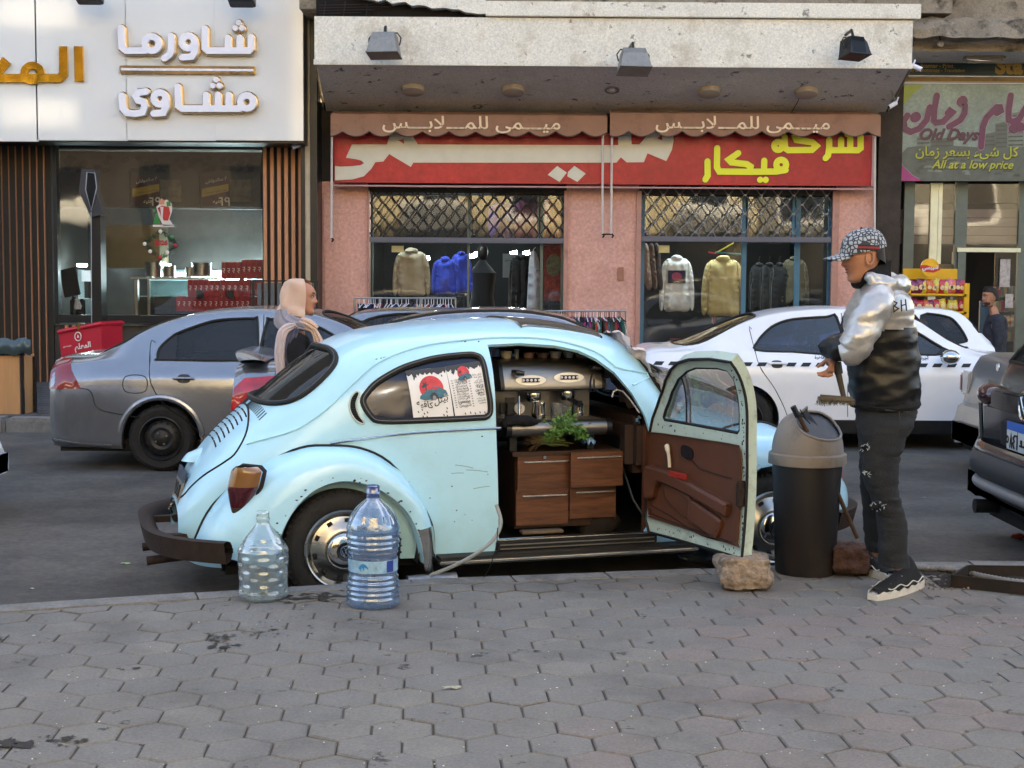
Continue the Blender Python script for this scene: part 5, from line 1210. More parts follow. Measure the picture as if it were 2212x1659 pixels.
for sg in(-1,1):
 tl=bpart('tail_light',MB().tube([lampp(0,z,sg,.006)+Vector((.012,-.008*sg,0))for z in np.linspace(.462,.722,14)]+[lampp(1,z,sg,.006)+Vector((.012,-.008*sg,0))for z in np.linspace(.722,.462,14)],.011,6,closed=True),rubber)
 for z0,z1,m,nm in((.46,.515,mat('smoked_clear_lens',hx('4a4540'),rough=.15,coat=1,var=.1),'reversing_lens'),(.5152,.625,mat('dark_red_lens',hx('4a0f1a'),rough=.12,coat=1,var=.1),'red_lens'),(.6252,.725,mat('amber_lens',hx('80582f'),rough=.12,coat=1,var=.1),'amber_lens')):
  part(nm,MB().grid(lambda u,v:lampp(u,z0+(z1-z0)*v,sg),14,8),m,tl,world=False)
def bumper(x0,sgx,name):
 arcp=[]
 for k in range(33):
  a=-1+2*k/32;y=.79*math.copysign(abs(a)**.85,a);bend=abs(a)**3.0
  arcp.append(Vector((x0-sgx*.34*bend,y,.318)))
 prof=[(-.045,.050),(-.01,.056),(.022,.046),(.038,.026),(.042,.012),(.050,.009),(.050,-.012),(.042,-.015),(.036,-.034),(.018,-.050),(-.02,-.058)]
 mb=MB();strip=MB();rows=[]
 for i,p in enumerate(arcp):
  t=(arcp[min(i+1,32)]-arcp[max(i-1,0)]).normalized();n=Vector((t.y,-t.x,0))*(-1 if sgx>0 else 1)*(1)
  if n.x*sgx>0:n=-n
  n=-n if(n.x*sgx)>0 else n
  rows.append([p+n*d+Vector((0,0,h))for d,h in prof])
 k=len(prof)
 mb.add([q for r in rows for q in r],[(i*k+j,i*k+j+1,(i+1)*k+j+1,(i+1)*k+j)for i in range(32)for j in range(k-1)if j!=5])
 mb.add([q for r in rows for q in[r[0],r[-1]]],[(i*2,i*2+1,i*2+3,i*2+2)for i in range(32)])
 b=bpart(name,mb,rust if sgx<0*1 or True else chrome)
 strip.add([q for r in rows for q in[r[4],r[5],r[6],r[7]]],[(i*4+j,i*4+j+1,i*4+j+5,i*4+j+4)for i in range(32)for j in range(3)])
 part('bumper_strip',strip,rubber,b,world=False)
 return b
bump_r=bumper(-.93,-1,'rear_bumper');bump_f=bumper(3.15,1,'front_bumper')
for sg in(-1,1):
 bpart('bumper_bracket',MB().box((-.92,sg*.3-.025,.30),(-.6,sg*.3+.025,.335)),rust)
 bpart('exhaust_pipe',MB().lathe([(.0,0),(.024,0),(.024,.30),(.019,.30),(.019,.02)],14,Matrix.Translation((-.65,sg*.2,.205))@Matrix.Rotation(R(-95),4,'Y')),rust)
bpart('rear_apron',MB().grid(lambda u,v:Vector((-.765+.14*(abs(u-.5)*2)**2+.02*v,-.62+1.24*u,.31-.15*v*(1-.3*(abs(u-.5)*2)**2))),16,4),paint)
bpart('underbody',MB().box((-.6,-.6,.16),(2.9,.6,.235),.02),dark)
for sg in(-1,1):
 y0,y1=sorted((sg*.672,sg*.80))
 rb=bpart('running_board',MB().box((.49,y0,.185),(1.96,y1,.225),.012),mat('ribbed_black_mat',hx('1c1c1d'),rough=.55,var=.2,stretch=(1,40,1)))
 part('bright_strip',MB().box((.49,sg*.80,.197),(1.96,sg*.812,.213),.004),chrome,rb,world=False)
 rib=MB()
 for k in range(5):rib.box((.5,sg*(.69+.022*k)-.005,.225),(1.95,sg*(.69+.022*k)+.005,.229))
 part('ribs',rib,black,rb,world=False,kind='stuff')
bpart('door_sill',MB().box((.83,-.70,.225),(1.76,-.60,.283),.008).box((.83,-.60,.20),(1.76,-.40,.24)),black)
for y_,z_ in((-.702,.262),(-.702,.240),(-.655,.2835)):bpart('sill_strip',MB().box((.85,y_-.004,z_-.003),(1.74,y_+.004,z_+.003)),steel)
bpart('sill_strip',MB().box((.84,-.697,.283),(1.74,-.66,.290),.002),chrome)
bpart('cabin_floor',MB().box((-.2,-.60,.19),(1.9,.60,.215)),mat('black_floor_mat',hx('100f0e'),rough=.9))
def lathe_y(prof,c,sg,n=40):
 M=Matrix.Translation(c)@Matrix.Rotation(R(90)*(1 if sg<0 else-1),4,'X')
 return MB().lathe(prof,n,M)
def wheel(par,c,sg,r=.305,w=.15,rr=.205,kind='hubcap',rimmat=None,logo=True):
 """profile z=0 is the outer face; +z points outwards"""
 c=Vector(c);h=w/2
 prof=[(rr,-h*.9-.06),(rr+.02,-w),(r-.03,-w-.005),(r-.008,-w+.02),(r,-w+.04),(r,-.035),(r-.008,-.018),(r-.025,-.004),((r+rr)/2+.01,.004),(rr+.015,.0),(rr,-.006)]
 M=Matrix.Translation(c)@Matrix.Rotation(R(90)*(1 if sg<0 else-1),4,'X')
 o=part('wheel',MB().lathe(prof,56,M),tyrem,par,world=False)
 tr=MB()
 for k in range(56):
  a=2*math.pi*k/56;ca,sa=math.cos(a),math.sin(a)
  tr.tube([M@Vector(((r+.001)*ca,(r+.001)*sa,-.03)),M@Vector(((r-.014)*math.cos(a+.03),(r-.014)*math.sin(a+.03),-.012))],.006,4)
 part('tread_blocks',tr,tyrem,o,world=False,kind='stuff')
 if kind=='hubcap':
  part('rim',MB().lathe([(rr+.002,.003),(rr-.006,.012),(rr-.014,.008),(rr-.020,-.006),(rr-.035,-.018),(.140,-.006),(.118,.012),(.102,.018),(.094,.012)],48,M),steel if rimmat is None else rimmat,o,world=False)
  for k in range(10):
   sl_=MB()
   a=2*math.pi*(k+.3)/10
   pts_=[M@Vector((.153*math.cos(a+e),.153*math.sin(a+e),-.0085))for e in(-.09,-.03,.03,.09)]
   sl_.tube(pts_,.0105,8)
   part('rim_slot',sl_,lou,o,world=False)
  part('hub_cap',MB().lathe([(.096,.014),(.094,.026),(.085,.036),(.070,.043),(.048,.047)],40,M),chrome,o,world=False)
  part('cap_centre',MB().lathe([(.048,.047),(.044,.052),(.036,.048),(.034,.046),(.0,.047)],32,M),black,o,world=False)
  em=[arc(0,0,.028,0,360,20)[:-1]+[(.028,0)],[(-.012,.024),(0,.003),(.012,.024)],[(-.022,.008),(-.010,-.022),(0,.0),(.010,-.022),(.022,.008)]]
  mbx=strokes(MB(),em,.006,(0,0,0),(1,0,0),(0,1,0),depth=.003)
  Mx=M@Matrix.Rotation(0,4,'Z')@Matrix.Translation((0,0,.047))
  if sg<0:Mx=M@Matrix.Translation((0,0,.047))
  part('cap_emblem',place(mbx,Mx),chrome,o,world=False)
 elif kind=='steel':
  part('rim',MB().lathe([(rr+.002,.002),(rr-.008,.008),(rr-.018,-.01),(rr-.03,-.035),(.155,-.045),(.125,-.02),(.095,-.01),(.07,-.02),(.05,-.006),(.0,-.004)],48,M),rimmat or black,o,world=False)
  hs=MB()
  for k in range(16):
   a=2*math.pi*k/16;p=M@Vector((.135*math.cos(a),.135*math.sin(a),-.026));q=M@Vector((.135*math.cos(a),.135*math.sin(a),-.022));hs.tube([p,q],.010,8)
  part('rim_holes',hs,lou,o,world=False,kind='stuff')
  hs=MB()
  for k in range(4):
   a=math.pi/2*k+.5;p=M@Vector((.052*math.cos(a),.052*math.sin(a),-.01));q=M@Vector((.052*math.cos(a),.052*math.sin(a),.008));hs.tube([p,q],.009,6)
  part('wheel_bolts',hs,steel,o,world=False,kind='stuff')
 return o
for x in(0,2.446):
 for sg in(-1,1):
  wheel(beetle,(x,sg*.745,.29),sg)
  arcs=MB();
  arcs.grid(lambda u,v:Vector((x+.40*math.cos(R(-15+210*u)),sg*(.45+.30*v),.30+.40*math.sin(R(-15+210*u)))),20,2)
  bpart('wheel_arch',arcs,dark)
hinge=Vector((1.748,-.668,0))
MD=Matrix.Translation(hinge)@Matrix.Rotation(R(98),4,'Z')@Matrix.Translation(-hinge)
L_d2=shrink(L_door,.006)
dw=[(.90,.935),(.893,1.215),(.92,1.262),(1.0,1.272),(1.20,1.262),(1.30,1.235),(1.41,1.18),(1.50,1.10),(1.58,.985),(1.60,.94),(1.585,.92),(.92,.915)]
L_dw=BS.side(dw,-1,smooth=False)
door=bpart('open_door',place(BS.panel(L_d2,[L_dw],off=.002,d=.035),MD),paint)
def dpart(name,mb,m,**k):return part(name,place(mb,MD),m,door,world=False,**k)
def thick(x,z):return.055
innr=BS.panel(L_d2,[L_dw],off=-.052,d=.05)
P0=BS.pts(L_d2,.002);P1=BS.pts(L_d2,-.052);Q0=BS.pts(L_dw,.002);Q1=BS.pts(L_dw,-.052)
innr.quadstrip(P0,P1,closed=True);innr.quadstrip(Q0,Q1,closed=True)
dpart('inner_frame',innr,paint_in,label='pale green inside of the open door with chipped edges')
dpart('door_glass',BS.panel(L_dw,[],off=-.028,d=.08),clearglass)
dpart('glass_seal',MB().tube(BS.pts(shrink(L_dw,.004),-.045),.009,6,closed=True),rubber)
v0=BS.pts([(p[0],p[1])for p in BS.side([(1.375,.92),(1.372,1.0),(1.368,1.1),(1.362,1.2)],-1,3)[:-3]],-.036)
dpart('quarter_light_post',MB().tube(v0,.012,6),chrome)
dpart('quarter_light_post',MB().tube([p+Vector((.022,0,0))for p in v0],.008,6),rubber)
dpart('door_weather_strip',MB().tube(BS.pts(shrink(L_d2,.0),-.056),.008,6,closed=True),rubber)
def dpl(pts,off,n=3,sm=True):return BS.side(pts,-1,n,smooth=sm)
card=[(.885,.37),(.88,.5),(.875,.80),(.89,.855),(.93,.868),(1.3,.862),(1.66,.855),(1.70,.84),(1.712,.8),(1.715,.6),(1.705,.42),(1.68,.385),(1.64,.375),(.92,.355)]
L_card=dpl(card,0,3)
dpart('trim_card',BS.panel(L_card,[],off=-.062,d=.05,flange=-.012),leather)
def padpoly(pts,t,name,m=leather,base=-.062,bulge=.5):
 L=BS.side(pts,-1,4);L2=shrink(L,.012);a=BS.pts(L,base);b=BS.pts(L,base-t*.7);c=BS.pts(L2,base-t)
 mb=MB().quadstrip(a,b,closed=True).quadstrip(b,c,closed=True);n=len(mb.v);mb.v+=c;
 BS.panel(L2,[],off=base-t,d=.04,mb=mb)
 return dpart(name,mb,m)
padpoly([(1.715,.655),(1.63,.665),(1.5,.66),(1.3,.625),(1.08,.585),(.965,.565),(.955,.545),(.965,.505),(.985,.495),(1.1,.515),(1.35,.56),(1.55,.585),(1.60,.58),(1.625,.55),(1.64,.50),(1.66,.485),(1.71,.485)],.045,'armrest')
padpoly([(1.57,.56),(1.5,.575),(1.33,.545),(1.31,.50),(1.33,.425),(1.45,.455),(1.53,.49)],.016,'map_pocket')
padpoly([(1.295,.53),(1.15,.50),(1.03,.47),(1.02,.44),(1.05,.375),(1.08,.365),(1.2,.39),(1.315,.42),(1.30,.47)],.03,'map_pocket')
groove=mat('stitched_groove',hx('2c1a12'),rough=.7)
for pts_ in([(1.68,.45),(1.5,.41),(1.2,.345+.01),(.95,.375-.0)],[(1.68,.45),(1.685,.41),(1.66,.395),(1.4,.378),(.95,.37)],[(1.33,.77),(1.28,.72),(1.2,.70),(.95,.695)]):
 L=BS.side(pts_,-1,5)[:-5];dpart('trim_crease',MB().tube(BS.pts(L,-.0635),.0035,5),groove)
L=BS.side([(1.52,.80),(1.50,.74),(1.495,.68)],-1,4)[:-4]
dpart('pull_handle',MB().tube(BS.pts(L,-.085),[.014]*3+[.009]*(len(L)-3),8),mat('ivory_plastic',hx('cfc6b4'),rough=.3))
L=BS.side([(1.40,.81),(1.31,.80),(1.31,.745),(1.40,.75)],-1,3)
dpart('handle_recess',BS.panel(L,[],off=-.066,d=.03,flange=-.003),black)
dpart('latch',MB().box((.852,-.66,.56),(.872,-.60,.69),.006).box((.846,-.655,.60),(.856,-.615,.65),.004),rust)
chip=MB();rnd=random.Random(4)
for k in range(90):
 if rnd.random()<.5:x,z=rnd.uniform(.86,.88),rnd.uniform(.35,1.28)
 else:x,z=rnd.uniform(.9,1.68),rnd.choice([rnd.uniform(.31,.345),rnd.uniform(.875,.91),rnd.uniform(.31,.33)])
 s=rnd.uniform(.002,.0075);t=BS.t_for_z(np.array([x]),np.array([z]))[0]
 c=BS.pts([(x,-t)],-.0528)[0]
 n=7;ring=[c+Vector((s*rnd.uniform(.5,1.3)*math.cos(2*math.pi*i/n),-0.0005,s*rnd.uniform(.7,2.0)*math.sin(2*math.pi*i/n)))for i in range(n)]
 chip.add(ring,[tuple(range(n))])
dpart('paint_chips',chip,rust,kind='stuff')
vin=mat('dark_brown_dash',hx('33231c'),rough=.6,var=.2)
bpart('dashboard',MB().box((1.62,-.60,.60),(1.86,.60,.92),.05),vin)
bpart('dash_vent',MB().box((1.612,-.5,.70),(1.622,-.3,.80),.003),black)
bpart('kick_panel',MB().box((1.70,-.63,.25),(1.76,-.60,.88),.01),leather)
sw=MB().tube([Matrix.Translation((1.50,.32,.86))@Matrix.Rotation(R(65),4,'Y')@Vector((.19*math.cos(a),.19*math.sin(a),0))for a in np.linspace(0,2*math.pi,25)[:-1]],.012,8,closed=True)
sw.tube([(1.50,.32,.86),(1.72,.32,.76)],.02,8)
bpart('steering_wheel',sw,black)
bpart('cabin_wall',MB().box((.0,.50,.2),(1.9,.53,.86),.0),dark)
# ================================================= other cars
def car_sec(zt,wt,zb,wb,wm,zs):
 zt=max(zt,zb+.03);h=zt-zb;wt=min(wt,wb)
 e=min(.05,h*.5);f=lambda k:(wt+(wb-.02-wt)*k,(zt-e)+(zb+.012-zt+e)*k)
 return[(0,zt),(.4*wt,zt-.003),(.72*wt,zt-.012*min(1,h*4)),(.93*wt,zt-e*.45),(wt,zt-e),f(.33),f(.66),(wb-.02,zb+.01),(wb,zb-.015),(wb+(wm-wb)*.5,zb-.08),(wm-.004,zb-.17),(wm,(zb+zs)*.5-.0),(wm-.008,zs+.14),(wm-.012,zs+.05),(wm-.05,zs)]
def car(name,label,T,yaw,keys,wheels,paintm,side_glass,rear,front,seams,sx=1.0,wkind='steel',wr=.29,rrr=.19,glassm=None,rimm=None,d=.05,group=None):
 t=thing(name,label,'car',T,yaw,group);S=Surf([(k[0],car_sec(*k[1:]))for k in keys],tscale=1.5)
 gl=glassm or darkglass;holes=[];wins=[]
 P=lambda nm,mb,m,par=None,**k:part(nm,mb,m,par or t,world=False,**k)
 for sg in(-1,1):
  for pts in side_glass:
   L=S.side(pts,sg,3);holes.append(L);wins.append(('side_window',L))
 for nm,pts in(('rear_window',rear),('windscreen',front)):
  if pts:
   L=S.plan(pts+[(a,-b)for a,b in pts[::-1]if abs(b)>1e-6],3,t1=.4);holes.append(L);wins.append((nm,L))
 for cx in wheels:
  for sg in(-1,1):
   R_=wr+.055;arcp=[(cx+R_*math.cos(R(a)),wr+R_*math.sin(R(a)))for a in range(-10,191,10)]
   zs=keys[len(keys)//2][6];arcp=[(a,max(b,zs+.004))for a,b in arcp]
   L=S.side(arcp,sg,smooth=False,t0=.3);L=[q for q in S_arc(S,arcp,sg)];holes.append(L)
 P('body_shell',S.panel(None,holes,d=d,flange=.02),paintm)
 P('cabin_lining',S.panel(None,[h for h in holes],off=-.05,d=.12),dark)
 for x_,hh in((wheels[0]+.35,.0),(wheels[0]+1.25,0)):
  for yy in((-.36,.36)if x_>wheels[0]+1 else(-.30,.30)):
   P('seat',MB().box((x_-.45,yy-.24,.30),(x_+.05,yy+.24,.50),.05).box((x_-.52,yy-.24,.42),(x_-.38,yy+.24,.98),.05).box((x_-.52,yy-.12,1.0),(x_-.43,yy+.12,1.14),.03),mat('grey_seat_cloth',hx('4a4a4c'),rough=.9))
 for e,x_ in((0,S.xs[0]),(1,S.xs[-1])):
  tt=np.linspace(-1,1,41);y,z=S.ev(np.full(41,x_),tt);mb=MB();mb.add([(x_,a,b)for a,b in zip(y,z)],[tuple(range(41))]);P('end_panel',mb,paintm,smooth=False)
 P('underbody',MB().box((S.xs[0]+.1,-.7,.16),(S.xs[-1]-.1,.7,.26)),dark)
 for nm,L in wins:
  w=P(nm,S.panel(L,[],off=-.008,d=.12),gl)
  P('window_seal',MB().tube(S.pts(L,.0),.011,6,closed=True),rubber,w)
 for pts in seams:
  for sg in(-1,1):
   L=S.side(pts,sg,5)[:-5];P('panel_gap',MB().tube(S.pts(L,-.002),.0055,4),lou)
 for cx in wheels:
  for sg in(-1,1):
   y=S.ev(np.array([cx]),np.array([.8]))[0][0]
   wheel(t,(cx,sg*(y-.01),wr),sg,r=wr,w=.18,rr=rrr,kind=wkind,rimmat=rimm)
   P('wheel_arch',MB().grid(lambda u,v:Vector((cx+(wr+.06)*math.cos(R(-15+210*u)),sg*(y-.35+.34*v),wr+(wr+.06)*math.sin(R(-15+210*u)))),20,2),dark)
 return t,S,P
def S_arc(S,arcp,sg):
 x=np.array([p[0]for p in arcp]);z=np.array([p[1]for p in arcp]);t=S.t_for_z(x,z,.3)
 o=[(a,b*sg)for a,b in zip(x,t)]
 return o+[(arcp[-1][0],1.04*sg),(arcp[0][0],1.04*sg)]
def poly_on(S,pts,sg,off=.004,n=3,sm=False,t0=.12):return S.panel(S.side(pts,sg,n,smooth=sm,t0=t0),[],off=off,d=.06,flange=-.006)
redlens=mat('red_tail_lens',hx('7c1018'),rough=.1,coat=1,var=.15,scale=14);redlit=mat('bright_red_lens',hx('b01422'),rough=.1,coat=1,var=.4,scale=10)
silverg=mat('grey_metallic_paint',hx('8d9096'),rough=.26,metal=.75,var=.04,coat=.6)
darkg=mat('dark_grey_metallic_paint',hx('4b4a4b'),rough=.25,metal=.7,var=.05,coat=.6)
whitec=mat('white_car_paint',hx('e4e6ea'),rough=.25,var=.02,coat=.6)
def handle(S,P,x,z,sg,m,pm=None):
 q=S.pts(S.side([(x-.07,z),(x+.07,z)],sg,smooth=False)[:3],.02);h=P('door_handle',MB().tube(S.pts(S.side([(x-.085,z),(x-.05,z),(x,z),(x+.05,z),(x+.085,z)],sg,3)[:-3],.022),.012,8),m)
 P('handle_recess',S.panel(S.side([(x-.045,z-.03),(x+.045,z-.03),(x+.045,z+.03),(x-.045,z+.03)],sg,4),[],off=.002,d=.03),mat('recess_shadow',hx('2c2b2a'),rough=.5),h)
KA=[(-1.0,.62,.55,.60,.62,.66,.26),(-.985,.90,.60,.80,.68,.72,.24),(-.94,.965,.62,.87,.71,.77,.21),(-.70,.99,.62,.915,.72,.80,.20),(-.60,1.0,.62,.93,.72,.81,.20),(-.42,1.11,.56,.945,.72,.82,.19),(-.22,1.215,.55,.95,.72,.83,.19),(0,1.30,.55,.95,.73,.83,.19),(.3,1.375,.55,.945,.73,.83,.19),(.75,1.41,.56,.94,.74,.83,.19),(1.2,1.385,.56,.93,.74,.83,.19),(1.55,1.29,.56,.92,.74,.83,.19),(1.9,1.12,.58,.91,.73,.83,.19),(2.25,.97,.62,.90,.72,.82,.20),(2.7,.93,.6,.86,.70,.81,.21),(3.05,.84,.55,.78,.66,.78,.22),(3.3,.62,.5,.56,.6,.68,.25)]
ga=[[(-.05,.965),(-.045,1.05),(.04,1.14),(.12,1.19),(.39,1.285),(.61,1.308),(.76,1.312),(.79,1.30),(.815,.965),(.8,.955),(0,.955)],[(.90,.955),(.875,1.29),(.9,1.308),(1.1,1.30),(1.35,1.23),(1.62,1.06),(1.75,.955)]]
grey_a,SA,PA=car('grey_saloon_car','dusty grey saloon car parked behind the blue car, bare steel rear wheel showing',(-3.0,12.9,-.14),0,KA,(0,2.48),silverg,ga,[(-.60,0),(-.57,-.45),(-.50,-.54),(-.30,-.53),(-.06,-.46),(-.02,-.40),(0.0,0)],[(1.3,0),(1.36,-.46),(1.6,-.54),(2.1,-.6),(2.2,-.5),(2.25,0)],[[(-.09,1.10),(-.10,.85),(-.04,.68),(.05,.56),(.22,.44),(.36,.30),(.38,.22)],[(.845,1.33),(.86,.95),(.9,.85),(.93,.5),(.9,.22)],[(-.87,.68),(-.62,.70),(-.55,.55),(-.4,.50),(-.2,.48)],[(-.94,.95),(-.80,.955),(-.72,.95)]],wr=.285,rrr=.19,rimm=mat('black_steel_rim',hx('1a1a1a'),rough=.5,dirt=hx('4a4038'),dscale=9))
for sg in(-1,1):
 PA('tail_light',poly_on(SA,[(-.975,.70),(-.968,.88),(-.92,.955),(-.81,.96),(-.78,.86),(-.68,.71)],sg,.006),redlens)
 handle(SA,PA,.20,.80,sg,silverg)
 PA('arch_flare',MB().tube(SA.pts(S_arc(SA,[(.355*math.cos(R(a)),.285+.355*math.sin(R(a)))for a in range(4,178,6)],sg)[:-2],-.006),.028,8),silverg)
fl=SA.side([(-.30,.69),(-.30,.815),(-.13,.815),(-.13,.69)],-1,4);PA('fuel_flap',MB().tube(SA.pts(fl,.0),.004,4,closed=True),lou)
PA('rear_quarter_pane',poly_on(SA,[(-.045,.965),(-.04,1.05),(.05,1.14),(.10,1.17),(.11,.965)],-1,-.001),black)
PA('bumper_lip',MB().tube(SA.pts(SA.side([(-.93,.27),(-.7,.235),(-.42,.225)],-1,5)[:-5],.004),.008,5),steel)
PA('number_plate',MB().box((-1.012,-.2,.52),(-1.0,.2,.68)),plate_grey)
KB=[(-.16,.55,.5,.5,.6,.66,.25),(-.15,.90,.58,.80,.66,.74,.24),(-.10,1.03,.62,.93,.70,.77,.22),(.1,1.045,.6,.96,.71,.79,.2),(.38,1.06,.6,.97,.72,.80,.2),(.60,1.19,.56,.975,.72,.81,.2),(.9,1.315,.56,.975,.73,.82,.2),(1.02,1.36,.56,.975,.73,.82,.2),(1.43,1.435,.57,.97,.74,.82,.2),(1.84,1.452,.57,.965,.74,.82,.2),(2.25,1.412,.57,.955,.74,.82,.2),(2.5,1.315,.57,.95,.74,.82,.2),(2.8,1.15,.58,.94,.73,.82,.2),(3.0,1.0,.6,.92,.72,.81,.2),(3.2,.955,.6,.88,.71,.81,.2),(3.5,.86,.58,.80,.68,.79,.22),(3.66,.76,.54,.70,.64,.74,.22),(3.74,.55,.5,.5,.58,.66,.25)]
grey_b,SB_,PB=car('grey_saloon_car','grey saloon with a boot spoiler and bright red tail light behind the blue car',(-1.92,11.1,-.14),0,KB,(.78,2.98),silverg,[[(.98,.98),(1.05,1.18),(1.25,1.31),(1.75,1.345),(1.8,.98)],[(1.87,.98),(1.85,1.345),(2.2,1.31),(2.5,1.2),(2.8,.98)]],[(.42,0),(.45,-.46),(.55,-.55),(.8,-.54),(.98,-.5),(.99,0)],[(2.42,0),(2.45,-.5),(2.7,-.56),(3.0,-.58),(3.05,0)],[[(.93,1.1),(.92,.8),(1.1,.5),(1.12,.25)],[(1.83,1.3),(1.83,.3)]])
for sg in(-1,1):PB('tail_light',poly_on(SB_,[(-.13,.70),(-.115,.86),(-.04,.93),(.25,.955),(.30,.94),(.2,.75),(.0,.69)],sg,.008),redlit)
def spoil(u,v):
 y=-.68+1.36*u;a=2*math.pi*v;c=math.cos(a);k=(abs(2*u-1))**4
 return Vector((-.04+.05*k+.135*c*(1-.3*k),y,1.085-.035*k+.03*c*-1*(1-k)+.017*math.sin(a)))
PB('boot_spoiler',MB().grid(spoil,30,16),silverg)
for sg in(-1,1):PB('headlamp',poly_on(SB_,[(3.34,.70),(3.40,.77),(3.58,.74),(3.69,.66),(3.66,.62),(3.45,.64)],sg,.006,sm=True),mat('clear_lamp',hx('a3a09c'),rough=.1,coat=1))
for sg in(-1,1):PB('roof_strip',MB().tube(SB_.pts(SB_.plan([(.62,sg*.53),(.9,sg*.52),(1.4,sg*.52),(1.9,sg*.52),(2.4,sg*.53)],4)[:-4],.004),.012,6),rubber)
C3=[(0,.9,.5,.8,.65,.7,.25),(.05,1.02,.55,.93,.7,.76,.22),(.3,1.2,.55,.95,.72,.8,.2),(.6,1.33,.56,.95,.73,.8,.2),(1.1,1.36,.56,.95,.73,.8,.2),(1.7,1.34,.56,.94,.73,.8,.2),(2.1,1.2,.57,.93,.73,.8,.2),(2.5,.98,.6,.9,.7,.8,.2),(2.9,.88,.55,.82,.66,.76,.22),(3.1,.6,.5,.55,.6,.66,.25)]
car('silver_hatchback_car','silver car farthest back, only its pale roof showing between the other cars',(-2.15,15.1,-.14),0,C3,(.55,2.5),silverg,[[(.35,.97),(.5,1.15),(.8,1.28),(1.3,1.28),(1.3,.97)],[(1.4,.97),(1.4,1.28),(1.75,1.24),(2.2,.97)]],[(.1,0),(.15,-.48),(.45,-.5),(.48,0)],[(1.8,0),(1.85,-.5),(2.35,-.56),(2.4,0)],[],d=.08)
KT=[(-1.02,.60,.5,.55,.6,.68,.28),(-1.0,.88,.58,.80,.66,.76,.26),(-.93,.975,.64,.90,.70,.80,.23),(-.66,1.0,.62,.935,.72,.82,.2),(-.45,1.05,.60,.95,.72,.83,.2),(-.2,1.16,.57,.96,.73,.84,.19),(.05,1.27,.56,.965,.74,.845,.19),(.25,1.335,.56,.965,.74,.85,.19),(.53,1.385,.57,.96,.75,.85,.19),(.95,1.41,.58,.955,.75,.85,.19),(1.35,1.40,.58,.945,.75,.85,.19),(1.7,1.33,.58,.935,.75,.85,.19),(2.1,1.12,.6,.925,.75,.85,.19),(2.4,.98,.62,.90,.73,.84,.2),(2.9,.92,.6,.86,.71,.82,.21),(3.25,.80,.55,.74,.66,.78,.22),(3.45,.58,.5,.53,.6,.68,.25)]
taxi,ST,PT=car('white_taxi','white taxi with a chequered black stripe along its side',(2.3,14.85,-.14),0,KT,(0,2.6),whitec,[[(.13,.975),(.15,1.06),(.23,1.15),(.34,1.23),(.52,1.285),(.85,1.31),(.95,1.31),(.97,.965),(.5,.96)],[(1.04,.955),(1.02,1.315),(1.3,1.31),(1.6,1.24),(1.9,1.07),(2.03,.95),(1.5,.945)]],[(-.62,0),(-.58,-.46),(-.50,-.56),(-.25,-.55),(.05,-.48),(.16,-.42),(.2,0)],[(1.5,0),(1.55,-.46),(1.75,-.54),(2.2,-.6),(2.3,-.5),(2.35,0)],[[(.1,1.18),(.12,.95),(.16,.8),(.30,.6),(.42,.36),(.44,.22)],[(1.0,1.33),(1.01,.95),(1.03,.3)],[(1.03,.215),(.5,.215),(.45,.22)]],wr=.295,glassm=glass('dark_blue_car_glass',(.16,.20,.32),.05),rimm=black)
for sg in(-1,1):
 for xh in(.32,1.25):handle(ST,PT,xh,.842,sg,whitec)
 x_=-.9
 while x_<2.5:
  w=.085
  if not(.22<x_+.04<.42 or 1.16<x_+.04<1.36 or abs(x_+.04-1.01)<.04):
   PT('stripe_mark',ST.panel(ST.side([(x_,.822),(x_+w,.822),(x_+w+.03,.858),(x_+.03,.858)],sg,smooth=False),[],off=.003,d=.06),black)
  x_+=.145
 PT('black_sill',MB().box((.37,sg*.70,.16),(2.24,sg*.856,.295),.01),black)
 m=PT('door_mirror',MB().ico((2.0,sg*.93,.93),(.10,.085,.075),2),chrome if sg<0 else whitec);PT('mirror_foot',MB().tube([(2.03,sg*.75,.93),(2.02,sg*.9,.92)],.025,6),black,m)
 PT('mirror_triangle',poly_on(ST,[(1.93,.955),(2.0,1.02),(2.15,.95)],sg,.003),black)
lt=mat('taxi_letter_blue',hx('26304c'),rough=.5)
for x_ in(.70,1.62):
 y=ST.ev(np.array([x_]),ST.t_for_z(np.array([x_]),np.array([.90])))[0][0]+.006
 PT('lettering',text_mb('أجرة القاهرة',(x_-.0,-y,.885),(1,0,0),(0,0,1),width=.22,ar=True,bold=.03),lt)
PT('mud_flap',MB().box((.31,-.84,.08),(.46,-.80,.2)),mat('pale_flap',hx('a9aaa6'),rough=.6));PT('mud_flap',MB().box((2.10,-.84,.08),(2.24,-.80,.2)),mat('pale_flap',hx('a9aaa6')))
KD=[(-2.6,.6,.5,.55,.6,.66,.25),(-2.5,.8,.55,.74,.66,.76,.22),(-2.0,.92,.6,.86,.7,.8,.2),(-1.4,1.0,.6,.92,.72,.8,.2),(-.9,1.25,.57,.93,.73,.8,.2),(-.5,1.36,.56,.93,.73,.8,.2),(0,1.37,.56,.93,.73,.8,.2),(.35,1.34,.56,.93,.73,.8,.2),(.5,1.24,.57,.93,.72,.8,.2),(.66,1.07,.58,.93,.71,.79,.2),(.78,.88,.58,.80,.68,.74,.24),(.80,.6,.5,.55,.6,.66,.25)]
wd2,SD,PD=car('white_car','white car behind the taxi, its side window reflecting a yellow sign',(4.8,17.0,-.14),0,KD,(-1.9,.3),whitec,[[(-.95,.97),(-.7,1.2),(-.5,1.27),(-.15,1.275),(-.10,.96)],[(-.03,.96),(-.08,1.275),(.2,1.27),(.32,1.2),(.42,1.03),(.38,.97)]],[(.48,0),(.49,-.5),(.63,-.55),(.65,0)],[(-1.3,0),(-1.25,-.56),(-.75,-.5),(-.7,0)],[],d=.08)
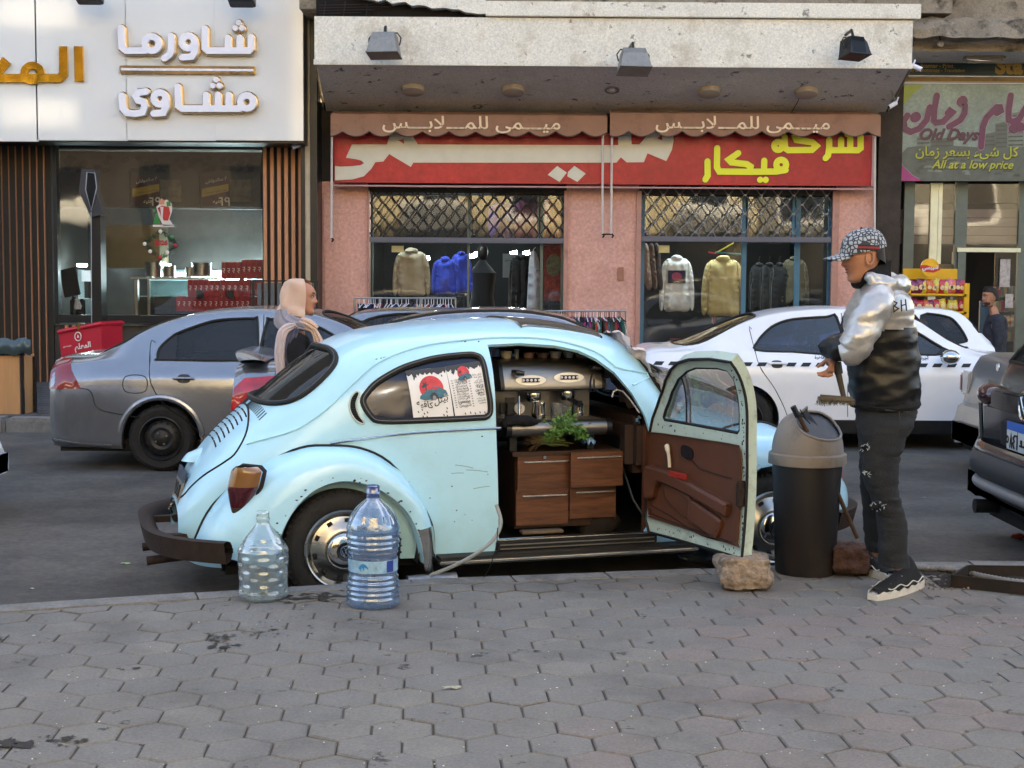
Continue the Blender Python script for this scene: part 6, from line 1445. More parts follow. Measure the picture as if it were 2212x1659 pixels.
KS=[(0,.42,.60,.40,.70,.74,.27),(.02,.52,.66,.50,.74,.80,.24),(.10,.60,.68,.57,.76,.84,.2),(.16,.98,.66,.87,.74,.85,.2),(.22,1.035,.62,.93,.74,.86,.2),(.6,1.06,.62,.95,.74,.87,.2),(1.1,1.3,.57,.96,.75,.88,.2),(1.5,1.42,.57,.96,.76,.88,.2),(2.2,1.42,.57,.95,.76,.88,.2),(2.9,1.1,.6,.93,.75,.87,.2),(3.6,.95,.6,.87,.72,.85,.22),(4.3,.7,.5,.6,.65,.74,.25)]
slv,SS,PS=car('silver_saloon_car','scuffed silver saloon, rear corner and old number plate showing beyond the dark off-roader',(4.03,12.2,-.14),0,KS,(.95,3.4),mat('silver_metallic_paint',hx('8f8c87'),rough=.3,metal=.6,var=.05,coat=.4),[[(1.2,.98),(1.3,1.2),(1.5,1.32),(2.0,1.34),(2.05,.98)]],[(.62,0),(.66,-.5),(1.15,-.48),(1.2,0)],None,[],d=.07)
sp_=PS('number_plate',MB().box((.115,-.26,.66),(.13,.12,.83)),plate_grey);PS('plate_lettering',text_mb('٣٢٥١',(.112,.06,.68),(0,-1,0),(0,0,1),width=.26,height=.08,bold=.03),rubber,sp_)
for sg in(-1,1):
 PS('tail_light',MB().box((.10,sg*.62,.64),(.17,sg*.845,.86),.02),mat('clear_lamp',hx('a3a09c'),rough=.1,coat=1));PS('red_lens',MB().box((.092,sg*.78,.66),(.16,sg*.853,.84),.02),redlens)
PS('badge',MB().lathe([(0,.01),(.035,.008),(.04,0)],20,Matrix.Translation((.155,0,.94))@Matrix.Rotation(R(-90),4,'Y')),chrome)
KV=[(0,.50,.78,.46,.80,.86,.30),(.03,.62,.80,.58,.82,.90,.27),(.10,.66,.80,.62,.83,.93,.25),(.14,.98,.78,.90,.84,.935,.25),(.20,1.18,.74,1.02,.85,.94,.25),(.42,1.42,.68,1.06,.86,.945,.25),(.66,1.62,.64,1.07,.86,.945,.25),(.85,1.68,.62,1.07,.86,.945,.25),(1.6,1.71,.62,1.06,.87,.945,.25),(2.8,1.68,.62,1.04,.87,.945,.25),(3.6,1.15,.7,1.0,.84,.94,.25),(4.4,.95,.6,.85,.8,.9,.3)]
suv,SV,PV=car('dark_off_roader','dark brown-grey off-roader at the right edge, seen from its rear corner',(3.03,8.5,-.14),0,KV,(.85,3.6),darkg,[[(.6,1.1),(.75,1.5),(.95,1.58),(1.6,1.6),(1.6,1.1)]],[(.19,0),(.20,-.64),(.25,-.68),(.58,-.58),(.62,0)],None,[],wr=.36,rrr=.22,d=.06)
def vbox(nm,a,b,m,bev=.01,par=None,M_=None):
 mb=MB().box(a,b,bev);
 if M_:place(mb,M_)
 return PV(nm,mb,m,par)
def wrap(z0,z1,x0,m,nm,hw=.93,b=.03):
 def f(u,v):
  a=-1+2*u;y=hw*a;bend=abs(a)**5*.22;zc=z0+(z1-z0)*v
  return Vector((x0+bend-b*math.sin(math.pi*v)**.6,y*(1-.02*v),zc))
 PV(nm,MB().grid(f,40,8),m)
greyp_=mat('grey_plastic_bumper',hx('3a3b3d'),rough=.55)
wrap(.44,.62,-.05,greyp_,'rear_bumper',.92,.05)
wrap(.56,.66,-.03,darkg,'bumper_top',.93,.04)
wrap(.36,.445,-.04,mat('satin_silver_plastic',hx('8d8e90'),rough=.4,metal=.3),'silver_skid_plate',.90,.045)
PV('lower_valance',MB().grid(lambda u,v:Vector((-.05+.25*abs(2*u-1)**4+.22*(1-v),(-.86+1.72*u)*(.85+.15*v),.17+.20*v+.03*abs(2*u-1)**2)),30,6),greyp_)
for sg in(-1,1):PV('exhaust_tip',MB().tube([(-.05,sg*.55,.24),(.25,sg*.55,.24)],.045,14),black)
vbox('lower_hatch',(.06,-.78,.60),(.14,.78,.90),darkg,.03)
vbox('number_plate_recess',(.035,-.36,.655),(.07,.36,.82),black,.01)
pl2=vbox('number_plate',(.020,-.20,.655),(.034,.20,.775),mat('plate_white',hx('c9c9c8'),rough=.4),.002);vbox('blue_band',(.0185,-.20,.775),(.034,.20,.825),mat('plate_blue',hx('2f62b4'),rough=.4),.002,pl2)
PV('plate_divider',MB().box((.018,.008,.66),(.02,.012,.775)),rubber,pl2)
PV('plate_lettering',strokes(MB(),[arc(0,.5,.22,0,360,10),[(.55,0),(.75,.9),(.95,0)],[(1.5,.9),(1.2,.7),(1.45,.5),(1.15,.3),(1.45,0)],[(1.75,.9),(2.0,.9),(2.0,0)],[(2.55,.3),(2.9,.3),(2.9,.65),(2.75,.65),(2.75,.5)],[(3.2,.3),(3.6,.3),(3.6,.55)],[(3.9,0),(3.9,.8)]],.15,(.018,.18,.672),(0,-1,0),(0,0,1),sc=.085,depth=.002),rubber,pl2)
PV('badge',MB().tube([Vector((.05,.085*math.cos(a),.93+.085*math.sin(a)))for a in np.linspace(0,2*math.pi,25)[:-1]],.010,8,closed=True).tube([(.05,-.05,.985),(.05,-.0,.905),(.05,.05,.985)],.009,6).tube([(.05,-.075,.93),(.05,-.038,.86),(.05,0,.925),(.05,.038,.86),(.05,.075,.93)],.009,6),chrome)
PV('hatch_chrome_panel',MB().box((.045,-.60,.86),(.10,.60,1.0),.02),mat('dark_chrome_panel',hx('55504c'),rough=.12,metal=.9))
for sg in(-1,1):PV('tail_light',MB().ico((.12,sg*.80,.94),(.085,.14,.075),3),mat('smoked_tail_lamp',hx('3c1c1e'),rough=.08,coat=1,var=.3))
for sg in(-1,1):PV('chrome_bracket',MB().tube([(.07,sg*.86,.88),(.09,sg*.88,.66),(.05,sg*.90,.55)],.016,6),chrome)
PV('rear_wiper',MB().tube([(.24,-.1,1.22),(.30,.1,1.30),(.33,.35,1.30)],.014,6),black)
KN=[(0,.9,.6,.8,.7,.78,.2),(1.2,1.4,.56,.95,.74,.84,.2),(2.4,1.4,.56,.95,.75,.85,.2),(3.2,1.0,.6,.9,.74,.84,.2),(4.0,.86,.6,.78,.7,.82,.22),(4.25,.7,.5,.62,.62,.74,.25),(4.35,.5,.45,.45,.55,.64,.28)]
car('white_car','white car whose nose just enters at the left edge of the road',(-7.93,9.4,-.14),0,KN,(.9,3.45),whitec,[[(1.1,.98),(1.4,1.28),(2.0,1.3),(2.9,1.0)]],None,None,[],d=.08)
# ================================================= people
def skin_mb(J,bones,root,sub=2,seed=0):
 """J: name -> (point, radius or (rx,ry)); one smooth surface grown round the bones"""
 names=list(J);me=bpy.data.meshes.new('tmp');me.from_pydata([tuple(J[n][0])for n in names],[(names.index(a),names.index(b))for a,b in bones],[])
 o=bpy.data.objects.new('tmp',me);COL.objects.link(o)
 m=o.modifiers.new('s','SKIN');m.use_smooth_shade=True;m.branch_smoothing=.6
 for i,n in enumerate(names):
  r=J[n][1];me.skin_vertices[0].data[i].radius=r if isinstance(r,tuple)else(r,r)
  me.skin_vertices[0].data[i].use_root=(n==root)
 s=o.modifiers.new('u','SUBSURF');s.levels=sub;s.render_levels=sub
 dg=bpy.context.evaluated_depsgraph_get();ev=bpy.data.meshes.new_from_object(o.evaluated_get(dg))
 mb=MB();mb.add([v.co.copy()for v in ev.vertices],[tuple(p.vertices)for p in ev.polygons])
 bpy.data.objects.remove(o);bpy.data.meshes.remove(ev);bpy.data.meshes.remove(me)
 return mb
def crumple(mb,amp,f=(9,9,14),seed=0,seam=None):
 """push the cloth in and out along its own normals"""
 n=[Vector((0,0,0))for _ in mb.v]
 for q in mb.f:
  a,b,c=mb.v[q[0]],mb.v[q[1]],mb.v[q[2]];k=(b-a).cross(c-a)
  for i in q:n[i]+=k
 for i,p in enumerate(mb.v):
  if n[i].length<1e-12:continue
  w=noise.noise(Vector((p.x*f[0]+seed,p.y*f[1],p.z*f[2])));r=(1-abs(noise.noise(Vector((p.x*f[0]*.8,p.y*f[1]+seed,p.z*f[2]*1.5+seed)))*2.2))
  mb.v[i]=p+n[i].normalized()*amp*(w+.5*r-.25)
 return mb
def head_mb(M,s=1.0,soft=0.0):
 """head looking along +x, origin at the middle of the skull, z up, about 0.23 m tall"""
 zs=[-.118,-.112,-.10,-.088,-.078,-.068,-.060,-.052,-.044,-.036,-.026,-.012,.002,.016,.030,.045,.065,.085,.10,.110,.116]
 fb=[.050,.062,.070,.071,.070,.070,.071,.072,.074,.076,.078,.079,.079,.080,.085,.085,.078,.062,.040,.018,.0]
 ft=[.052,.068,.079,.077,.074,.080,.079,.083,.080,.094,.104,.098,.090,.086,.090,.087,.078,.062,.040,.018,.0]
 gw=[.03,.026,.022,.022,.022,.020,.020,.020,.015,.014,.016,.012,.012,.014,.04,.05,.05,.05,.05,.05,.05]
 bk=[-.02,-.028,-.036,-.042,-.046,-.050,-.056,-.062,-.068,-.074,-.082,-.090,-.096,-.101,-.104,-.104,-.098,-.082,-.058,-.03,-.0]
 wd=[.022,.036,.046,.052,.056,.059,.061,.063,.064,.066,.068,.070,.071,.072,.073,.073,.070,.060,.042,.022,.0]
 N=40;mb=MB();vs=[];zz=np.linspace(zs[0],zs[-1],46)
 F=lambda a:np.interp(zz,zs,a)
 fb,ft,gw,bk,wd=map(F,(fb,ft,gw,bk,wd))
 for i,z in enumerate(zz):
  cx=(fb[i]+bk[i])/2;rx=(fb[i]-bk[i])/2
  for k in range(N):
   a=2*math.pi*k/N;ca,sa=math.cos(a),math.sin(a)
   x=cx+rx*math.copysign(abs(ca)**.9,ca);y=wd[i]*math.copysign(abs(sa)**.9,sa)
   if ca>0:
    x+=(ft[i]-fb[i])*math.exp(-(y/gw[i])**2)
    for sg in(-1,1):
     d2=((y-sg*.031)/.018)**2+((z-.012)/.012)**2;x-=.009*math.exp(-d2)
     d3=((y-sg*.040)/.02)**2+((z+.03)/.022)**2;x+=.004*math.exp(-d3)
   vs.append(M@Vector((x*s,y*s,z*s)))
 fs=[(i*N+k,i*N+(k+1)%N,(i+1)*N+(k+1)%N,(i+1)*N+k)for i in range(45)for k in range(N)]+[tuple(range(N-1,-1,-1))]
 return mb.add(vs,fs)
def ear_mb(M,sg):
 mb=MB();c=Vector((-.012,sg*.071,-.008))
 pts=[c+Vector((.017*math.cos(a)-.004*math.sin(a),sg*(.008+.006*math.cos(a+2)),.031*math.sin(a)*(1 if a<math.pi else.9)))for a in np.linspace(0,2*math.pi,17)[:-1]]
 mb.tube(pts,.0055,6,closed=True);mb.ico(c+Vector((0,sg*.002,0)),(.014,.006,.026),1);return place(mb,M)
def face_parts(t,M,skinm,lipm,brow,lid=False,par=None):
 par=par or t
 for sg in(-1,1):
  part('ear',ear_mb(M,sg),skinm,par)
  e=M@Vector((.0705,sg*.031,.011));
  eye=part('eye',MB().ico(e,.0118,2),mat('eye_white',hx('a3968c'),rough=.35),par)
  part('iris',MB().ico(M@Vector((.0795,sg*.0325,.011)),.0058,1),mat('iris_dark',hx('1c120c'),rough=.1),eye)
  part('eyelid',MB().tube([M@Vector((.070+.011*math.sin(a),sg*(.031+.017*math.cos(a)),.0175+.004*math.sin(a)))for a in np.linspace(0,math.pi,7)],.0028,5),mat('lash_dark',hx('20140f'),rough=.6),par)
  part('eyebrow',MB().tube([M@Vector((.083-.010*k*k,sg*(.014+.032*k),.031+.007*math.sin(k*2.4)))for k in np.linspace(0,1,6)],[.003,.004,.0042,.004,.003,.0015],5),brow,par)
 for dz,nm in((-.0595,'lower_lip'),(-.0505,'upper_lip')):
  part(nm,MB().tube([M@Vector((.0805-.012*(k/.022)**2+(.001 if dz<-.055 else.002),k,dz+(.0018*(1-(k/.022)**2))*(1 if dz>-.055 else-1)))for k in np.linspace(-.022,.022,9)],[.001,.003,.004,.0046,.005,.0046,.004,.003,.001],6),lipm,par)
def hand_mb(wrist,dirv,up,s=1.0,curl=.9,side=1):
 """five separate fingers: returns joints and bones to append to a body"""
 d=Vector(dirv).normalized();u=Vector(up).normalized();u=(u-d*u.dot(d)).normalized();w=d.cross(u)*side
 J={};B=[];wr=Vector(wrist)
 J['palm']=(wr+d*.045*s,(.034*s,.017*s));J['knuckle']=(wr+d*.085*s,(.036*s,.014*s));B+=[('wrist','palm'),('palm','knuckle')]
 for i,(off,ln)in enumerate(((-.028,.070),(-.010,.078),(.009,.073),(.027,.058))):
  p=wr+d*.088*s+w*off*s;pv='knuckle';dd=d.copy()
  for k in range(3):
   a=curl*(.45+.35*k);dd=(d*math.cos(a)+u*-math.sin(a)).normalized();nm='f%d%d'%(i,k);p=p+dd*ln*s*(.42,.32,.26)[k]*1.0
   J[nm]=(p,(.0085-.001*k)*s);B.append((pv,nm));pv=nm
 p=wr+d*.03*s-w*.03*s;pv='palm'
 for k in range(3):
  dd=(d*.75-w*(.6-.3*k)-u*(.25+.25*k)).normalized();p=p+dd*.03*s;J['t%d'%k]=(p,(.011-.0015*k)*s);B.append((pv,'t%d'%k));pv='t%d'%k
 return J,B
skin_t=mat('tan_skin',hx('a8755a'),rough=.5,var=.06,scale=14,bump=.1,bscale=200)
skin_w=mat('warm_skin',hx('b27c62'),rough=.5,var=.06,scale=14,bump=.1,bscale=200)
lip=mat('lips',hx('8e5048'),rough=.4);hairm=mat('black_hair',hx('16110e'),rough=.7,var=.3)
denim=mat('black_denim',hx('1c1e21'),rough=.85,var=.3,scale=7,bump=.5,bscale=160,dirt=hx('34383e'),dscale=3,damt=.5)
satin=mat('black_satin',hx('0a0a0c'),rough=.42,var=.2,bump=.15,bscale=30)
silver=mat('silver_foil_fabric',hx('b4b3b2'),rough=.36,metal=.6,var=.12,scale=10,bump=.4,bscale=30)
rib=mat('black_rib_knit',hx('0c0c0e'),rough=.9,bump=.4,bscale=120,stretch=(1,1,.2))
YM=6.95
mp=lambda u,v,dy=0.0:at(u,v,YM+dy)
man=thing('person','man in a patterned cap and silver and black jacket, holding a brush beside the bin','person',(mp(1930,1290).x,YM,0))
hc=mp(1861,556,-.02);HM_=Matrix.Translation(hc)@Matrix.Rotation(R(180+6),4,'Z')@Matrix.Rotation(R(7),4,'Y')@Matrix.Scale(1.02,4)
headm=head_mb(HM_)
J={'pelvis':(mp(1913,890),.07),'belly':(mp(1910,800),.08),'chest':(mp(1905,700),.08),'neckb':(mp(1902,628),.06),'neck':(mp(1884,598),.052),'ls':(mp(1900,655,-.14),.045),'le':(mp(1848,755,-.22),.045),'wrist':(mp(1806,762,-.12),.028),'rs':(mp(1900,655,.14),.045),'re':(mp(1850,750,.22),.045),'rw':(mp(1800,765,.06),.028),'rh':(mp(1790,790,.02),.03),'lh':(mp(1913,905,-.08),.07),'lk':(mp(1915,1085,-.10),.05),'la':(mp(1940,1235,-.10),.035),'rhp':(mp(1905,905,.08),.07),'rk':(mp(1893,1085,.13),.05),'ra':(mp(1897,1205,.20),.035)}
BN=[('pelvis','belly'),('belly','chest'),('chest','neckb'),('neckb','neck'),('chest','ls'),('ls','le'),('le','wrist'),('chest','rs'),('rs','re'),('re','rw'),('rw','rh'),('pelvis','lh'),('lh','lk'),('lk','la'),('pelvis','rhp'),('rhp','rk'),('rk','ra')]
hj,hb=hand_mb(mp(1806,762,-.12),mp(1800,800,-.10)-mp(1812,755,-.12),(1,.3,.3),1.0,1.5)
J.update(hj);BN+=hb
bm_=skin_mb(J,BN,'pelvis',1);bm_.add(headm.v,headm.f)
body_m=part('body',bm_,skin_t,man)
face_parts(man,HM_,skin_t,lip,hairm)
part('hair',MB().grid(lambda u,v:HM_@Vector((-.030-.082*math.cos((u-.5)*2.6),.079*math.sin((u-.5)*2.6),.045-.105*v*(1-.45*abs(u-.5)*2))),18,6),hairm,man)
capm=bpy.data.materials.new('oval_print_cap_cloth');capm.use_nodes=True
_n=capm.node_tree.nodes;_l=capm.node_tree.links;_tc=_n.new('ShaderNodeTexCoord');_v=_n.new('ShaderNodeTexVoronoi');_v.inputs['Scale'].default_value=50;_v.inputs['Randomness'].default_value=.55;_v.feature='DISTANCE_TO_EDGE'
_r=_n.new('ShaderNodeValToRGB');_r.color_ramp.elements[0].position=.10;_r.color_ramp.elements[1].position=.16;_r.color_ramp.elements[0].color=hx('2c3440')+(1,);_r.color_ramp.elements[1].color=hx('a3a8ac')+(1,)
_l.new(_tc.outputs['Object'],_v.inputs['Vector']);_l.new(_v.outputs['Distance'],_r.inputs[0]);_l.new(_r.outputs[0],_n['Principled BSDF'].inputs['Base Color']);_n['Principled BSDF'].inputs['Roughness'].default_value=.8
def capf(u,v):
 a=2*math.pi*u;e=math.pi/2*v;r=math.cos(e)**.75
 return HM_@Vector((-.012+.112*r*math.cos(a),.087*r*math.sin(a),.028+.108*math.sin(e)**.95-.012*math.cos(a)*(1-v)))
cap=part('cap',MB().grid(capf,40,14),capm,man)
def brim(off):return lambda u,v:HM_@Vector((.078+.088*v*math.sin(math.pi*(.12+.76*u))**.6+.02*math.sin(math.pi*u),.083*math.cos(math.pi*(.06+.88*u))*(1-.12*v),.026-.016*v-.018*(abs(u-.5)*2)**2+.006+off))
part('cap_brim',MB().grid(brim(0),20,8).grid(brim(-.005),20,8),capm,cap)
for k,(dz,c)in enumerate(((.0085,'1f2a22'),(0,'a01c34'),(-.0085,'1f2a22'))):
 part('cap_stripe',MB().add([HM_@Vector((-.012+.1145*r*math.cos(a),.0895*r*math.sin(a),z+dz+s_))for a,z,r in((R(62),.052,.985),(R(80),.047,.99),(R(98),.042,.99),(R(118),.036,.99))for s_ in(-.0043,.0043)],[(0,2,3,1),(2,4,5,3),(4,6,7,5)]),mat('stripe_'+c,hx(c),rough=.7),cap)
part('cap_button',MB().ico(HM_@Vector((-.012,0,.137)),.008,1),capm,cap)
def loft(sec,n=44,sub=5):
 """sec: rows (centre, rx, ry) of level ellipses"""
 A=np.array([[*c,rx,ry]for c,rx,ry in sec]);us=np.linspace(0,1,len(sec));T=hermite(us,A,np.linspace(0,1,(len(sec)-1)*sub+1));mb=MB();m=len(T)
 for r in T:
  for k in range(n):a=2*math.pi*k/n;mb.v.append(Vector((r[0]+r[3]*math.copysign(abs(math.cos(a))**.85,math.cos(a)),r[1]+r[4]*math.copysign(abs(math.sin(a))**.85,math.sin(a)),r[2])))
 mb.f=[(i*n+k,i*n+(k+1)%n,(i+1)*n+(k+1)%n,(i+1)*n+k)for i in range(m-1)for k in range(n)]+[tuple(range(n))[::-1],tuple((m-1)*n+k for k in range(n))]
 return mb
def limb(pts,n=28,sub=5):
 """pts: (point, radius)"""
 A=np.array([[*p,r]for p,r in pts]);T=hermite(np.linspace(0,1,len(pts)),A,np.linspace(0,1,(len(pts)-1)*sub+1))
 return MB().tube([t[:3]for t in T],[t[3]for t in T],n)
def fold(mb,amp,ax,k,seed=0):
 """creases running across a limb"""
 for i,p in enumerate(mb.v):
  d=p.dot(ax);w=math.sin(d*k+3*noise.noise(p*7+Vector((seed,0,0))))*(.5+noise.noise(p*5+Vector((0,seed,0))))
  c=Vector((noise.noise(p*3+Vector((9,seed,0))),-1,noise.noise(p*4))).normalized();mb.v[i]=p+c*amp*w
 return mb
sec=[(mp(1911,880),.150,.135),(mp(1910,855),.164,.150),(mp(1908,820),.172,.158),(mp(1906,780),.172,.160),(mp(1904,740),.170,.165),(mp(1901,705),.166,.175),(mp(1900,675),.158,.188),(mp(1901,652),.142,.180),(mp(1901,632),.115,.135),(mp(1897,612),.078,.085),(mp(1892,600),.060,.062)]
jk=loft(sec,64,8);crumple(jk,.013,(6,6,8),3);crumple(jk,.006,(15,15,24),9)
zs_=mp(1900,708).z;fm=[0 if sum(jk.v[i].z for i in f)/len(f)>zs_+.10*(sum(jk.v[i].x for i in f)/len(f)-mp(1925,700).x)else 1 for f in jk.f]
part('jacket',jk,None,man,mats=[silver,satin],fmat=fm)
for dy,lp in((-1,[(mp(1900,640,-.09),.062),(mp(1893,655,-.165),.085),(mp(1872,695,-.21),.083),(mp(1852,732,-.225),.080),(mp(1838,756,-.215),.072),(mp(1820,762,-.20),.058)]),(1,[(mp(1900,640,.09),.06),(mp(1893,655,.16),.08),(mp(1865,700,.2),.075),(mp(1842,745,.2),.068),(mp(1815,758,.14),.058)])):
 sl_=crumple(crumple(limb(lp,40,9),.010,(8,8,11),5+dy),.0055,(18,18,26),2);part('sleeve',sl_,silver,man)
 e=lp[-2][0];q=mp(1786,752,-.10)if dy<0 else mp(1786,750,.03);part('forearm',crumple(limb([(e+Vector((.01,0,.0)),.070),(e.lerp(q,.4),.062),(e.lerp(q,.75),.052),(q,.046)],30,8),.012,(14,14,14),7),satin,man)
hd_=skin_mb({'a':(mp(1868,592,-.07),.02),'b':(mp(1880,606,-.10),.034),'c':(mp(1915,614,-.10),.045),'d':(mp(1948,622,-.03),.052),'e':(mp(1950,616,.05),.05),'f':(mp(1915,606,.10),.04),'g':(mp(1878,600,.08),.03)},[('a','b'),('b','c'),('c','d'),('d','e'),('e','f'),('f','g')],'d',2)
part('hood',crumple(hd_,.014,(16,16,26),4),silver,man)
part('collar',crumple(skin_mb({'a':(mp(1850,606,.0),.035),'b':(mp(1870,594,-.05),.045),'c':(mp(1902,583,-.04),.045),'d':(mp(1906,583,.04),.04),'e':(mp(1872,594,.06),.04),'f':(mp(1856,625,0),.035)},[('a','b'),('b','c'),('c','d'),('d','e'),('a','f')],'c',2),.008,seed=2),rib,man)
part('hem_band',MB().tube([Vector((mp(1911,872).x+.150*math.cos(a),YM+.125*math.sin(a),mp(1911,873).z+.006*math.cos(a*2)))for a in np.linspace(0,2*math.pi,25)[:-1]],.026,8,closed=True),rib,man)
for dy in(-.10,.03):part('cuff',MB().tube([mp(1788,752,dy),mp(1776,760,dy)],[.046,.038],16),rib,man)
part('back_lettering',strokes(MB(),[[(0,1),(0,0)],[(.5,1),(.05,.5),(.6,0)],[(.9,0),(.95,1),(1.3,.8),(1.0,.5),(1.4,.25),(.9,0)],[(1.7,0),(1.75,1)],[(1.75,.5),(2.2,.55)],[(2.2,1),(2.2,0)]],.12,mp(1912,676,-.222),(.94,.10,.12),(-.12,.05,1),sc=.05,depth=.002),mat('black_print',hx('14161c'),rough=.6),man)
kj=loft([(mp(1932,1222,-.10),0.073,0.067),(mp(1930,1195,-.10),0.071,0.068),(mp(1928,1150,-.10),0.069,0.067),(mp(1924,1115,-.10),0.067,0.067),(mp(1915,1085,-.10),0.067,0.068),(mp(1904,1045,-.09),0.080,0.078),(mp(1902,1000,-.08),0.091,0.087),(mp(1905,955,-.07),0.110,0.100),(mp(1911,915,-.04),0.138,0.119),(mp(1913,885,0),0.148,0.128),(mp(1912,865,0),0.140,0.123)],48,8)
kf=loft([(mp(1897,1190,.20),0.058,0.057),(mp(1895,1150,.18),0.063,0.063),(mp(1893,1090,.14),0.069,0.068),(mp(1892,1040,.10),0.079,0.076),(mp(1896,980,.08),0.088,0.085),(mp(1905,920,.05),0.112,0.095),(mp(1911,880,.03),0.112,0.095)],40,8)
crumple(kj,.007,(6,6,14),5);crumple(kf,.007,(6,6,14),8);jeans=part('jeans',crumple(kj,.0055,(14,14,34),1),denim,man);part('far_leg',crumple(kf,.0055,(14,14,34),4),denim,jeans)
fray=mat('frayed_white_thread',hx('a9b2b4'),rough=.9);rnd=random.Random(8)
for(u,v,r_)in((1866,965,9),(1870,1022,6),(1893,1092,14)):
 c=mp(u,v,-.135 if v<1050 else-.165)
 h=part('ripped_hole',MB().ico(c,(r_/441*.9,.02,r_/441*.7),2,.5,u),mat('dark_hole',hx('0c0d10'),rough=.9),jeans)
 fr_=MB()
 for k in range(16):
  a=rnd.uniform(0,6.28);q=c+Vector((math.cos(a)*r_/441,-.022,math.sin(a)*r_/441*.75));fr_.tube([q,q+Vector((rnd.uniform(-.012,.012),-.004,rnd.uniform(-.012,.012)))],.0014,3)
 part('frayed_threads',fr_,fray,h,kind='stuff')
part('back_pocket',MB().tube([mp(1942,888,-.14),mp(1945,945,-.135),mp(1958,950,-.11)],.0025,4).tube([mp(1912,886,-.155),mp(1965,890,-.12)],.003,4),mat('denim_seam',hx('3c4046'),rough=.9),jeans)
solem=mat('off_white_sole',hx('c9c3b6'),rough=.6,var=.12,scale=20,dirt=hx('8d7d66'),dscale=12);suede=mat('black_suede',hx('131315'),rough=.85,bump=.3,bscale=120)
def shoe(heel,toe,lab):
 h,t_=Vector(heel),Vector(toe);d=(t_-h);L=d.length;d.normalize();w=Vector((-d.y,d.x,0))
 Ms=Matrix((tuple([d.x,w.x,0,h.x]),tuple([d.y,w.y,0,h.y]),(0,0,1,0),(0,0,0,1)))
 hwf=lambda x:.050*(math.sin(math.pi*min(1,max(0,.10+.86*x)))**.45)*(1+.22*x)
 def up(u,v):
  a=math.pi*v;hw=hwf(u);top=.055+.095*math.exp(-((u-.27)/.17)**2)+.03*math.sin(math.pi*min(1,u*1.1))**.7;
  return Ms@Vector((u*L,hw*math.cos(a)*(1-.15*math.sin(a)),.028+(top-.028)*math.sin(a)**.75))
 s_=part('shoe',MB().grid(up,24,14),suede,man,label=lab)
 n=40;o=[((k/n),1)for k in range(n+1)]+[((k/n),-1)for k in range(n,-1,-1)]
 ring=[Vector((x*L*1.03-.004,sg*hwf(x)*1.08,0))for x,sg in o]
 part('sole',MB().add([Ms@(p+Vector((0,0,.0)))for p in ring]+[Ms@(p+Vector((0,0,.034+.008*math.sin(i*.9))))for i,p in enumerate(ring)],[(i,(i+1)%len(ring),(i+1)%len(ring)+len(ring),i+len(ring))for i in range(len(ring))]+[tuple(range(len(ring)))[::-1],tuple(range(len(ring),2*len(ring)))]),solem,s_)
 part('white_piping',MB().tube([Ms@Vector((x*L,-hwf(x)*1.03,.052+.008*math.sin(x*22)))for x in np.linspace(.05,.85,22)],.003,5).tube([Ms@Vector((x*L,hwf(x)*1.03,.052+.008*math.sin(x*22)))for x in np.linspace(.05,.85,22)],.003,5),solem,s_)
 for k in range(4):
  x=.38+.12*k
  part('lace_loop',MB().tube([Ms@Vector((x*L,sg*.035*1.0-sg*.0,.085-.012*k+.01*a))+Vector((0,-.0,0))for sg,a in((-1,-1),(-1,.4),(-.6,1.2))],.0035,5).tube([Ms@Vector((x*L,yy,.098-.012*k))for yy in(-.03,0,.03)],.005,5),solem if k%2 else suede,s_)
a=gnd(1984,1266);b=gnd(1886,1296);shoe(a,b,'nearer chunky black shoe with a white sole')
shoe(gnd(1862,1226),gnd(1926,1256),'farther chunky black shoe with a white sole')
br=thing('hand_brush','short brush with a wooden handle, held by the man in the cap','brush',mp(1822,868,-.1))
part('handle',MB().tube([mp(1800,768,-.10),mp(1812,812,-.11),mp(1823,860,-.12)],[.017,.015,.012],10),mat('worn_dark_wood',hx('3f3529'),rough=.7,var=.2),br)
part('grip',MB().tube([mp(1808,782,-.105),mp(1812,808,-.11)],.021,12),black,br)
bmh=MB().box((-.085,-.025,-.014),(.085,.025,.016),.01);part('brush_head',place(bmh,Matrix.Translation(mp(1806,862,-.12))@Matrix.Rotation(R(4),4,'Y')),mat('brush_back',hx('5b5346'),rough=.9,var=.3,bump=.6),br)
bz=MB();rnd=random.Random(2)
for k in range(420):
 q=mp(1806,862,-.12)+Vector((rnd.uniform(-.088,.088),rnd.uniform(-.026,.026),rnd.uniform(-.014,.01)));bz.tube([q,q+Vector((rnd.gauss(0,.007),rnd.gauss(0,.004),-rnd.uniform(.01,.024)))],.0012,3)
part('bristles',bz,mat('dusty_bristles',hx('6b6353'),rough=.95),br,kind='stuff')
YW=10.0
wp=lambda u,v,dy=0.0:at(u,v,YW+dy)
wom=thing('person','woman in a cream and grey headscarf and black coat, walking behind the blue car','person',(wp(640,900).x,YW,-.14))
WHm=Matrix.Translation(wp(656,644))@Matrix.Rotation(R(-8),4,'Z')
wh_=head_mb(WHm,.98)
WJ={'p':(wp(632,860),.12),'b':(wp(636,800),.11),'c':(wp(636,745),.12),'n':(wp(645,695),.05),'h':(wp(650,672),.045),'ls':(wp(640,722,-.15),.055),'le':(wp(640,800,-.18),.04),'wrist':(wp(660,850,-.2),.024),'rs':(wp(640,722,.15),.055),'re':(wp(645,800,.18),.04),'rw':(wp(665,850,.2),.03),'lh':(wp(630,900,-.08),.08),'lk':(wp(634,1010,-.08),.05),'la':(wp(626,1110,-.08),.04),'lt':(wp(655,1118,-.08),.035),'rh':(wp(634,900,.08),.08),'rk':(wp(642,1010,.08),.05),'ra':(wp(640,1105,.08),.04),'rt':(wp(668,1112,.08),.035)}
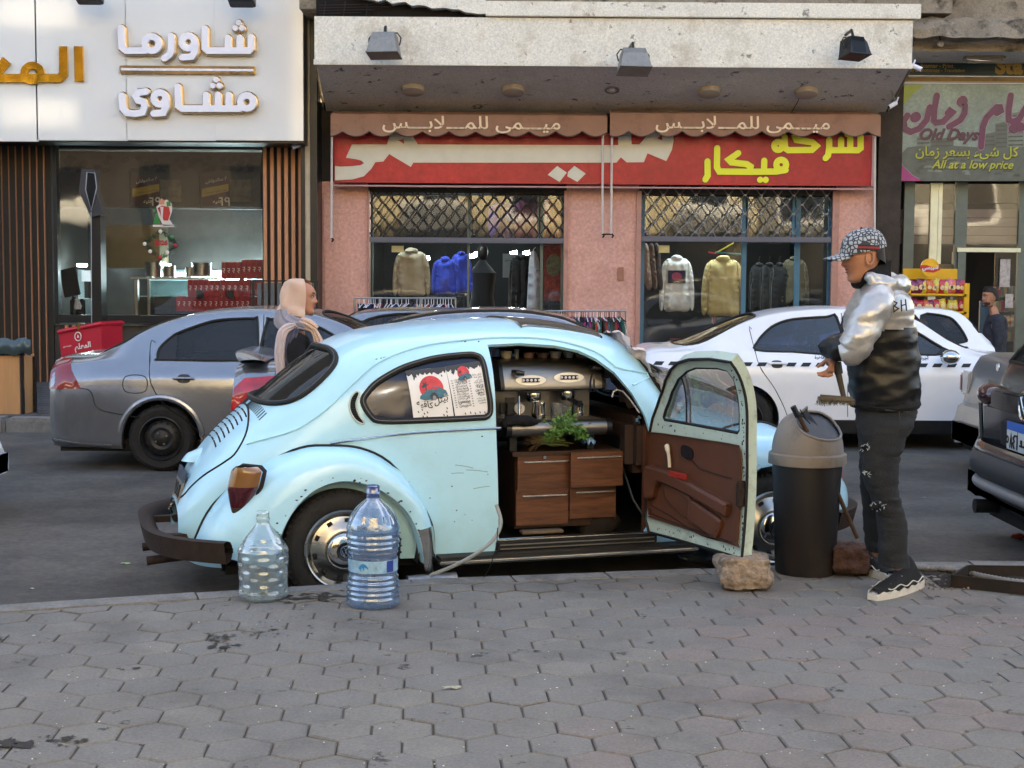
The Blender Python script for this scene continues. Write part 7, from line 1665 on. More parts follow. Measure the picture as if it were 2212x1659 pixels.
hj,hb=hand_mb(wp(660,850,-.2),(.5,0,-.8),(1,0,.5),.9,.5)
WJ.update(hj)
wb_=skin_mb(WJ,[('p','b'),('b','c'),('c','n'),('n','h'),('c','ls'),('ls','le'),('le','wrist'),('c','rs'),('rs','re'),('re','rw'),('p','lh'),('lh','lk'),('lk','la'),('la','lt'),('p','rh'),('rh','rk'),('rk','ra'),('ra','rt')]+hb,'p',1);wb_.add(wh_.v,wh_.f)
part('body',wb_,skin_w,wom);face_parts(wom,WHm,skin_w,lip,hairm)
coat=skin_mb({'h':(wp(630,1040),(.17,.15)),'p':(wp(632,880),(.17,.16)),'b':(wp(636,810),(.15,.15)),'c':(wp(640,755),(.14,.16)),'n':(wp(644,715),(.09,.10)),'ls':(wp(642,732,-.14),.085),'lm':(wp(640,770,-.18),.07),'le':(wp(642,805,-.18),.06),'lw':(wp(658,842,-.2),.05),'rs':(wp(642,732,.14),.085),'rm':(wp(645,770,.18),.07),'re':(wp(648,805,.18),.06),'rw':(wp(662,842,.2),.05)},[('h','p'),('p','b'),('b','c'),('c','n'),('n','ls'),('ls','lm'),('lm','le'),('le','lw'),('n','rs'),('rs','rm'),('rm','re'),('re','rw')],'p',2)
part('black_coat',crumple(coat,.014,(9,9,14),8),mat('black_knit_coat',hx('0b0b0e'),rough=.9,bump=.3,bscale=100),wom)
scarfc=mat('cream_headscarf',hx('c9a893'),rough=.85,var=.10,scale=5,bump=.2,bscale=160,sheen=.2);scarfg=mat('grey_scarf_lining',hx('8e8b96'),rough=.85,var=.1,bump=.2,bscale=160)
def scf(u,v):
 a=R(-128+256*u)+math.pi;e=min(1,v*1.55)
 z=.125*math.cos(e*math.pi/2)**.8-.20*max(0,v-.35)
 rx=.125*math.sin(min(1,e*1.05)*math.pi/2)**.6+.03*max(0,v-.5);ry=.098*math.sin(min(1,e*1.1)*math.pi/2)**.6+.09*max(0,v-.5)
 fo=.006*math.sin(u*38+v*9)*v+.006*math.sin(u*15-v*14)
 return WHm@Vector((-.022-.028*v+(rx+fo)*math.cos(a),(ry+fo)*math.sin(a),z+.012-.02*math.cos(a)*v))
sm=MB().grid(scf,60,26);hj_=part('headscarf',sm,scarfc,wom)
def ribbon(pts,w,m,nm,par,th=.012,seed=0):
 P=smooth_loop(pts,6,closed=False);wd=np.interp(np.linspace(0,1,len(P)),np.linspace(0,1,len(w)),w)
 def f(u,v):
  i=min(int(v*(len(P)-1)),len(P)-2);fr_=v*(len(P)-1)-i;p=P[i].lerp(P[i+1],fr_);d=(P[i+1]-P[i]).normalized();s=d.cross(Vector((0,1,0))).normalized()
  a=2*math.pi*u;ww=np.interp(v*(len(P)-1),range(len(P)),wd)
  return p+s*ww/2*math.cos(a)+Vector((0,1,0))*(th*math.sin(a)+.006*math.sin(math.cos(a)*9+seed+v*3))
 return part(nm,MB().grid(f,24,len(P)),m,par)
ribbon([wp(606,668,-.10),wp(612,690,-.12),wp(628,700,-.15),wp(648,702,-.15),wp(662,708,-.13)],[.05,.15,.13,.09,.05],scarfg,'scarf_fold',hj_,.03,1)
ribbon([wp(640,700,-.17),wp(612,716,-.19),wp(604,760,-.19),wp(606,800,-.18),wp(608,850,-.17)],[.04,.07,.075,.07,.08],mat('pale_scarf',hx('c4b4b4'),rough=.85,bump=.2,bscale=160),'scarf_tail',hj_,.02,2)
ribbon([wp(642,706,-.165),wp(630,730,-.18),wp(626,765,-.18),wp(632,800,-.18)],[.03,.09,.08,.06],mat('slate_scarf',hx('4c4c5c'),rough=.85),'scarf_tail',hj_,.02,3)
ribbon([wp(648,694,-.14),wp(666,702,-.13),wp(684,712,-.10)],[.06,.09,.05],scarfc,'scarf_knot',hj_,.035,4)
ribbon([wp(668,700,-.12),wp(682,722,-.13),wp(690,745,-.12),wp(696,775,-.1)],[.04,.05,.075,.08],scarfc,'scarf_tail',hj_,.02,5)
YB=18.7
bp_=lambda u,v,dy=0.0:at(u,v,YB+dy)
bmn=thing('person','bearded man in a dark mottled sweater walking past the right shop door','person',(bp_(2145,800).x,YB,0))
BHm=Matrix.Translation(bp_(2137,642))@Matrix.Rotation(R(180+14),4,'Z')@Matrix.Scale(1.06,4);bh=head_mb(BHm)
BJ={'p':(bp_(2147,770),.13),'c':(bp_(2150,705),.14),'n':(bp_(2148,672),.06),'h':(bp_(2141,660),.055),'ls':(bp_(2153,690,-.17),.06),'le':(bp_(2157,735,-.22),.045),'wrist':(bp_(2150,775,-.22),.03),'rs':(bp_(2150,690,.17),.06),'re':(bp_(2145,735,.22),.045),'rw':(bp_(2135,770,.22),.035),'lh':(bp_(2147,790,-.1),.09),'lk':(bp_(2152,835,-.1),.06),'la':(bp_(2158,872,-.1),.04),'rh':(bp_(2143,790,.1),.09),'rk':(bp_(2136,830,.1),.06),'ra':(bp_(2132,866,.1),.04)}
hj,hb=hand_mb(bp_(2150,775,-.22),(0,0,-1),(1,0,0),.95,.5);BJ.update(hj)
q=skin_mb(BJ,[('p','c'),('c','n'),('n','h'),('c','ls'),('ls','le'),('le','wrist'),('c','rs'),('rs','re'),('re','rw'),('p','lh'),('lh','lk'),('lk','la'),('p','rh'),('rh','rk'),('rk','ra')]+hb,'p',1);q.add(bh.v,bh.f)
part('body',q,skin_t,bmn);face_parts(bmn,BHm,skin_t,lip,hairm)
part('hair',MB().grid(lambda u,v:BHm@Vector((-.012+(.104*math.cos(2*math.pi*u)-.012)*math.cos(math.pi/2*v)**.5,.083*math.sin(2*math.pi*u)*math.cos(math.pi/2*v)**.5,.128*math.sin(math.pi/2*v)+(.012+.05*math.tanh(4*math.cos(2*math.pi*u)))*(1-v))),28,8),hairm,bmn)
part('beard',MB().grid(lambda u,v:BHm@Vector((.010+.066*math.cos(R(-80+160*u)),.0605*math.sin(R(-80+160*u)),-.062-.058*v*math.cos(R(-80+160*u))**.5)),20,5),hairm,bmn)
sw2=skin_mb({'p':(bp_(2146,775),(.19,.17)),'b':(bp_(2147,735),(.17,.17)),'c':(bp_(2151,700),(.17,.19)),'n':(bp_(2148,676),(.085,.085)),'ls':(bp_(2154,690,-.16),.095),'le':(bp_(2160,735,-.22),.075),'lw':(bp_(2152,768,-.22),.06),'rs':(bp_(2150,690,.16),.095),'re':(bp_(2144,735,.22),.075),'rw':(bp_(2136,764,.22),.06)},[('p','b'),('b','c'),('c','n'),('n','ls'),('ls','le'),('le','lw'),('n','rs'),('rs','re'),('re','rw')],'b',2)
part('sweater',crumple(sw2,.014,seed=6),mat('mottled_dark_knit',hx('2b2d36'),rough=.9,var=.5,scale=22,bump=.4,bscale=60),bmn)
# ================================================= coffee bar inside the car (all in the car's own frame)
CM=BM
def c3p(u,v,y):x,z=cl(u,v,y);return Vector((x,y,z))
def cpt(nm,mb,m,par,**k):return part(nm,place(mb,CM),m,par,**k)
walnut=mat('walnut_veneer',hx('5e3a26'),rough=.42,var=.55,scale=3,stretch=(1.5,1,14),coat=.15);walnut2=mat('dark_walnut_veneer',hx('38241b'),rough=.45,var=.3,scale=3,stretch=(14,1,1.5))
def cthing(nm,lab,cat,p,g=None):return thing(nm,lab,cat,CM@Vector(p),BY,g)
cab=cthing('drawer_cabinet','walnut cabinet with four drawers standing inside the blue car','cabinet',(1.16,-.3,.29))
yc_=-.47
a=c3p(1115,968,yc_);b=c3p(1340,1130,yc_);x0,x1=a.x,b.x;zt=cl(1228,972,yc_)[1];zb=.30
cpt('carcass',MB().box((x0-.0,yc_+.02,zb),(x1-.02,yc_+.46,zt-.03)),walnut2,cab)
cpt('top_board',MB().box((x0-.03,yc_-.03,zt-.026),(x1+.0,yc_+.48,zt),.003),walnut2,cab)
dr=[((1116,980),(1228,1058),0,'',-.012),((1231,977),(1343,1048),.06,'',.0),((1113,1060),(1225,1130),0,'',0),((1229,1052),(1327,1115),0,'',0)]
for k,(p,q,pull,_,tl)in enumerate(dr):
 A=c3p(*p,yc_-pull);B=c3p(*q,yc_-pull)
 d_=cpt('drawer',MB().box((A.x,yc_-pull-.018,B.z),(B.x,yc_-pull,A.z),.002).box((A.x+.02,yc_-pull,B.z+.02),(B.x-.02,yc_+.05,A.z-.02)),walnut,cab)
 zz=A.z-(.028 if k!=0 else.045);part('handle',place(MB().box((A.x+.03,yc_-pull-.040,zz-.004),(B.x-.015,yc_-pull-.030,zz+.004),.002).box((A.x+.05,yc_-pull-.032,zz-.003),(A.x+.056,yc_-pull-.017,zz+.003)).box((B.x-.04,yc_-pull-.032,zz-.003),(B.x-.034,yc_-pull-.017,zz+.003)),CM),mat('bright_handle',hx('c8c6c2'),rough=.25,metal=.9),d_)
 if k==0:part('lock',place(MB().tube([((A.x+B.x)/2,yc_-.018,A.z-.022),((A.x+B.x)/2,yc_-.034,A.z-.022)],.010,12),CM),chrome,d_)
es=cthing('espresso_machine','two-group stainless espresso machine on the walnut cabinet in the blue car','espresso machine',(1.1,-.3,zt))
ye=-.40
def ebox(nm,p,q,dy0,dy1,m,bev=.006):
 A=c3p(*p,ye+dy0);B=c3p(*q,ye+dy0);return cpt(nm,MB().box((A.x,ye+dy0,B.z),(B.x,ye+dy1,A.z),bev),m,es)
A=c3p(1088,782,ye-.08);B=c3p(1298,838,ye-.08);fx0,fx1,fzt,fzb=A.x,B.x,A.z,B.z
prof=[(ye+.14,fzt+.012),(ye+.02,fzt+.010),(ye-.03,fzt-.004),(ye-.055,fzt-.03),(ye-.10,fzb+.02),(ye-.098,fzb),(ye-.05,fzb-.012),(ye+.14,fzb-.01)]
cpt('front_panel',MB().prism([(p[0],p[1])for p in prof],(fx1-fx0,0,0),O=(fx0,0,0),A=(0,1,0),B=(0,0,1)),mat('satin_steel',hx('8a8681'),rough=.34,metal=.95,var=.06,stretch=(.3,1,20),scale=8),es,ang=50)
for x_,w in((fx0-.022,.022),(fx1,.024)):cpt('end_cheek',MB().prism([(p[0]-.004,p[1])for p in prof],(w,0,0),O=(x_,0,0),A=(0,1,0),B=(0,0,1)),black,es)
cpt('back_splash',MB().box((fx0+.0,ye+.10,zt+.10),(fx1,ye+.14,fzb)),mat('satin_steel',hx('9b9791')),es)
cpt('machine_body',MB().box((fx0,ye+.14,zt+.06),(fx1,ye+.42,fzt)),black,es)
def onf(u,v):
 x,z=cl(u,v,ye-.08);f=(z-(fzb+.02))/(fzt-.03-fzb-.02);return Vector((x,ye-.10+.045*f-.003,z))
for k,(u,v)in enumerate(((1145,821),(1228,815))):
 c=onf(u,v);w=.088
 o=cpt('button_oval',MB().add([c+Vector((w*math.cos(t_),.3*.020*math.sin(t_)-.004,.027*math.sin(t_)))for t_ in np.linspace(0,2*math.pi,33)[:-1]],[tuple(range(32))]),mat('champagne_panel',hx('e2dccd'),rough=.35,metal=.15),es)
 part('button_strip',place(MB().tube([c+Vector((-.050,-.004,0)),c+Vector((.050,-.004,0))],.0125,10,flat=1),CM),black,o)
 for j in range(5):part('button',place(MB().ico(c+Vector((-.046+.023*j,-.0135,0)),.0085,2),CM),whitel,o)
for u,v in((1110,803),(1276,792)):c=onf(u,v);cpt('steam_knob',MB().tube([c,c+Vector((.01,-.05,-.004)),c+Vector((.045,-.06,-.008))],[.012,.016,.013],10),black,es)
c=onf(1273,806);cpt('hanging_strap',MB().tube([c+Vector((0,-.05,0)),c+Vector((-.012,-.05,-.05)),c+Vector((-.008,-.048,-.1)),c+Vector((.014,-.05,-.1)),c+Vector((.010,-.05,-.03))],.005,6),mat('navy_strap',hx('14182c'),rough=.9),es)
for k,(u,v)in enumerate(((1152,856),(1225,852))):
 c=c3p(u,v,ye);g_=cpt('group_head',MB().lathe([(0,.02),(.042,.02),(.045,0),(.042,-.018),(.036,-.03),(.0,-.03)],24,Matrix.Translation(c)),chrome,es)
 if k:part('portafilter',place(MB().tube([c+Vector((0,-.03,-.02)),c+Vector((.012,-.09,-.035)),c+Vector((.02,-.15,-.045))],[.014,.016,.015],10),CM),black,g_)
dt=c3p(1090,918,ye-.1);de=c3p(1310,918,ye-.1);zc_=c3p(1200,924,ye-.1).z
cpt('drip_tray',MB().tube([(dt.x+.03,ye-.10,zc_),(de.x-.012,ye-.10,zc_)],.045,24),mat('satin_steel',hx('9b9791')),es,ang=60)
for x_ in(dt.x+.0,de.x-.012):cpt('tray_cap',MB().tube([(x_,ye-.10,zc_),(x_+.03,ye-.10,zc_)],.047,24),black,es)
cpt('tray_grid',MB().box((dt.x+.02,ye-.09,zc_+.02),(de.x-.02,ye+.12,zc_+.043)),steel,es)
for x_ in(dt.x+.07,de.x-.07):cpt('machine_foot',MB().box((x_-.02,ye-.04,zt),(x_+.02,ye+.0,zc_)),black,es)
cpt('pressure_unit',MB().box((fx0+.0,ye-.06,zc_+.045),(fx0+.11,ye+.02,zc_+.165),.03),black,es)
gc_=c3p(1122,882,ye-.07);ga_=cpt('pressure_gauge',MB().lathe([(.0,.004),(.026,.003),(.030,.008),(.032,0)],28,Matrix.Translation(gc_)@Matrix.Rotation(R(90),4,'X')),mat('gauge_face',hx('b9b6ae'),rough=.3,var=.1),es)
part('needle',place(MB().tube([gc_+Vector((0,-.010,-.004)),gc_+Vector((.012,-.010,.014))],.0015,4),CM),black,ga_)
cpt('steam_wand',MB().tube([c3p(1121,846,ye-.05),c3p(1121,866,ye-.09),c3p(1122,905,ye-.1)],.0045,8),chrome,es)
for x_,nm in((1262,'badge_plate'),):c=c3p(x_,888,ye+.095);cpt(nm,MB().box(c+Vector((-.03,0,-.035)),c+Vector((.03,.004,.035)),.01),mat('dim_badge',hx('77736d'),rough=.4,metal=.6),es)
def jug(u,v,h,r_,lab):
 c=c3p(u,v,ye-.09);t=cthing('milk_jug',lab,'jug',c)
 cpt('jug_body',MB().lathe([(0,0),(r_,0),(r_*1.02,h*.3),(r_*.86,h*.75),(r_*.9,h),(r_*.86,h),(r_*.8,h*.75),(r_*.9,.01)],28,Matrix.Translation(c)),mat('polished_steel',hx('c4c2be'),rough=.08,metal=1),t)
 cpt('jug_handle',MB().tube([c+Vector((.012,-r_*.85,h*.9)),c+Vector((.016,-r_*1.5,h*.85)),c+Vector((.016,-r_*1.5,h*.3)),c+Vector((.012,-r_*.95,h*.2))],.006,6),chrome,t)
jug(1163,903,.092,.040,'larger steel milk jug, left one on the drip tray');jug(1246,898,.082,.034,'steel milk jug, right one on the drip tray')
c=c3p(1203,902,ye-.09);t=cthing('glass_mug','clear glass mug between the two steel jugs','mug',c)
cpt('mug_glass',MB().lathe([(.0,.004),(.034,0),(.034,.08),(.031,.08),(.031,.01)],24,Matrix.Translation(c)),clearglass,t);cpt('mug_handle',MB().tube([c+Vector((.032,-.01,.065)),c+Vector((.055,-.015,.055)),c+Vector((.055,-.015,.025)),c+Vector((.032,-.01,.015))],.005,6),clearglass,t)
rnd=random.Random(3)
for k,(u,r_,h,c_,lab)in enumerate(((1093,.034,.04,'b5ab94','cream round tin'),(1116,.014,.05,'8a8884','small steel shaker'),(1142,.036,.032,'7a5a4c','brown patterned cup'),(1172,.038,.03,'5a4a44','dark brown bowl'),(1200,.036,.036,'a59c92','pale cup with printed band'),(1228,.036,.05,'8e9492','upturned glass'),(1255,.034,.022,'a09a90','small pale saucer stack'))):
 x_,_=cl(u,778,ye+.05);z_=fzt+.012
 solo('cup',lab+' on top of the espresso machine','cup',place(MB().lathe([(0,0),(r_*.7,0),(r_,h),(r_*.92,h),(r_*.6,.006)],20,Matrix.Translation((x_,ye+.05,z_))),CM),mat('cup_'+c_,hx(c_),rough=.3,var=.2,scale=30))
cl_=skin_mb({'a':(c3p(1088,912,ye-.12),.028),'b':(c3p(1110,908,ye-.15),.034),'c':(c3p(1140,908,ye-.15),.03),'d':(c3p(1166,912,ye-.14),.014),'e':(c3p(1092,925,ye-.14),.03)},[('a','b'),('b','c'),('c','d'),('a','e')],'b',2)
solo('black_cloth','black folded cloth draped over the left end of the drip tray','cloth',place(crumple(cl_,.01,(20,20,20),3),CM),rib)
mint=cthing('mint_bunch','bunch of fresh mint with dry roots lying on the walnut cabinet','herbs',c3p(1200,965,yc_));rnd=random.Random(21)
lf=MB();stm=MB();rt=MB()
for k in range(800):
 f=rnd.random();c0=c3p(1180+78*f,950-14*math.sin(f*3.1),-.53);p=c0+Vector((rnd.gauss(0,.014),rnd.gauss(0,.03),abs(rnd.gauss(0,.04))-.006+.02*math.sin(f*3)))
 p.z=max(p.z,zt+.004);d=Vector((rnd.gauss(.3,.8),rnd.gauss(-.2,.7),rnd.gauss(.1,.7))).normalized();s=d.cross(Vector((rnd.gauss(0,1),rnd.gauss(0,1),rnd.gauss(0,1)))).normalized();L_=rnd.uniform(.018,.036);w=L_*.3
 n0=d.cross(s)*.003
 lf.add([p,p+d*L_*.5+s*w,p+d*L_,p+d*L_*.5-s*w,p+d*L_*.5+n0],[(0,4,1),(1,4,2),(2,4,3),(3,4,0)])
for k in range(60):
 a=c3p(1168+rnd.uniform(-6,12),948+rnd.uniform(-8,12),-.50+rnd.gauss(0,.02));a.z=max(a.z,zt+.004);b=a+Vector((rnd.uniform(.05,.16),rnd.gauss(0,.02),rnd.gauss(0,.015)));b.z=max(b.z,zt+.004);stm.tube([a,b],.0014,3)
 b=a+Vector((-rnd.uniform(.02,.09),rnd.gauss(0,.03),rnd.gauss(.0,.035)));b.z=max(b.z,zt+.003);rt.tube([a,(a+b)/2+Vector((0,0,rnd.gauss(0,.006))),b],.0009,3)
cpt('leaves',lf,mat('mint_green',hx('56803a'),rough=.55,var=.45,scale=60),mint,kind='stuff',smooth=False);cpt('stems',stm,mat('mint_stem',hx('6b7440'),rough=.6),mint,kind='stuff');cpt('roots',rt,mat('dry_root',hx('5d4a30'),rough=.9),mint,kind='stuff')
solo('foil_packet','crumpled blue and white packet at the right end of the walnut cabinet','packet',place(MB().grid(lambda u,v:c3p(1272,956,yc_-.01)+Vector((.045*(u-.5)*1.5,.05*(v-.5),.028*math.sin(math.pi*u)*math.sin(math.pi*v)+.012*math.sin(u*14+v*9))),10,8),CM),mat('blue_white_foil',hx('5a7ea8'),rough=.25,var=.7,scale=35,metal=.3),smooth=False)
solo('dark_bag','dark cloth bundle on the car floor beside the cabinet','bag',place(crumple(MB().ico((1.53,-.35,.30),(.13,.14,.09),3),.02,(14,14,14),4),CM),mat('dark_brown_cloth',hx('1f1815'),rough=.95))
solo('wood_offcut','pale wooden offcut on the sill under the drawers','wood',place(MB().box((1.02,-.56,.285),(1.26,-.50,.302),.004),CM),mat('dusty_pale_wood',hx('6e6052'),rough=.8,var=.2))
solo('seat_prop','black metal rod leaning across the door opening','rod',place(MB().tube([c3p(1345,1010,-.45),c3p(1368,1080,-.58),c3p(1410,1145,-.66),c3p(1450,1162,-.70)],.008,8),CM),black)
solo('bent_hook','bent white rod sticking up by the windscreen pillar','rod',place(MB().tube([c3p(1322,858,-.5),c3p(1325,846,-.5),c3p(1333,842,-.5),c3p(1345,845,-.5),c3p(1362,864,-.55),c3p(1382,892,-.6)],.005,8),CM),whitel)
solo('key_bunch','small bunch of bright keys hanging at the pillar','keys',place(MB().tube([c3p(1378,896,-.6),c3p(1384,902,-.6)],.012,6).box(c3p(1380,904,-.6),c3p(1386,915,-.595)).box(c3p(1373,903,-.605),c3p(1378,911,-.6)),CM),chrome)
t=thing('chocolate_bar','red chocolate bar wrapper lying on the door armrest','wrapper',BM@MD@Vector((1.4,-.72,.67)))
p=BM@MD;wy=-.595
part('wrapper',MB().rot(Matrix.Identity(4)).box((1.31,-.60,.635),(1.47,-.585,.668),.004).rot(p),mat('red_wrapper',hx('9c2f2a'),rough=.35,var=.5,scale=60),t)
def sheet(u0,v0,u1,v1,u2,v2,u3,v3,lab):
 C=[cl(u,v,-.62)for u,v in((u0,v0),(u1,v1),(u2,v2),(u3,v3))]
 def xz(a,b):return tuple(C[3][i]*(1-a)*(1-b)+C[2][i]*a*(1-b)+C[1][i]*a*b+C[0][i]*(1-a)*b for i in(0,1))
 def Pq(a,b,l=0.0):return onskin(*xz(a,b),l)
 Pq.xz=xz
 return cthing('menu_sheet',lab,'poster',Pq(0,0)),Pq
def onskin(x,z,l):t=BS.t_for_z(np.array([x]),np.array([z]))[0];return BS.pts([(x,-t)],.005+l)[0]
def pp(nm,pts,m,t,Pq,l,d=.012):
 L=[(x,-BS.t_for_z(np.array([x]),np.array([z]))[0])for x,z in[Pq.xz(a,b)for a,b in pts]]
 return cpt(nm,BS.panel(L,[],off=.005+l,d=d),m,t,smooth=False)
paper=mat('white_paper',hx('e6e4e4'),rough=.6,var=.02);dripm=mat('print_dark_slate',hx('3d4046'),rough=.6);redc=mat('print_red',hx('c8414a'),rough=.6,var=.25,scale=30);tealp=mat('print_teal',hx('3f6f80'),rough=.6,var=.25,scale=40);ink=mat('print_ink',hx('2a2c30'),rough=.6);greyp=mat('print_grey',hx('8e9094'),rough=.6)
s1,P1_=sheet(876,802,960,793,973,900,888,905,'white poster with a red sun and an old blue car, left in the side window')
s2,P2_=sheet(960,792,1036,780,1050,893,976,899,'white menu sheet with two columns of drinks, right in the side window')
for t,Pq,cx,cy,rr_ in((s1,P1_,.55,.62,.30),(s2,P2_,.45,.82,.17)):
 cpt('paper',MB().grid(lambda a,b:Pq(a,b),8,12),paper,t)
 dp=[(0,1),(0,.91)]+[(k/24,.93-.055*abs(math.sin(k*1.15))**2-(.06 if k in(4,5,19)else 0))for k in range(1,24)]+[(1,.95),(1,1)]
 pp('dripping_border',dp,dripm,t,Pq,.0012)
 asp=1.25
 pp('red_sun',[(cx+rr_*math.cos(a),cy+rr_/asp*math.sin(a))for a in np.linspace(0,2*math.pi,29)[:-1]],redc,t,Pq,.0016)
 k_=rr_/.30
 g=lambda l:[(cx+(x-.55)*k_,cy+(y-.62)*k_)for x,y in l]
 pp('printed_palm',g([(.30,.66),(.36,.70),(.33,.75),(.40,.72),(.44,.76),(.44,.70),(.50,.69),(.43,.66),(.42,.55),(.40,.55),(.40,.65),(.34,.63)]),dripm,t,Pq,.0020)
 pp('printed_car',g([(.22,.42),(.24,.48),(.32,.52),(.42,.58),(.50,.585),(.58,.64),(.70,.645),(.80,.60),(.90,.55),(.93,.47),(.86,.44),(.60,.40),(.35,.38)]),tealp,t,Pq,.0022)
 pp('printed_window',g([(.54,.585),(.60,.625),(.68,.628),(.72,.59)]),redc,t,Pq,.0026)
 pp('printed_wing',g([(.50,.40),(.48,.47),(.54,.53),(.62,.53),(.68,.46),(.66,.42)]),dripm,t,Pq,.0026)
 for wx,wy_,wr_ in((.585,.42,.05),(.855,.46,.038)):
  pp('printed_wheel',g([(wx+wr_*.9*math.cos(a),wy_+wr_/asp*1.25*math.sin(a))for a in np.linspace(0,2*math.pi,15)[:-1]]),greyp,t,Pq,.0030)
 pp('printed_ground',g([(.2,.375),(.45,.36),(.95,.445),(.93,.455),(.45,.37)]),ink,t,Pq,.0014)
 rnd=random.Random(5)
 for bx,by in((.16,.82),(.22,.87),(.86,.84),(.14,.16),(.24,.20),(.28,.12),(.36,.14),(.24,.06),(.34,.05),(.86,.2),(.84,.13),(.76,.07),(.84,.05))if t is s1 else((.14,.86),(.2,.92),(.78,.9),(.30,.06),(.45,.07),(.58,.05),(.72,.06),(.86,.05)):
  pp('coffee_bean',[(bx+.022*math.cos(a+1)+.006*math.sin(a),by+.024*math.sin(a+.4))for a in np.linspace(0,2*math.pi,9)[:-1]],dripm,t,Pq,.0016)
def ptext(txt,t,Pq,a,b,w,ar,m,ang=0.0):
 o=Pq.xz(a,b);e=Pq.xz(1,b);u_=Pq.xz(a,1);O_=Vector((o[0],0,o[1]));X_=Vector((e[0]-o[0],0,e[1]-o[1]));Y_=Vector((u_[0]-o[0],0,u_[1]-o[1])).normalized();wl=X_.length/(1-a)*w
 X2=(X_.normalized()+Y_*math.tan(R(ang))).normalized();q=text_mb(txt,O_,X2,Y_,width=wl,ar=ar,bold=.015)
 if q.v:
  x=np.array([p.x for p in q.v]);q.v=BS.pts(list(zip(x,-BS.t_for_z(x,np.array([p.z for p in q.v])))),.0075)
 cpt('lettering',q,m,t,smooth=False)
ptext('كافيه',s1,P1_,.12,.26,.42,True,ink,-14);ptext('بيتل',s1,P1_,.56,.24,.36,True,ink,16)
L1=['سحلب مكسرات','سحلب فواكه','قهوة تركي','قهوة فرنساوي','قهوة بندق','اسبريسو','نسكافيه بلاك','نسكافيه لبن','كافي ميكس','مياه معدنية','بيبسي','شويبس']
L2=['شاي سادة','شاي فتلة','شاي اخضر','شاي كرك','شاي نعناع','قرفة','ينسون','ليمون','حلبة','هوت شوكليت','كابتشينو','سحلب']
for k in range(12):
 ptext(L1[k],s2,P2_,.14+.012*(k%3),.70-.047*k,.34,True,dripm);ptext(L2[k],s2,P2_,.68+.03*(k%3),.735-.047*k,.25-.03*(k%3),True,dripm)
 for a in(.06,.54):pp('price_mark',[(a,.70-.047*k),(a+.045,.70-.047*k),(a+.045,.72-.047*k),(a,.72-.047*k)],greyp,s2,P2_,.0016)
def vent():
 o=[cl(u,v,-.61)for u,v in((769,847),(776,850),(768,872),(772,893),(783,910),(779,914),(764,905),(754,884),(757,862))]
 L=BS.side(o,-1,4);bpart('crescent_vent',BS.panel(L,[],off=.003,d=.02),lou);bpart('vent_rim',MB().tube(BS.pts(L,.005),.005,6,closed=True),mat('cream_plastic_rim',hx('b9c4bd'),rough=.4))
 rb2=MB()
 for k in range(12):
  v=854+4.6*k;c=760-5*math.sin(math.pi*k/11)+5*abs(k/11-.4);a=cl(c,v,-.61);b=cl(c+12,v+1,-.61);q=BS.pts(BS.side([a,b],-1,smooth=False)[:3],.006);rb2.tube(q[:2],.0018,4)
 bpart('vent_ribs',rb2,black,kind='stuff')
vent()
def sackf(u,v):
 e=Vector(c3p(1320,742,-.50)).lerp(c3p(1436,905,-.58),v);w=.20+.30*math.sin(math.pi*min(1,.2+v*.8));y=e.y+(u-.10)*.9
 x=e.x+.06+.10*v;top=0.0
 n=noise.noise(Vector((u*5,v*6,2)))*.05+noise.noise(Vector((u*13,v*15,5)))*.022
 return Vector((e.x+.05+.25*abs(u-.3)*.3+n*.6,y,e.z+.05*math.sin(math.pi*min(1,u*1.6+.15))+n+.015))
sk=thing('old_sack','dusty cream sack with red and purple print lying over the windscreen','sack',CM@Vector((1.9,-.2,.95)),BY)
sackm=mat('dusty_sackcloth',hx('d6bdb2'),rough=.9,var=.2,scale=5,bump=.4,bscale=80,dirt=hx('a4607c'),dscale=2.0,damt=.9)
cpt('sack_cloth',MB().grid(sackf,34,44),sackm,sk,ang=60)
for k in range(10):
 u=.12+.016*k
 for vv in(.22,.245,.3,.33):cpt('red_print',MB().grid(lambda a,b:sackf(u+.010*a,vv+.012*b)+Vector((-.004,-.004,.005)),2,2),mat('faded_red_print',hx('b0403c'),rough=.9),sk)if k%1==0 and vv in(.22,.33)else None
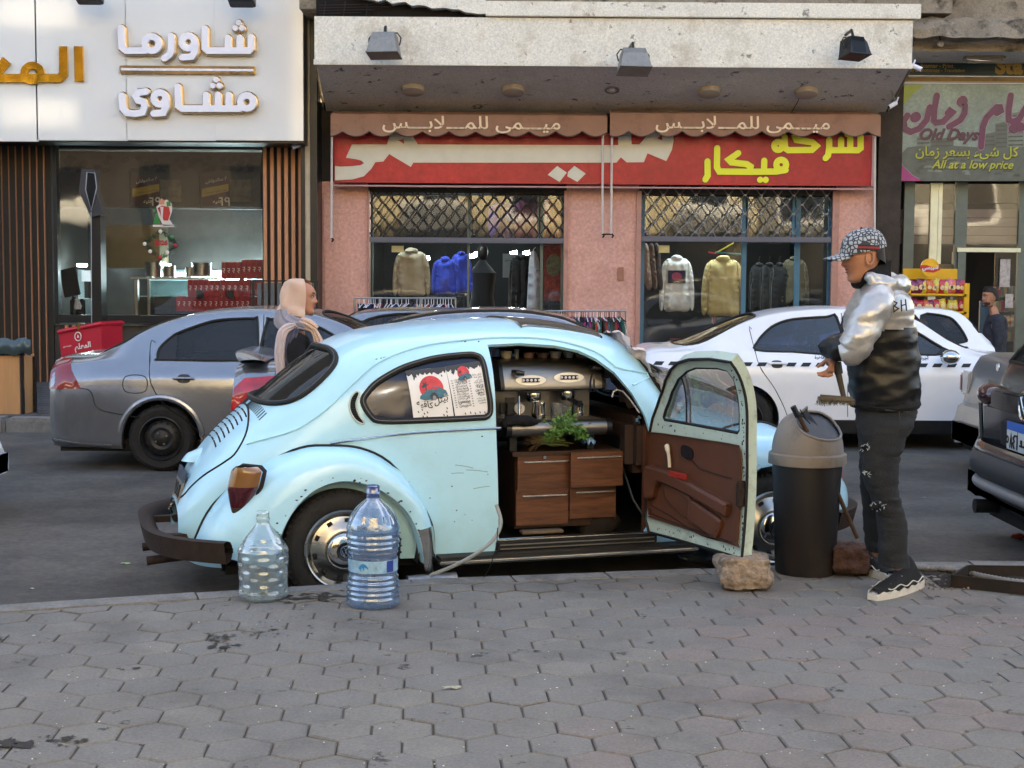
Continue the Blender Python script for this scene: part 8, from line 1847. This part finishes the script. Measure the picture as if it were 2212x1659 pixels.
# ================================================= things on the kerb
def bottle(u,v,px,prof,name,lab,body,cap_c,water,wl,wavy,M0=None):
 p=gnd(u,v)if v>1290 else Vector((at(u,v,7.22).x,7.22,-.139));s=p.y/FPX
 t=thing(name,lab,'bottle',p);Mt=Matrix.Translation(p)
 part('bottle_shell',MB().lathe([(r*s,z*s)for r,z in prof],90,Mt,cap0=True,wob=wavy),body,t,ang=80)
 wp_=[(0.001,.012)]+[(max(.002,r*s-.004),max(.012,z*s))for r,z in prof if z<wl]+[(np.interp(wl,[q[1]for q in prof],[q[0]for q in prof])*s-.004,wl*s),(.001,wl*s)]
 part('water',MB().lathe(wp_,40,Mt,wob=wavy),water,t,ang=80)
 return t,Mt,s
def pet(name,col,dens_,g=.12,dif=.16):
 m=bpy.data.materials.new(name);m.use_nodes=True;N=m.node_tree.nodes;L=m.node_tree.links
 for n in list(N):N.remove(n)
 o=N.new('ShaderNodeOutputMaterial');t=N.new('ShaderNodeBsdfTransparent');t.inputs[0].default_value=tuple(col)+(1,);gl=N.new('ShaderNodeBsdfGlossy');gl.inputs['Roughness'].default_value=.08;gl.inputs[0].default_value=(1,1,1,1)
 d=N.new('ShaderNodeBsdfDiffuse');d.inputs[0].default_value=tuple(min(1,c*.9)for c in col)+(1,);tr=N.new('ShaderNodeBsdfTranslucent');tr.inputs[0].default_value=tuple(col)+(1,)
 lw=N.new('ShaderNodeLayerWeight');lw.inputs[0].default_value=.35;mr=N.new('ShaderNodeMapRange');mr.inputs[3].default_value=g;mr.inputs[4].default_value=.75
 tc=N.new('ShaderNodeTexCoord');nz=N.new('ShaderNodeTexNoise');nz.inputs['Scale'].default_value=22;bp=N.new('ShaderNodeBump');bp.inputs['Strength'].default_value=.25;bp.inputs['Distance'].default_value=.01
 L.new(tc.outputs['Object'],nz.inputs[0]);L.new(nz.outputs[0],bp.inputs['Height']);L.new(bp.outputs[0],gl.inputs['Normal']);L.new(lw.outputs['Facing'],mr.inputs[0])
 a=N.new('ShaderNodeMixShader');a.inputs[0].default_value=.5;L.new(d.outputs[0],a.inputs[1]);L.new(tr.outputs[0],a.inputs[2])
 b=N.new('ShaderNodeMixShader');b.inputs[0].default_value=dif;L.new(t.outputs[0],b.inputs[1]);L.new(a.outputs[0],b.inputs[2])
 c=N.new('ShaderNodeMixShader');L.new(mr.outputs[0],c.inputs[0]);L.new(b.outputs[0],c.inputs[1]);L.new(gl.outputs[0],c.inputs[2]);L.new(c.outputs[0],o.inputs[0])
 return m
petc=pet('clear_bottle_plastic',(.86,.92,.93),1,.10,.14);petb=pet('blue_bottle_plastic',(.50,.70,.90),1,.12,.22);petw=pet('water_body',(.78,.87,.90),1,.03,.12);petwb=pet('blue_water_body',(.62,.79,.92),1,.03,.12)
petn=pet('deep_blue_neck',(.10,.24,.62),1,.12,.45)
pc_=[(50,0),(54,4),(55,12),(53,30),(54,60),(55,90),(55,115),(53,122),(50,128),(38,148),(24,166),(16,176),(14,182),(14,187),(16,190),(14,194),(14,208),(12,209)]
def dimple(a,z):return-.07*max(0,math.sin(a*8+(math.pi if int(z/.033)%2 else 0)))**.8*math.sin(math.pi*((z/.033)%1))**2*(1 if.03<z<.29 else 0)
zz_=np.concatenate([np.linspace(0,122,96),np.linspace(124,209,24)]);rr0=np.interp(zz_,[q[1]for q in pc_],[q[0]for q in pc_])
t,Mt,s=bottle(569,1291,0,list(zip(rr0,zz_*.92)),'water_bottle','clear dimpled water bottle with no cap, left one by the rear wheel',petc,None,petw,118,lambda a,z:dimple(a,z)-(.02*abs(math.sin(a*10))if z>.27 and z<.42 else 0))
pbp=[(52,0),(57,3),(59,12),(58,22),(56,26),(59,32),(56,38),(59,44),(55,50),(58,56),(54,62),(56,68),(52,74),(53,80),(53,108),(52,116),(55,122),(54,128),(57,134),(55,140),(59,146),(56,152),(59,158),(57,166),(58,176),(56,188),(48,208),(36,224),(22,236),(14,242),(13,248),(15,252),(13,256),(13,270),(11,271)]
zz_=np.linspace(0,271,136);rr0=np.interp(zz_,[q[1]for q in pbp],[q[0]for q in pbp])
t,Mt,s=bottle(806,1307,0,[(a,b*.975)for a,b in zip(rr0,zz_)],'water_bottle','blue ribbed water bottle standing on the pavers before the rear wheel',petb,None,petwb,168,lambda a,z:(.06*max(0,math.cos(a*7))**3*(1 if.40<z<.52 else 0))*-1)
part('neck_collar',MB().lathe([(14.5*s,238*s),(14.5*s,245*s),(16.5*s,248*s),(14.5*s,251*s),(14.5*s,264*s),(13*s,265*s)],28,Mt),petn,t)
lb=part('printed_label',MB().lathe([(54.2*s,80*s),(54.2*s,107*s)],48,Mt),mat('pale_blue_label',hx('8fb4cc'),rough=.3,var=.3,scale=30),t)
def onl(a,z,l=0):return Mt@Vector(((54.6*s+l)*math.cos(a),(54.6*s+l)*math.sin(a),z*s))
part('label_panel',MB().add([onl(R(-52)+.09*(k%5),81 if k<5 else 106)for k in range(10)],[(i,i+1,i+6,i+5)for i in range(4)]),mat('royal_blue_print',hx('2a3c8c'),rough=.4),lb)
part('dolphin_print',MB().add([onl(R(-110+a*.55),94+b*.5,.001)for a,b in((-16,-4),(-8,10),(4,16),(16,12),(24,2),(28,-12),(20,-4),(10,2),(8,-16),(2,-2),(-6,-8),(-4,-20))],[tuple(range(12))]),mat('sky_blue_print',hx('2f86c0'),rough=.4),lb,smooth=False)
p=gnd(1512,1218,-.14);t=thing('water_bottle','clear blue water bottle standing in the gutter under the open door','bottle',p)
part('bottle_shell',MB().lathe([(.10,0),(.115,.02),(.112,.05),(.116,.08),(.112,.11),(.116,.14),(.112,.17),(.10,.22),(.05,.28),(.03,.32)],36,Matrix.Translation(p+Vector((0,.12,0)))),petb,t)
solo('foil_tube','crushed silver tube lying in the gutter beside the blue bottle','tube',MB().tube([at(880,1258,7.25),at(985,1249,7.33)],.035,14),mat('dirty_foil',hx('8b8d90'),rough=.35,metal=.6,var=.3,scale=16,dirt=hx('3a3c40'),dscale=14))
hose=mat('grey_hose',hx('8e9290'),rough=.45)
solo('grey_hose','grey water hose running from the car body down to the gutter','hose',MB().tube(smooth_loop([at(1072,1090,7.18),at(1082,1130,7.16),at(1066,1165,7.14),at(1030,1195,7.12),at(985,1220,7.14),at(930,1243,7.2)],6,closed=False),.010,10),hose)
solo('thin_cable','thin black cable hanging from the sill','cable',MB().tube(smooth_loop([at(1075,1140,7.13),at(1072,1180,7.12),at(1058,1225,7.14),at(1046,1246,7.2)],5,closed=False),.0025,5),black)
p=gnd(1738,1248)+Vector((0,.14,0));p.x=at(1738,1248,p.y).x
bn=thing('rubbish_bin','tall dark plastic bin with a dusty beige swing lid','bin',p);Mt=Matrix.Translation(p)@Matrix.Scale(1.06,4)
binm=mat('dark_brown_plastic',hx('242020'),rough=.5,var=.15,scale=4,dirt=hx('4a3d35'),dscale=3,damt=.5);lidm=mat('dusty_beige_plastic',hx('897f76'),rough=.6,var=.12,scale=4,dirt=hx('4c4038'),dscale=7,damt=.5)
part('bin_body',MB().lathe([(.0,.004),(.140,0),(.147,.012),(.168,.50),(.172,.55),(.172,.562),(.160,.562)],56,Mt),binm,bn)
part('lid_skirt',MB().lathe([(.176,.545),(.190,.548),(.192,.555),(.190,.598),(.182,.605),(.172,.605)],56,Mt),lidm,bn)
mc=Vector((.035,-.055,.735));mn_=Vector((.30,-.62,.72)).normalized()
def dome():
 vs=[];n,m_=72,40
 for j in range(m_+1):
  e=math.pi/2*j/m_;r=.176*math.cos(e)**.62;z=.600+.205*math.sin(e)**1.1
  for i in range(n):a=2*math.pi*i/n;vs.append(Vector((r*math.cos(a),r*math.sin(a),z)))
 return vs,n,m_
vs,n,m_=dome()
fs=[];E1=mn_.cross(Vector((0,0,1))).normalized();E2=mn_.cross(E1)
def inside(q):d=q-mc;return d.dot(mn_)>-.16 and(d.dot(E1)/.128)**2+(d.dot(E2)/.112)**2<1 and q.y<.10
lidmb=MB();fs=[f for f in[(j*n+i,j*n+(i+1)%n,(j+1)*n+(i+1)%n,(j+1)*n+i)for j in range(m_)for i in range(n)]if not inside(sum((vs[k]for k in f),Vector())/4)]
lidmb.add(vs,fs);place(lidmb,Mt);part('lid_dome',lidmb,lidm,bn)
rim_p=[]
for k in range(48):
 a=2*math.pi*k/48;d0=E1*.128*math.cos(a)+E2*.112*math.sin(a);best=None
 for h in np.linspace(-.15,.12,90):
  q=mc+d0+mn_*h;rr=math.hypot(q.x,q.y);ez=max(0,min(1,(q.z-.600)/.205));e=math.asin(ez**(1/1.1));rs=.176*max(0,math.cos(e))**.62;g=abs(rr-rs)
  if best is None or g<best[0]:best=(g,q)
 rim_p.append(Mt@best[1])
part('mouth_rim',MB().tube(rim_p,.007,6,closed=True),lidm,bn)
cen=sum(rim_p,Vector())/48-mn_*.012
part('swing_flap',MB().add([q-mn_*.012+(cen-q)*.04 for q in rim_p]+[cen+mn_*.012],[(i,(i+1)%48,48)for i in range(48)]),mat('slate_swing_flap',hx('3e4146'),rough=.55,var=.15,scale=8,dirt=hx('5a5a58'),dscale=8),bn)
part('price_sticker',MB().grid(lambda u,v:Mt@Vector((.1735*math.cos(R(-24+8*u))*(1-.0*v),.1735*math.sin(R(-24+8*u)),.47+.055*v)),3,2),mat('red_white_sticker',hx('b8585c'),rough=.4,var=.5,scale=40),bn)
def rock(u0,v0,u1,v1,Y,lab,c,seed):
 a=at(u0,v1,Y);b=at(u1,v0,Y);cx,cz=(a.x+b.x)/2,(a.z+b.z)/2;bm=bmesh.new();bmesh.ops.create_cube(bm,size=1);bmesh.ops.subdivide_edges(bm,edges=bm.edges[:],cuts=14,use_grid_fill=True)
 mb=MB()
 for w in bm.verts:
  q=w.co.copy();rnd_=q.normalized()*.62;q=q.lerp(rnd_,.34);q.x*=1-.12*(q.z<0)*abs(q.z)*2
  n=noise.noise(q*2.2+Vector((seed,0,0)))*.16+noise.noise(q*6+Vector((0,seed,0)))*.06+noise.noise(q*18)*.025
  q+=q.normalized()*n;w.co=Vector((cx+q.x*(b.x-a.x)*.92,Y+.09+q.y*.2,cz+q.z*(b.z-a.z)*.95))
 mb.bm(bm);mz=min(p.z for p in mb.v)
 base=0 if Y<7.2 else 0
 for p in mb.v:p.z+=-mz
 solo('stone_block',lab,'stone',mb,mat('stone_'+c,hx(c),rough=.95,var=.45,scale=26,bump=1,bscale=60,dirt=hx('2a221c'),dscale=9,damt=.8),ang=60)
rock(1552,1196,1672,1265,6.92,'rough pale stone block on the kerb at the foot of the open door','8f7f70',3)
rock(1795,1156,1885,1215,7.3,'dark reddish stone block behind the bin, by the man\'s feet','50382e',7)
st=thing('broomstick','long wooden broomstick leaning behind the bin','stick',at(1850,1160,7.42))
part('stick',MB().tube([at(1718,885,7.30),at(1785,1010,7.33),at(1852,1162,7.36)],.012,8),mat('brown_stick',hx('4a3626'),rough=.7,var=.2),st);part('rubber_grip',MB().tube([at(1713,878,7.30),at(1724,900,7.305)],.016,8),black,st)
part('cord_loop',MB().tube([at(1724,896,7.29),at(1735,900,7.28),at(1750,915,7.28),at(1741,905,7.29),at(1728,884,7.3)],.003,5),black,st)
def corr(path,r_,nm,lab):
 P=smooth_loop(path,8,closed=False);L=[0]
 for a,b in zip(P,P[1:]):L.append(L[-1]+(b-a).length)
 n=int(L[-1]/.0055);Q=[];rr=[]
 for i in range(n+1):
  l=L[-1]*i/n;k=min(np.searchsorted(L,l,side='right')-1,len(P)-2);f=(l-L[k])/max(1e-9,L[k+1]-L[k]);Q.append(P[k].lerp(P[k+1],f));rr.append(r_*(1.0 if(i//2)%2 else.84))
 solo(nm,lab,'hose',MB().tube(Q,rr,10),mat('grey_corrugated_plastic',hx('6f6f6d'),rough=.55,dirt=hx('3a3632'),dscale=9))
g0=lambda u,v,z=.018:gnd(u,v,z)
corr([g0(1640,1196),g0(1700,1212),g0(1800,1222),g0(1870,1224),g0(1975,1226),g0(2060,1231),g0(2130,1246),g0(2212,1258),g0(2330,1262)],.016,'corrugated_hose','grey corrugated hose lying along the kerb behind the man')
pit=thing('pit_frame','rusty angle-iron pit frame sunk in the pavers at the right edge','pit frame',gnd(2150,1280))
fa,fb_,fc_,fd_=gnd(2056,1268),gnd(2420,1308),gnd(2420,1250),gnd(2090,1246)
ir=mat('blackened_iron',hx('231d1a'),rough=.7,metal=.3,var=.3,dirt=hx('4a2c22'),dscale=6)
for a,b in((fa,fb_),(fd_,fc_),(fa,fd_)):
 d=(b-a).normalized();nn=Vector((-d.y,d.x,0))*.006
 part('frame_rail',MB().add([a-nn,b-nn,b+nn,a+nn]+[p+Vector((0,0,.062))for p in(a-nn,b-nn,b+nn,a+nn)],[(0,1,5,4),(1,2,6,5),(2,3,7,6),(3,0,4,7),(4,5,6,7)]),ir,pit,smooth=False)
part('pit_dirt',MB().grid(lambda u,v:Vector((fa.x-.06+1.6*u,fa.y-.03+(.40*v),.004+.012*noise.noise(Vector((u*16,v*8,1))))),40,14),wmat('wet_dark_soil',hx('2b2521'),.4,6,.9,1,40),pit,kind='stuff')
pb=MB();rnd=random.Random(14)
for k in range(70):
 q=gnd(rnd.uniform(1985,2212),rnd.uniform(1238,1275));r_=rnd.uniform(.003,.009);pb.ico(q+Vector((0,0,r_*.4)),r_,0,.5,k)
part('grit',pb,mat('pale_grit',hx('6b645a'),rough=.9,var=.5,scale=40),pav,kind='stuff',smooth=False)
# ================================================= far pavement furniture
t=thing('litter_bin','square litter bin with wood panels and a green-grey bag at the left edge','bin',at(30,905,15.6));Y_=15.55
part('bin_frame',badd(slab(44,760,52,905,Y_,.04),slab(70,770,78,895,Y_+.25,.04),slab(-60,760,52,768,Y_,.04)),blackm,t)
part('wood_panel',slab(-58,768,44,898,Y_+.02,.02),mat('light_wood_laminate',hx('b98a5c'),rough=.5,var=.15,scale=3,stretch=(6,1,.5)),t)
q=[at(52,768,Y_+.02),at(74,764,Y_+.3),at(74,892,Y_+.3),at(52,900,Y_+.02)];part('wood_panel',MB().add(q,[(0,1,2,3)]),mat('light_wood_laminate',hx('b98a5c')),t)
part('bin_foot',MB().box(at(-60,898,Y_-.05),at(82,908,Y_+.4)),blackm,t)
part('bin_bag',crumple(MB().grid(lambda u,v:at(-60+126*u,732+34*v+3*math.sin(u*20),Y_-.03-.04*math.sin(math.pi*v)),40,8),.012,(20,20,20)),mat('green_grey_bag',hx('3d4c50'),rough=.3,coat=.3,var=.2),t)
t=thing('street_lamp','black lamp post with a faceted hexagonal head before the restaurant window','street lamp',at(205,800,18.8));Y_=18.8
part('post',badd(slab(196,462,222,840,Y_+.06,.25)),blackm,t)
part('lamp_head',MB().prism([(at(u,v,Y_).x,at(u,v,Y_).z)for u,v in((176,366),(203,366),(206,412),(222,462),(196,470),(170,412))],(0,.25,0),O=(0,Y_,0)),mat('dark_slate_metal',hx('2f3138'),rough=.4,var=.1),t)
op=[(at(u,v,Y_-.02).x,at(u,v,Y_-.02).z)for u,v in((188,372),(205,374),(209,405),(197,455),(185,410))]
part('lamp_recess',MB().prism(op,(0,-.004,0),O=(0,Y_-.01,0)),lou,t);part('lamp_edge',MB().tube([(a,Y_-.02,b)for a,b in op],.008,5,closed=True),mat('pale_edge',hx('8f9296'),rough=.4),t)
part('pale_edge_line',MB().tube([at(197,458,Y_-.02),at(198,700,Y_-.02)],.006,5),mat('pale_edge',hx('8f9296')),t)  # pale grey line down the edge of the post
t=thing('delivery_box','red delivery box with white Arabic lettering behind the grey saloon','delivery box',at(195,780,16.8));Y_=16.8
redbx=mat('red_delivery_box',hx('b01c30'),rough=.4,var=.06);wl_=mat('white_print',hx('e0d8d4'),rough=.5)
A_,B_,C_,D_=at(126,712,Y_),at(218,694,Y_-.15),at(222,790,Y_-.15),at(136,800,Y_);E_,F_=at(264,692,Y_+.25),at(266,785,Y_+.25)
part('box_body',MB().add([A_,B_,C_,D_,E_,F_,A_+Vector((.35,.4,.05)),D_+Vector((.35,.4,0))],[(0,3,2,1),(1,2,5,4),(0,1,4,6),(3,7,5,2),(0,6,7,3),(4,5,7,6)]),redbx,t,smooth=False)
part('lid_rim',MB().tube([A_+Vector((0,-.01,-.03)),B_+Vector((0,-.01,-.03)),E_+Vector((.01,0,-.03))],.022,6),redbx,t)
X_=(B_-A_).normalized();Yz=(A_-D_).normalized();n_=X_.cross(Yz)
for txt,f,g,w in(('المعلم',.38,.35,.42),('أبومازن',.28,.08,.62),('شاورما مشاوى',.08,.52,.22)):
 part('lettering',text_mb(txt,D_+X_*.52*f+Yz*.5*g+n_*.01,X_,Yz,width=w*.52,ar=True,bold=.03),wl_,t)
c=D_+X_*.26+Yz*.36+n_*.012;part('round_emblem',MB().tube([c+X_*.042*math.cos(a)+Yz*.05*math.sin(a)for a in np.linspace(0,2*math.pi,21)[:-1]],.006,5,closed=True).add([c+X_*.02*math.cos(a)+Yz*.025*math.sin(a)for a in(R(90),R(210),R(330))],[(0,1,2)]),wl_,t)
X2=(E_-B_).normalized();n2=X2.cross(Yz);part('lettering',text_mb('أبومازن',C_+X2*.06+Yz*.05+n2*.01,X2,Yz,width=.36,ar=True,bold=.03),wl_,t)
part('clasp',MB().box(A_.lerp(B_,.5)+Vector((-.02,-.03,-.05)),A_.lerp(B_,.5)+Vector((.02,0,.03)),.005),mat('brass',hx('7a6838'),rough=.4,metal=.8),t)
t=thing('slatted_barrier','black slatted barrier beside the restaurant window, behind the woman','barrier',at(620,700,19.3))
part('barrier_frame',badd(slab(544,605,688,609,19.3,.05),slab(544,609,550,800,19.3,.05),slab(682,609,688,800,19.3,.05)),blackm,t)
for k in range(9):part('slat',slab(556+14.2*k,611,565+14.2*k,798,19.32,.03),mat('charcoal_slat',hx('55585a'),rough=.5),t,smooth=False)
t=thing('holiday_ornament','small red and white hanging ornament with a green fir tree in the restaurant window','ornament',at(347,492,20.22));Y_=20.22
oc=[mat('orn_'+n_,hx(c),rough=.4)for n_,c in(('white','d8cfc8'),('red','b02a2a'),('green','2f7a3c'),('skin','c98c70'))]
def flat(l,m,k,nm,par=t):part(nm,MB().prism([(at(100*.8848+x*.8848*.3014+0,0,Y_).x,at(700,300*.8848+y*.8848*.3014,Y_).z)for x,y in l],(0,-.006,0),O=(0,Y_-.007*k,0)),m,par,smooth=False)
flat([(885,835),(1060,835),(1058,852),(885,852)],oc[0],0,'base');flat([(915,690),(960,650),(1000,630),(1040,660),(1045,720),(1020,790),(1055,840),(970,845),(930,760)],oc[0],0,'outline')
flat([(925,700),(960,680),(1020,690),(1030,740),(1010,800),(965,800),(945,740)],oc[1],1,'red_cloth');flat([(890,830),(900,790),(893,790),(910,760),(904,760),(918,735),(932,760),(926,760),(945,790),(938,790),(950,830)],oc[2],1.5,'fir_tree');flat([(950,690),(975,690),(968,780),(985,830),(962,830),(955,760)],oc[0],2,'white_trim')
flat([(940,640),(960,620),(985,640),(980,670),(945,670)],oc[3],2,'face');flat([(1000,650),(1030,640),(1036,680),(1005,690)],oc[2],2,'green_parcel');flat([(888,710),(905,700),(912,720),(895,735)],oc[2],2,'green_mitten')
t=thing('garland','diamond-shaped green garland with red numerals hanging in the restaurant window','garland',at(347,560,20.22))
gp_=[at(u,v,20.2)for u,v in((347,498),(381,528),(347,559),(312,526))];gl_=MB();rnd=random.Random(4)
for a,b in zip(gp_,gp_[1:]+gp_[:1]):
 for k in range(60):
  q=a.lerp(b,rnd.random())+Vector((rnd.gauss(0,.012),rnd.gauss(0,.01),rnd.gauss(0,.012)));d=Vector((rnd.gauss(0,1),rnd.gauss(0,.5),rnd.gauss(0,1))).normalized()*.03;gl_.tube([q-d,q+d],.004,3)
part('tinsel',gl_,mat('dark_green_tinsel',hx('1e3a26'),rough=.5,var=.4),t,kind='stuff')
part('numerals',text_mb('2026',at(334,530,20.17),(1,0,0),(0,0,1),width=28*20.2/FPX,bold=.06),mat('red_glitter',hx('a81c30'),rough=.4),t)
for u,v,c in((347,500,0),(313,527,0),(372,513,2),(379,530,1),(345,556,1),(325,543,0),(362,545,0)):part('bow',MB().ico(at(u,v,20.15),(.03,.015,.03),1,.4),oc[c],t)
t=thing('snack_rack','yellow crisp rack with a round yellow and red sign, by the right shop','rack',at(2020,790,19.6));Y_=19.5
ym=mat('yellow_rack_metal',hx('d9a41c'),rough=.4,var=.05)
part('header_board',slab(1951,580,2068,604,Y_+.3,.03,.006),ym,t)
for v in(634,672,712,752):part('rack_shelf',badd(slab(1962,v,2088,v+7,Y_,.02),MB().box((at(1962,v,Y_).x,Y_,at(1962,v+6,Y_).z),(at(2088,v,Y_).x,Y_+.35,at(1962,v+4,Y_).z))),ym,t)
for u in(1958,2084):part('rack_side',MB().box(at(u,612,Y_),(at(u+5,800,Y_).x,Y_+.36,.02)),ym,t)
c=at(2009,578,Y_-.01);part('round_sign',MB().lathe([(0,0),(.125,0)],30,Matrix.Translation(c)@Matrix.Rotation(R(90),4,'X')).lathe([(.125,0),(.125,-.03)],30,Matrix.Translation(c)@Matrix.Rotation(R(90),4,'X')),mat('sign_sun_yellow',hx('e0a820'),rough=.3),t)
part('red_ribbon',MB().add([c+Vector((x,-.004-.0,z))for x,z in((-.14,.03),(-.05,.035),(.05,.0),(.13,.02),(.14,-.03),(.05,-.07),(-.06,-.06),(-.13,-.02))],[tuple(range(8))]),mat('sign_red',hx('b8202a'),rough=.3),t,smooth=False)
part('lettering',text_mb('شيبسى',c+Vector((-.11,-.012,-.045)),(1,0,.05),(0,0,1),width=.22,ar=True,bold=.04),whitel,t)
rnd=random.Random(17);pks=[]
cols=[('1f6a4a','green'),('2a4c9c','blue'),('b02a38','red'),('c8602a','orange'),('7a2450','plum'),('1d7a78','teal'),('c9b23a','yellow'),('d06a78','pink')]
bagm={c:mat('foil_'+c,hx(c),rough=.25,coat=.4,var=.5,scale=22)for c,_ in cols}
for r,(v,n,hgt)in enumerate(((634,13,30),(634,12,26),(672,9,25),(672,8,22),(712,9,26))):
 for k in range(n):
  u=1964+(118/n)*(k+.5)+rnd.uniform(-2,2);c_,cn=rnd.choice(cols if r<2 else cols[2:5]+cols[6:7]);b=at(u,v,Y_+.07+.12*(r%2));w=rnd.uniform(.05,.065);h=hgt*Y_/FPX*rnd.uniform(.85,1.1);tl=rnd.uniform(-.25,.25)
  mb=MB().grid(lambda a,q:Vector(((a-.5)*2*w*(1-.06*math.sin(math.pi*q)),-.035*math.sin(math.pi*min(1,max(0,a)))**.6*math.sin(math.pi*q)**.6,h*q)),8,8)
  place(mb,Matrix.Translation(b+Vector((0,0,.003)))@Matrix.Rotation(tl,4,'Y'))
  o=solo('crisp_packet','x','packet',mb,bagm[c_],group='crisp packets on the yellow rack')
  part('packet_print',place(MB().lathe([(0,0),(w*.55,0)],12,Matrix.Translation((0,-.036,h*.42))@Matrix.Rotation(R(90),4,'X')),Matrix.Translation((b+Vector((0,0,.003))-Vector(o.location)))@Matrix.Rotation(tl,4,'Y')),mat('packet_cream_disc',hx('d8bc8c'),rough=.4,var=.4,scale=40),o,world=False);pks.append((u,cn+' packet',o,('front of the top','back of the top','front of the middle','back of the middle','lower')[r]))
for w_ in{q[3]for q in pks}:number([q[:3]for q in pks if q[3]==w_],'%s from the left at the '+w_+' shelf, yellow rack','only %s at the '+w_+' shelf, yellow rack')
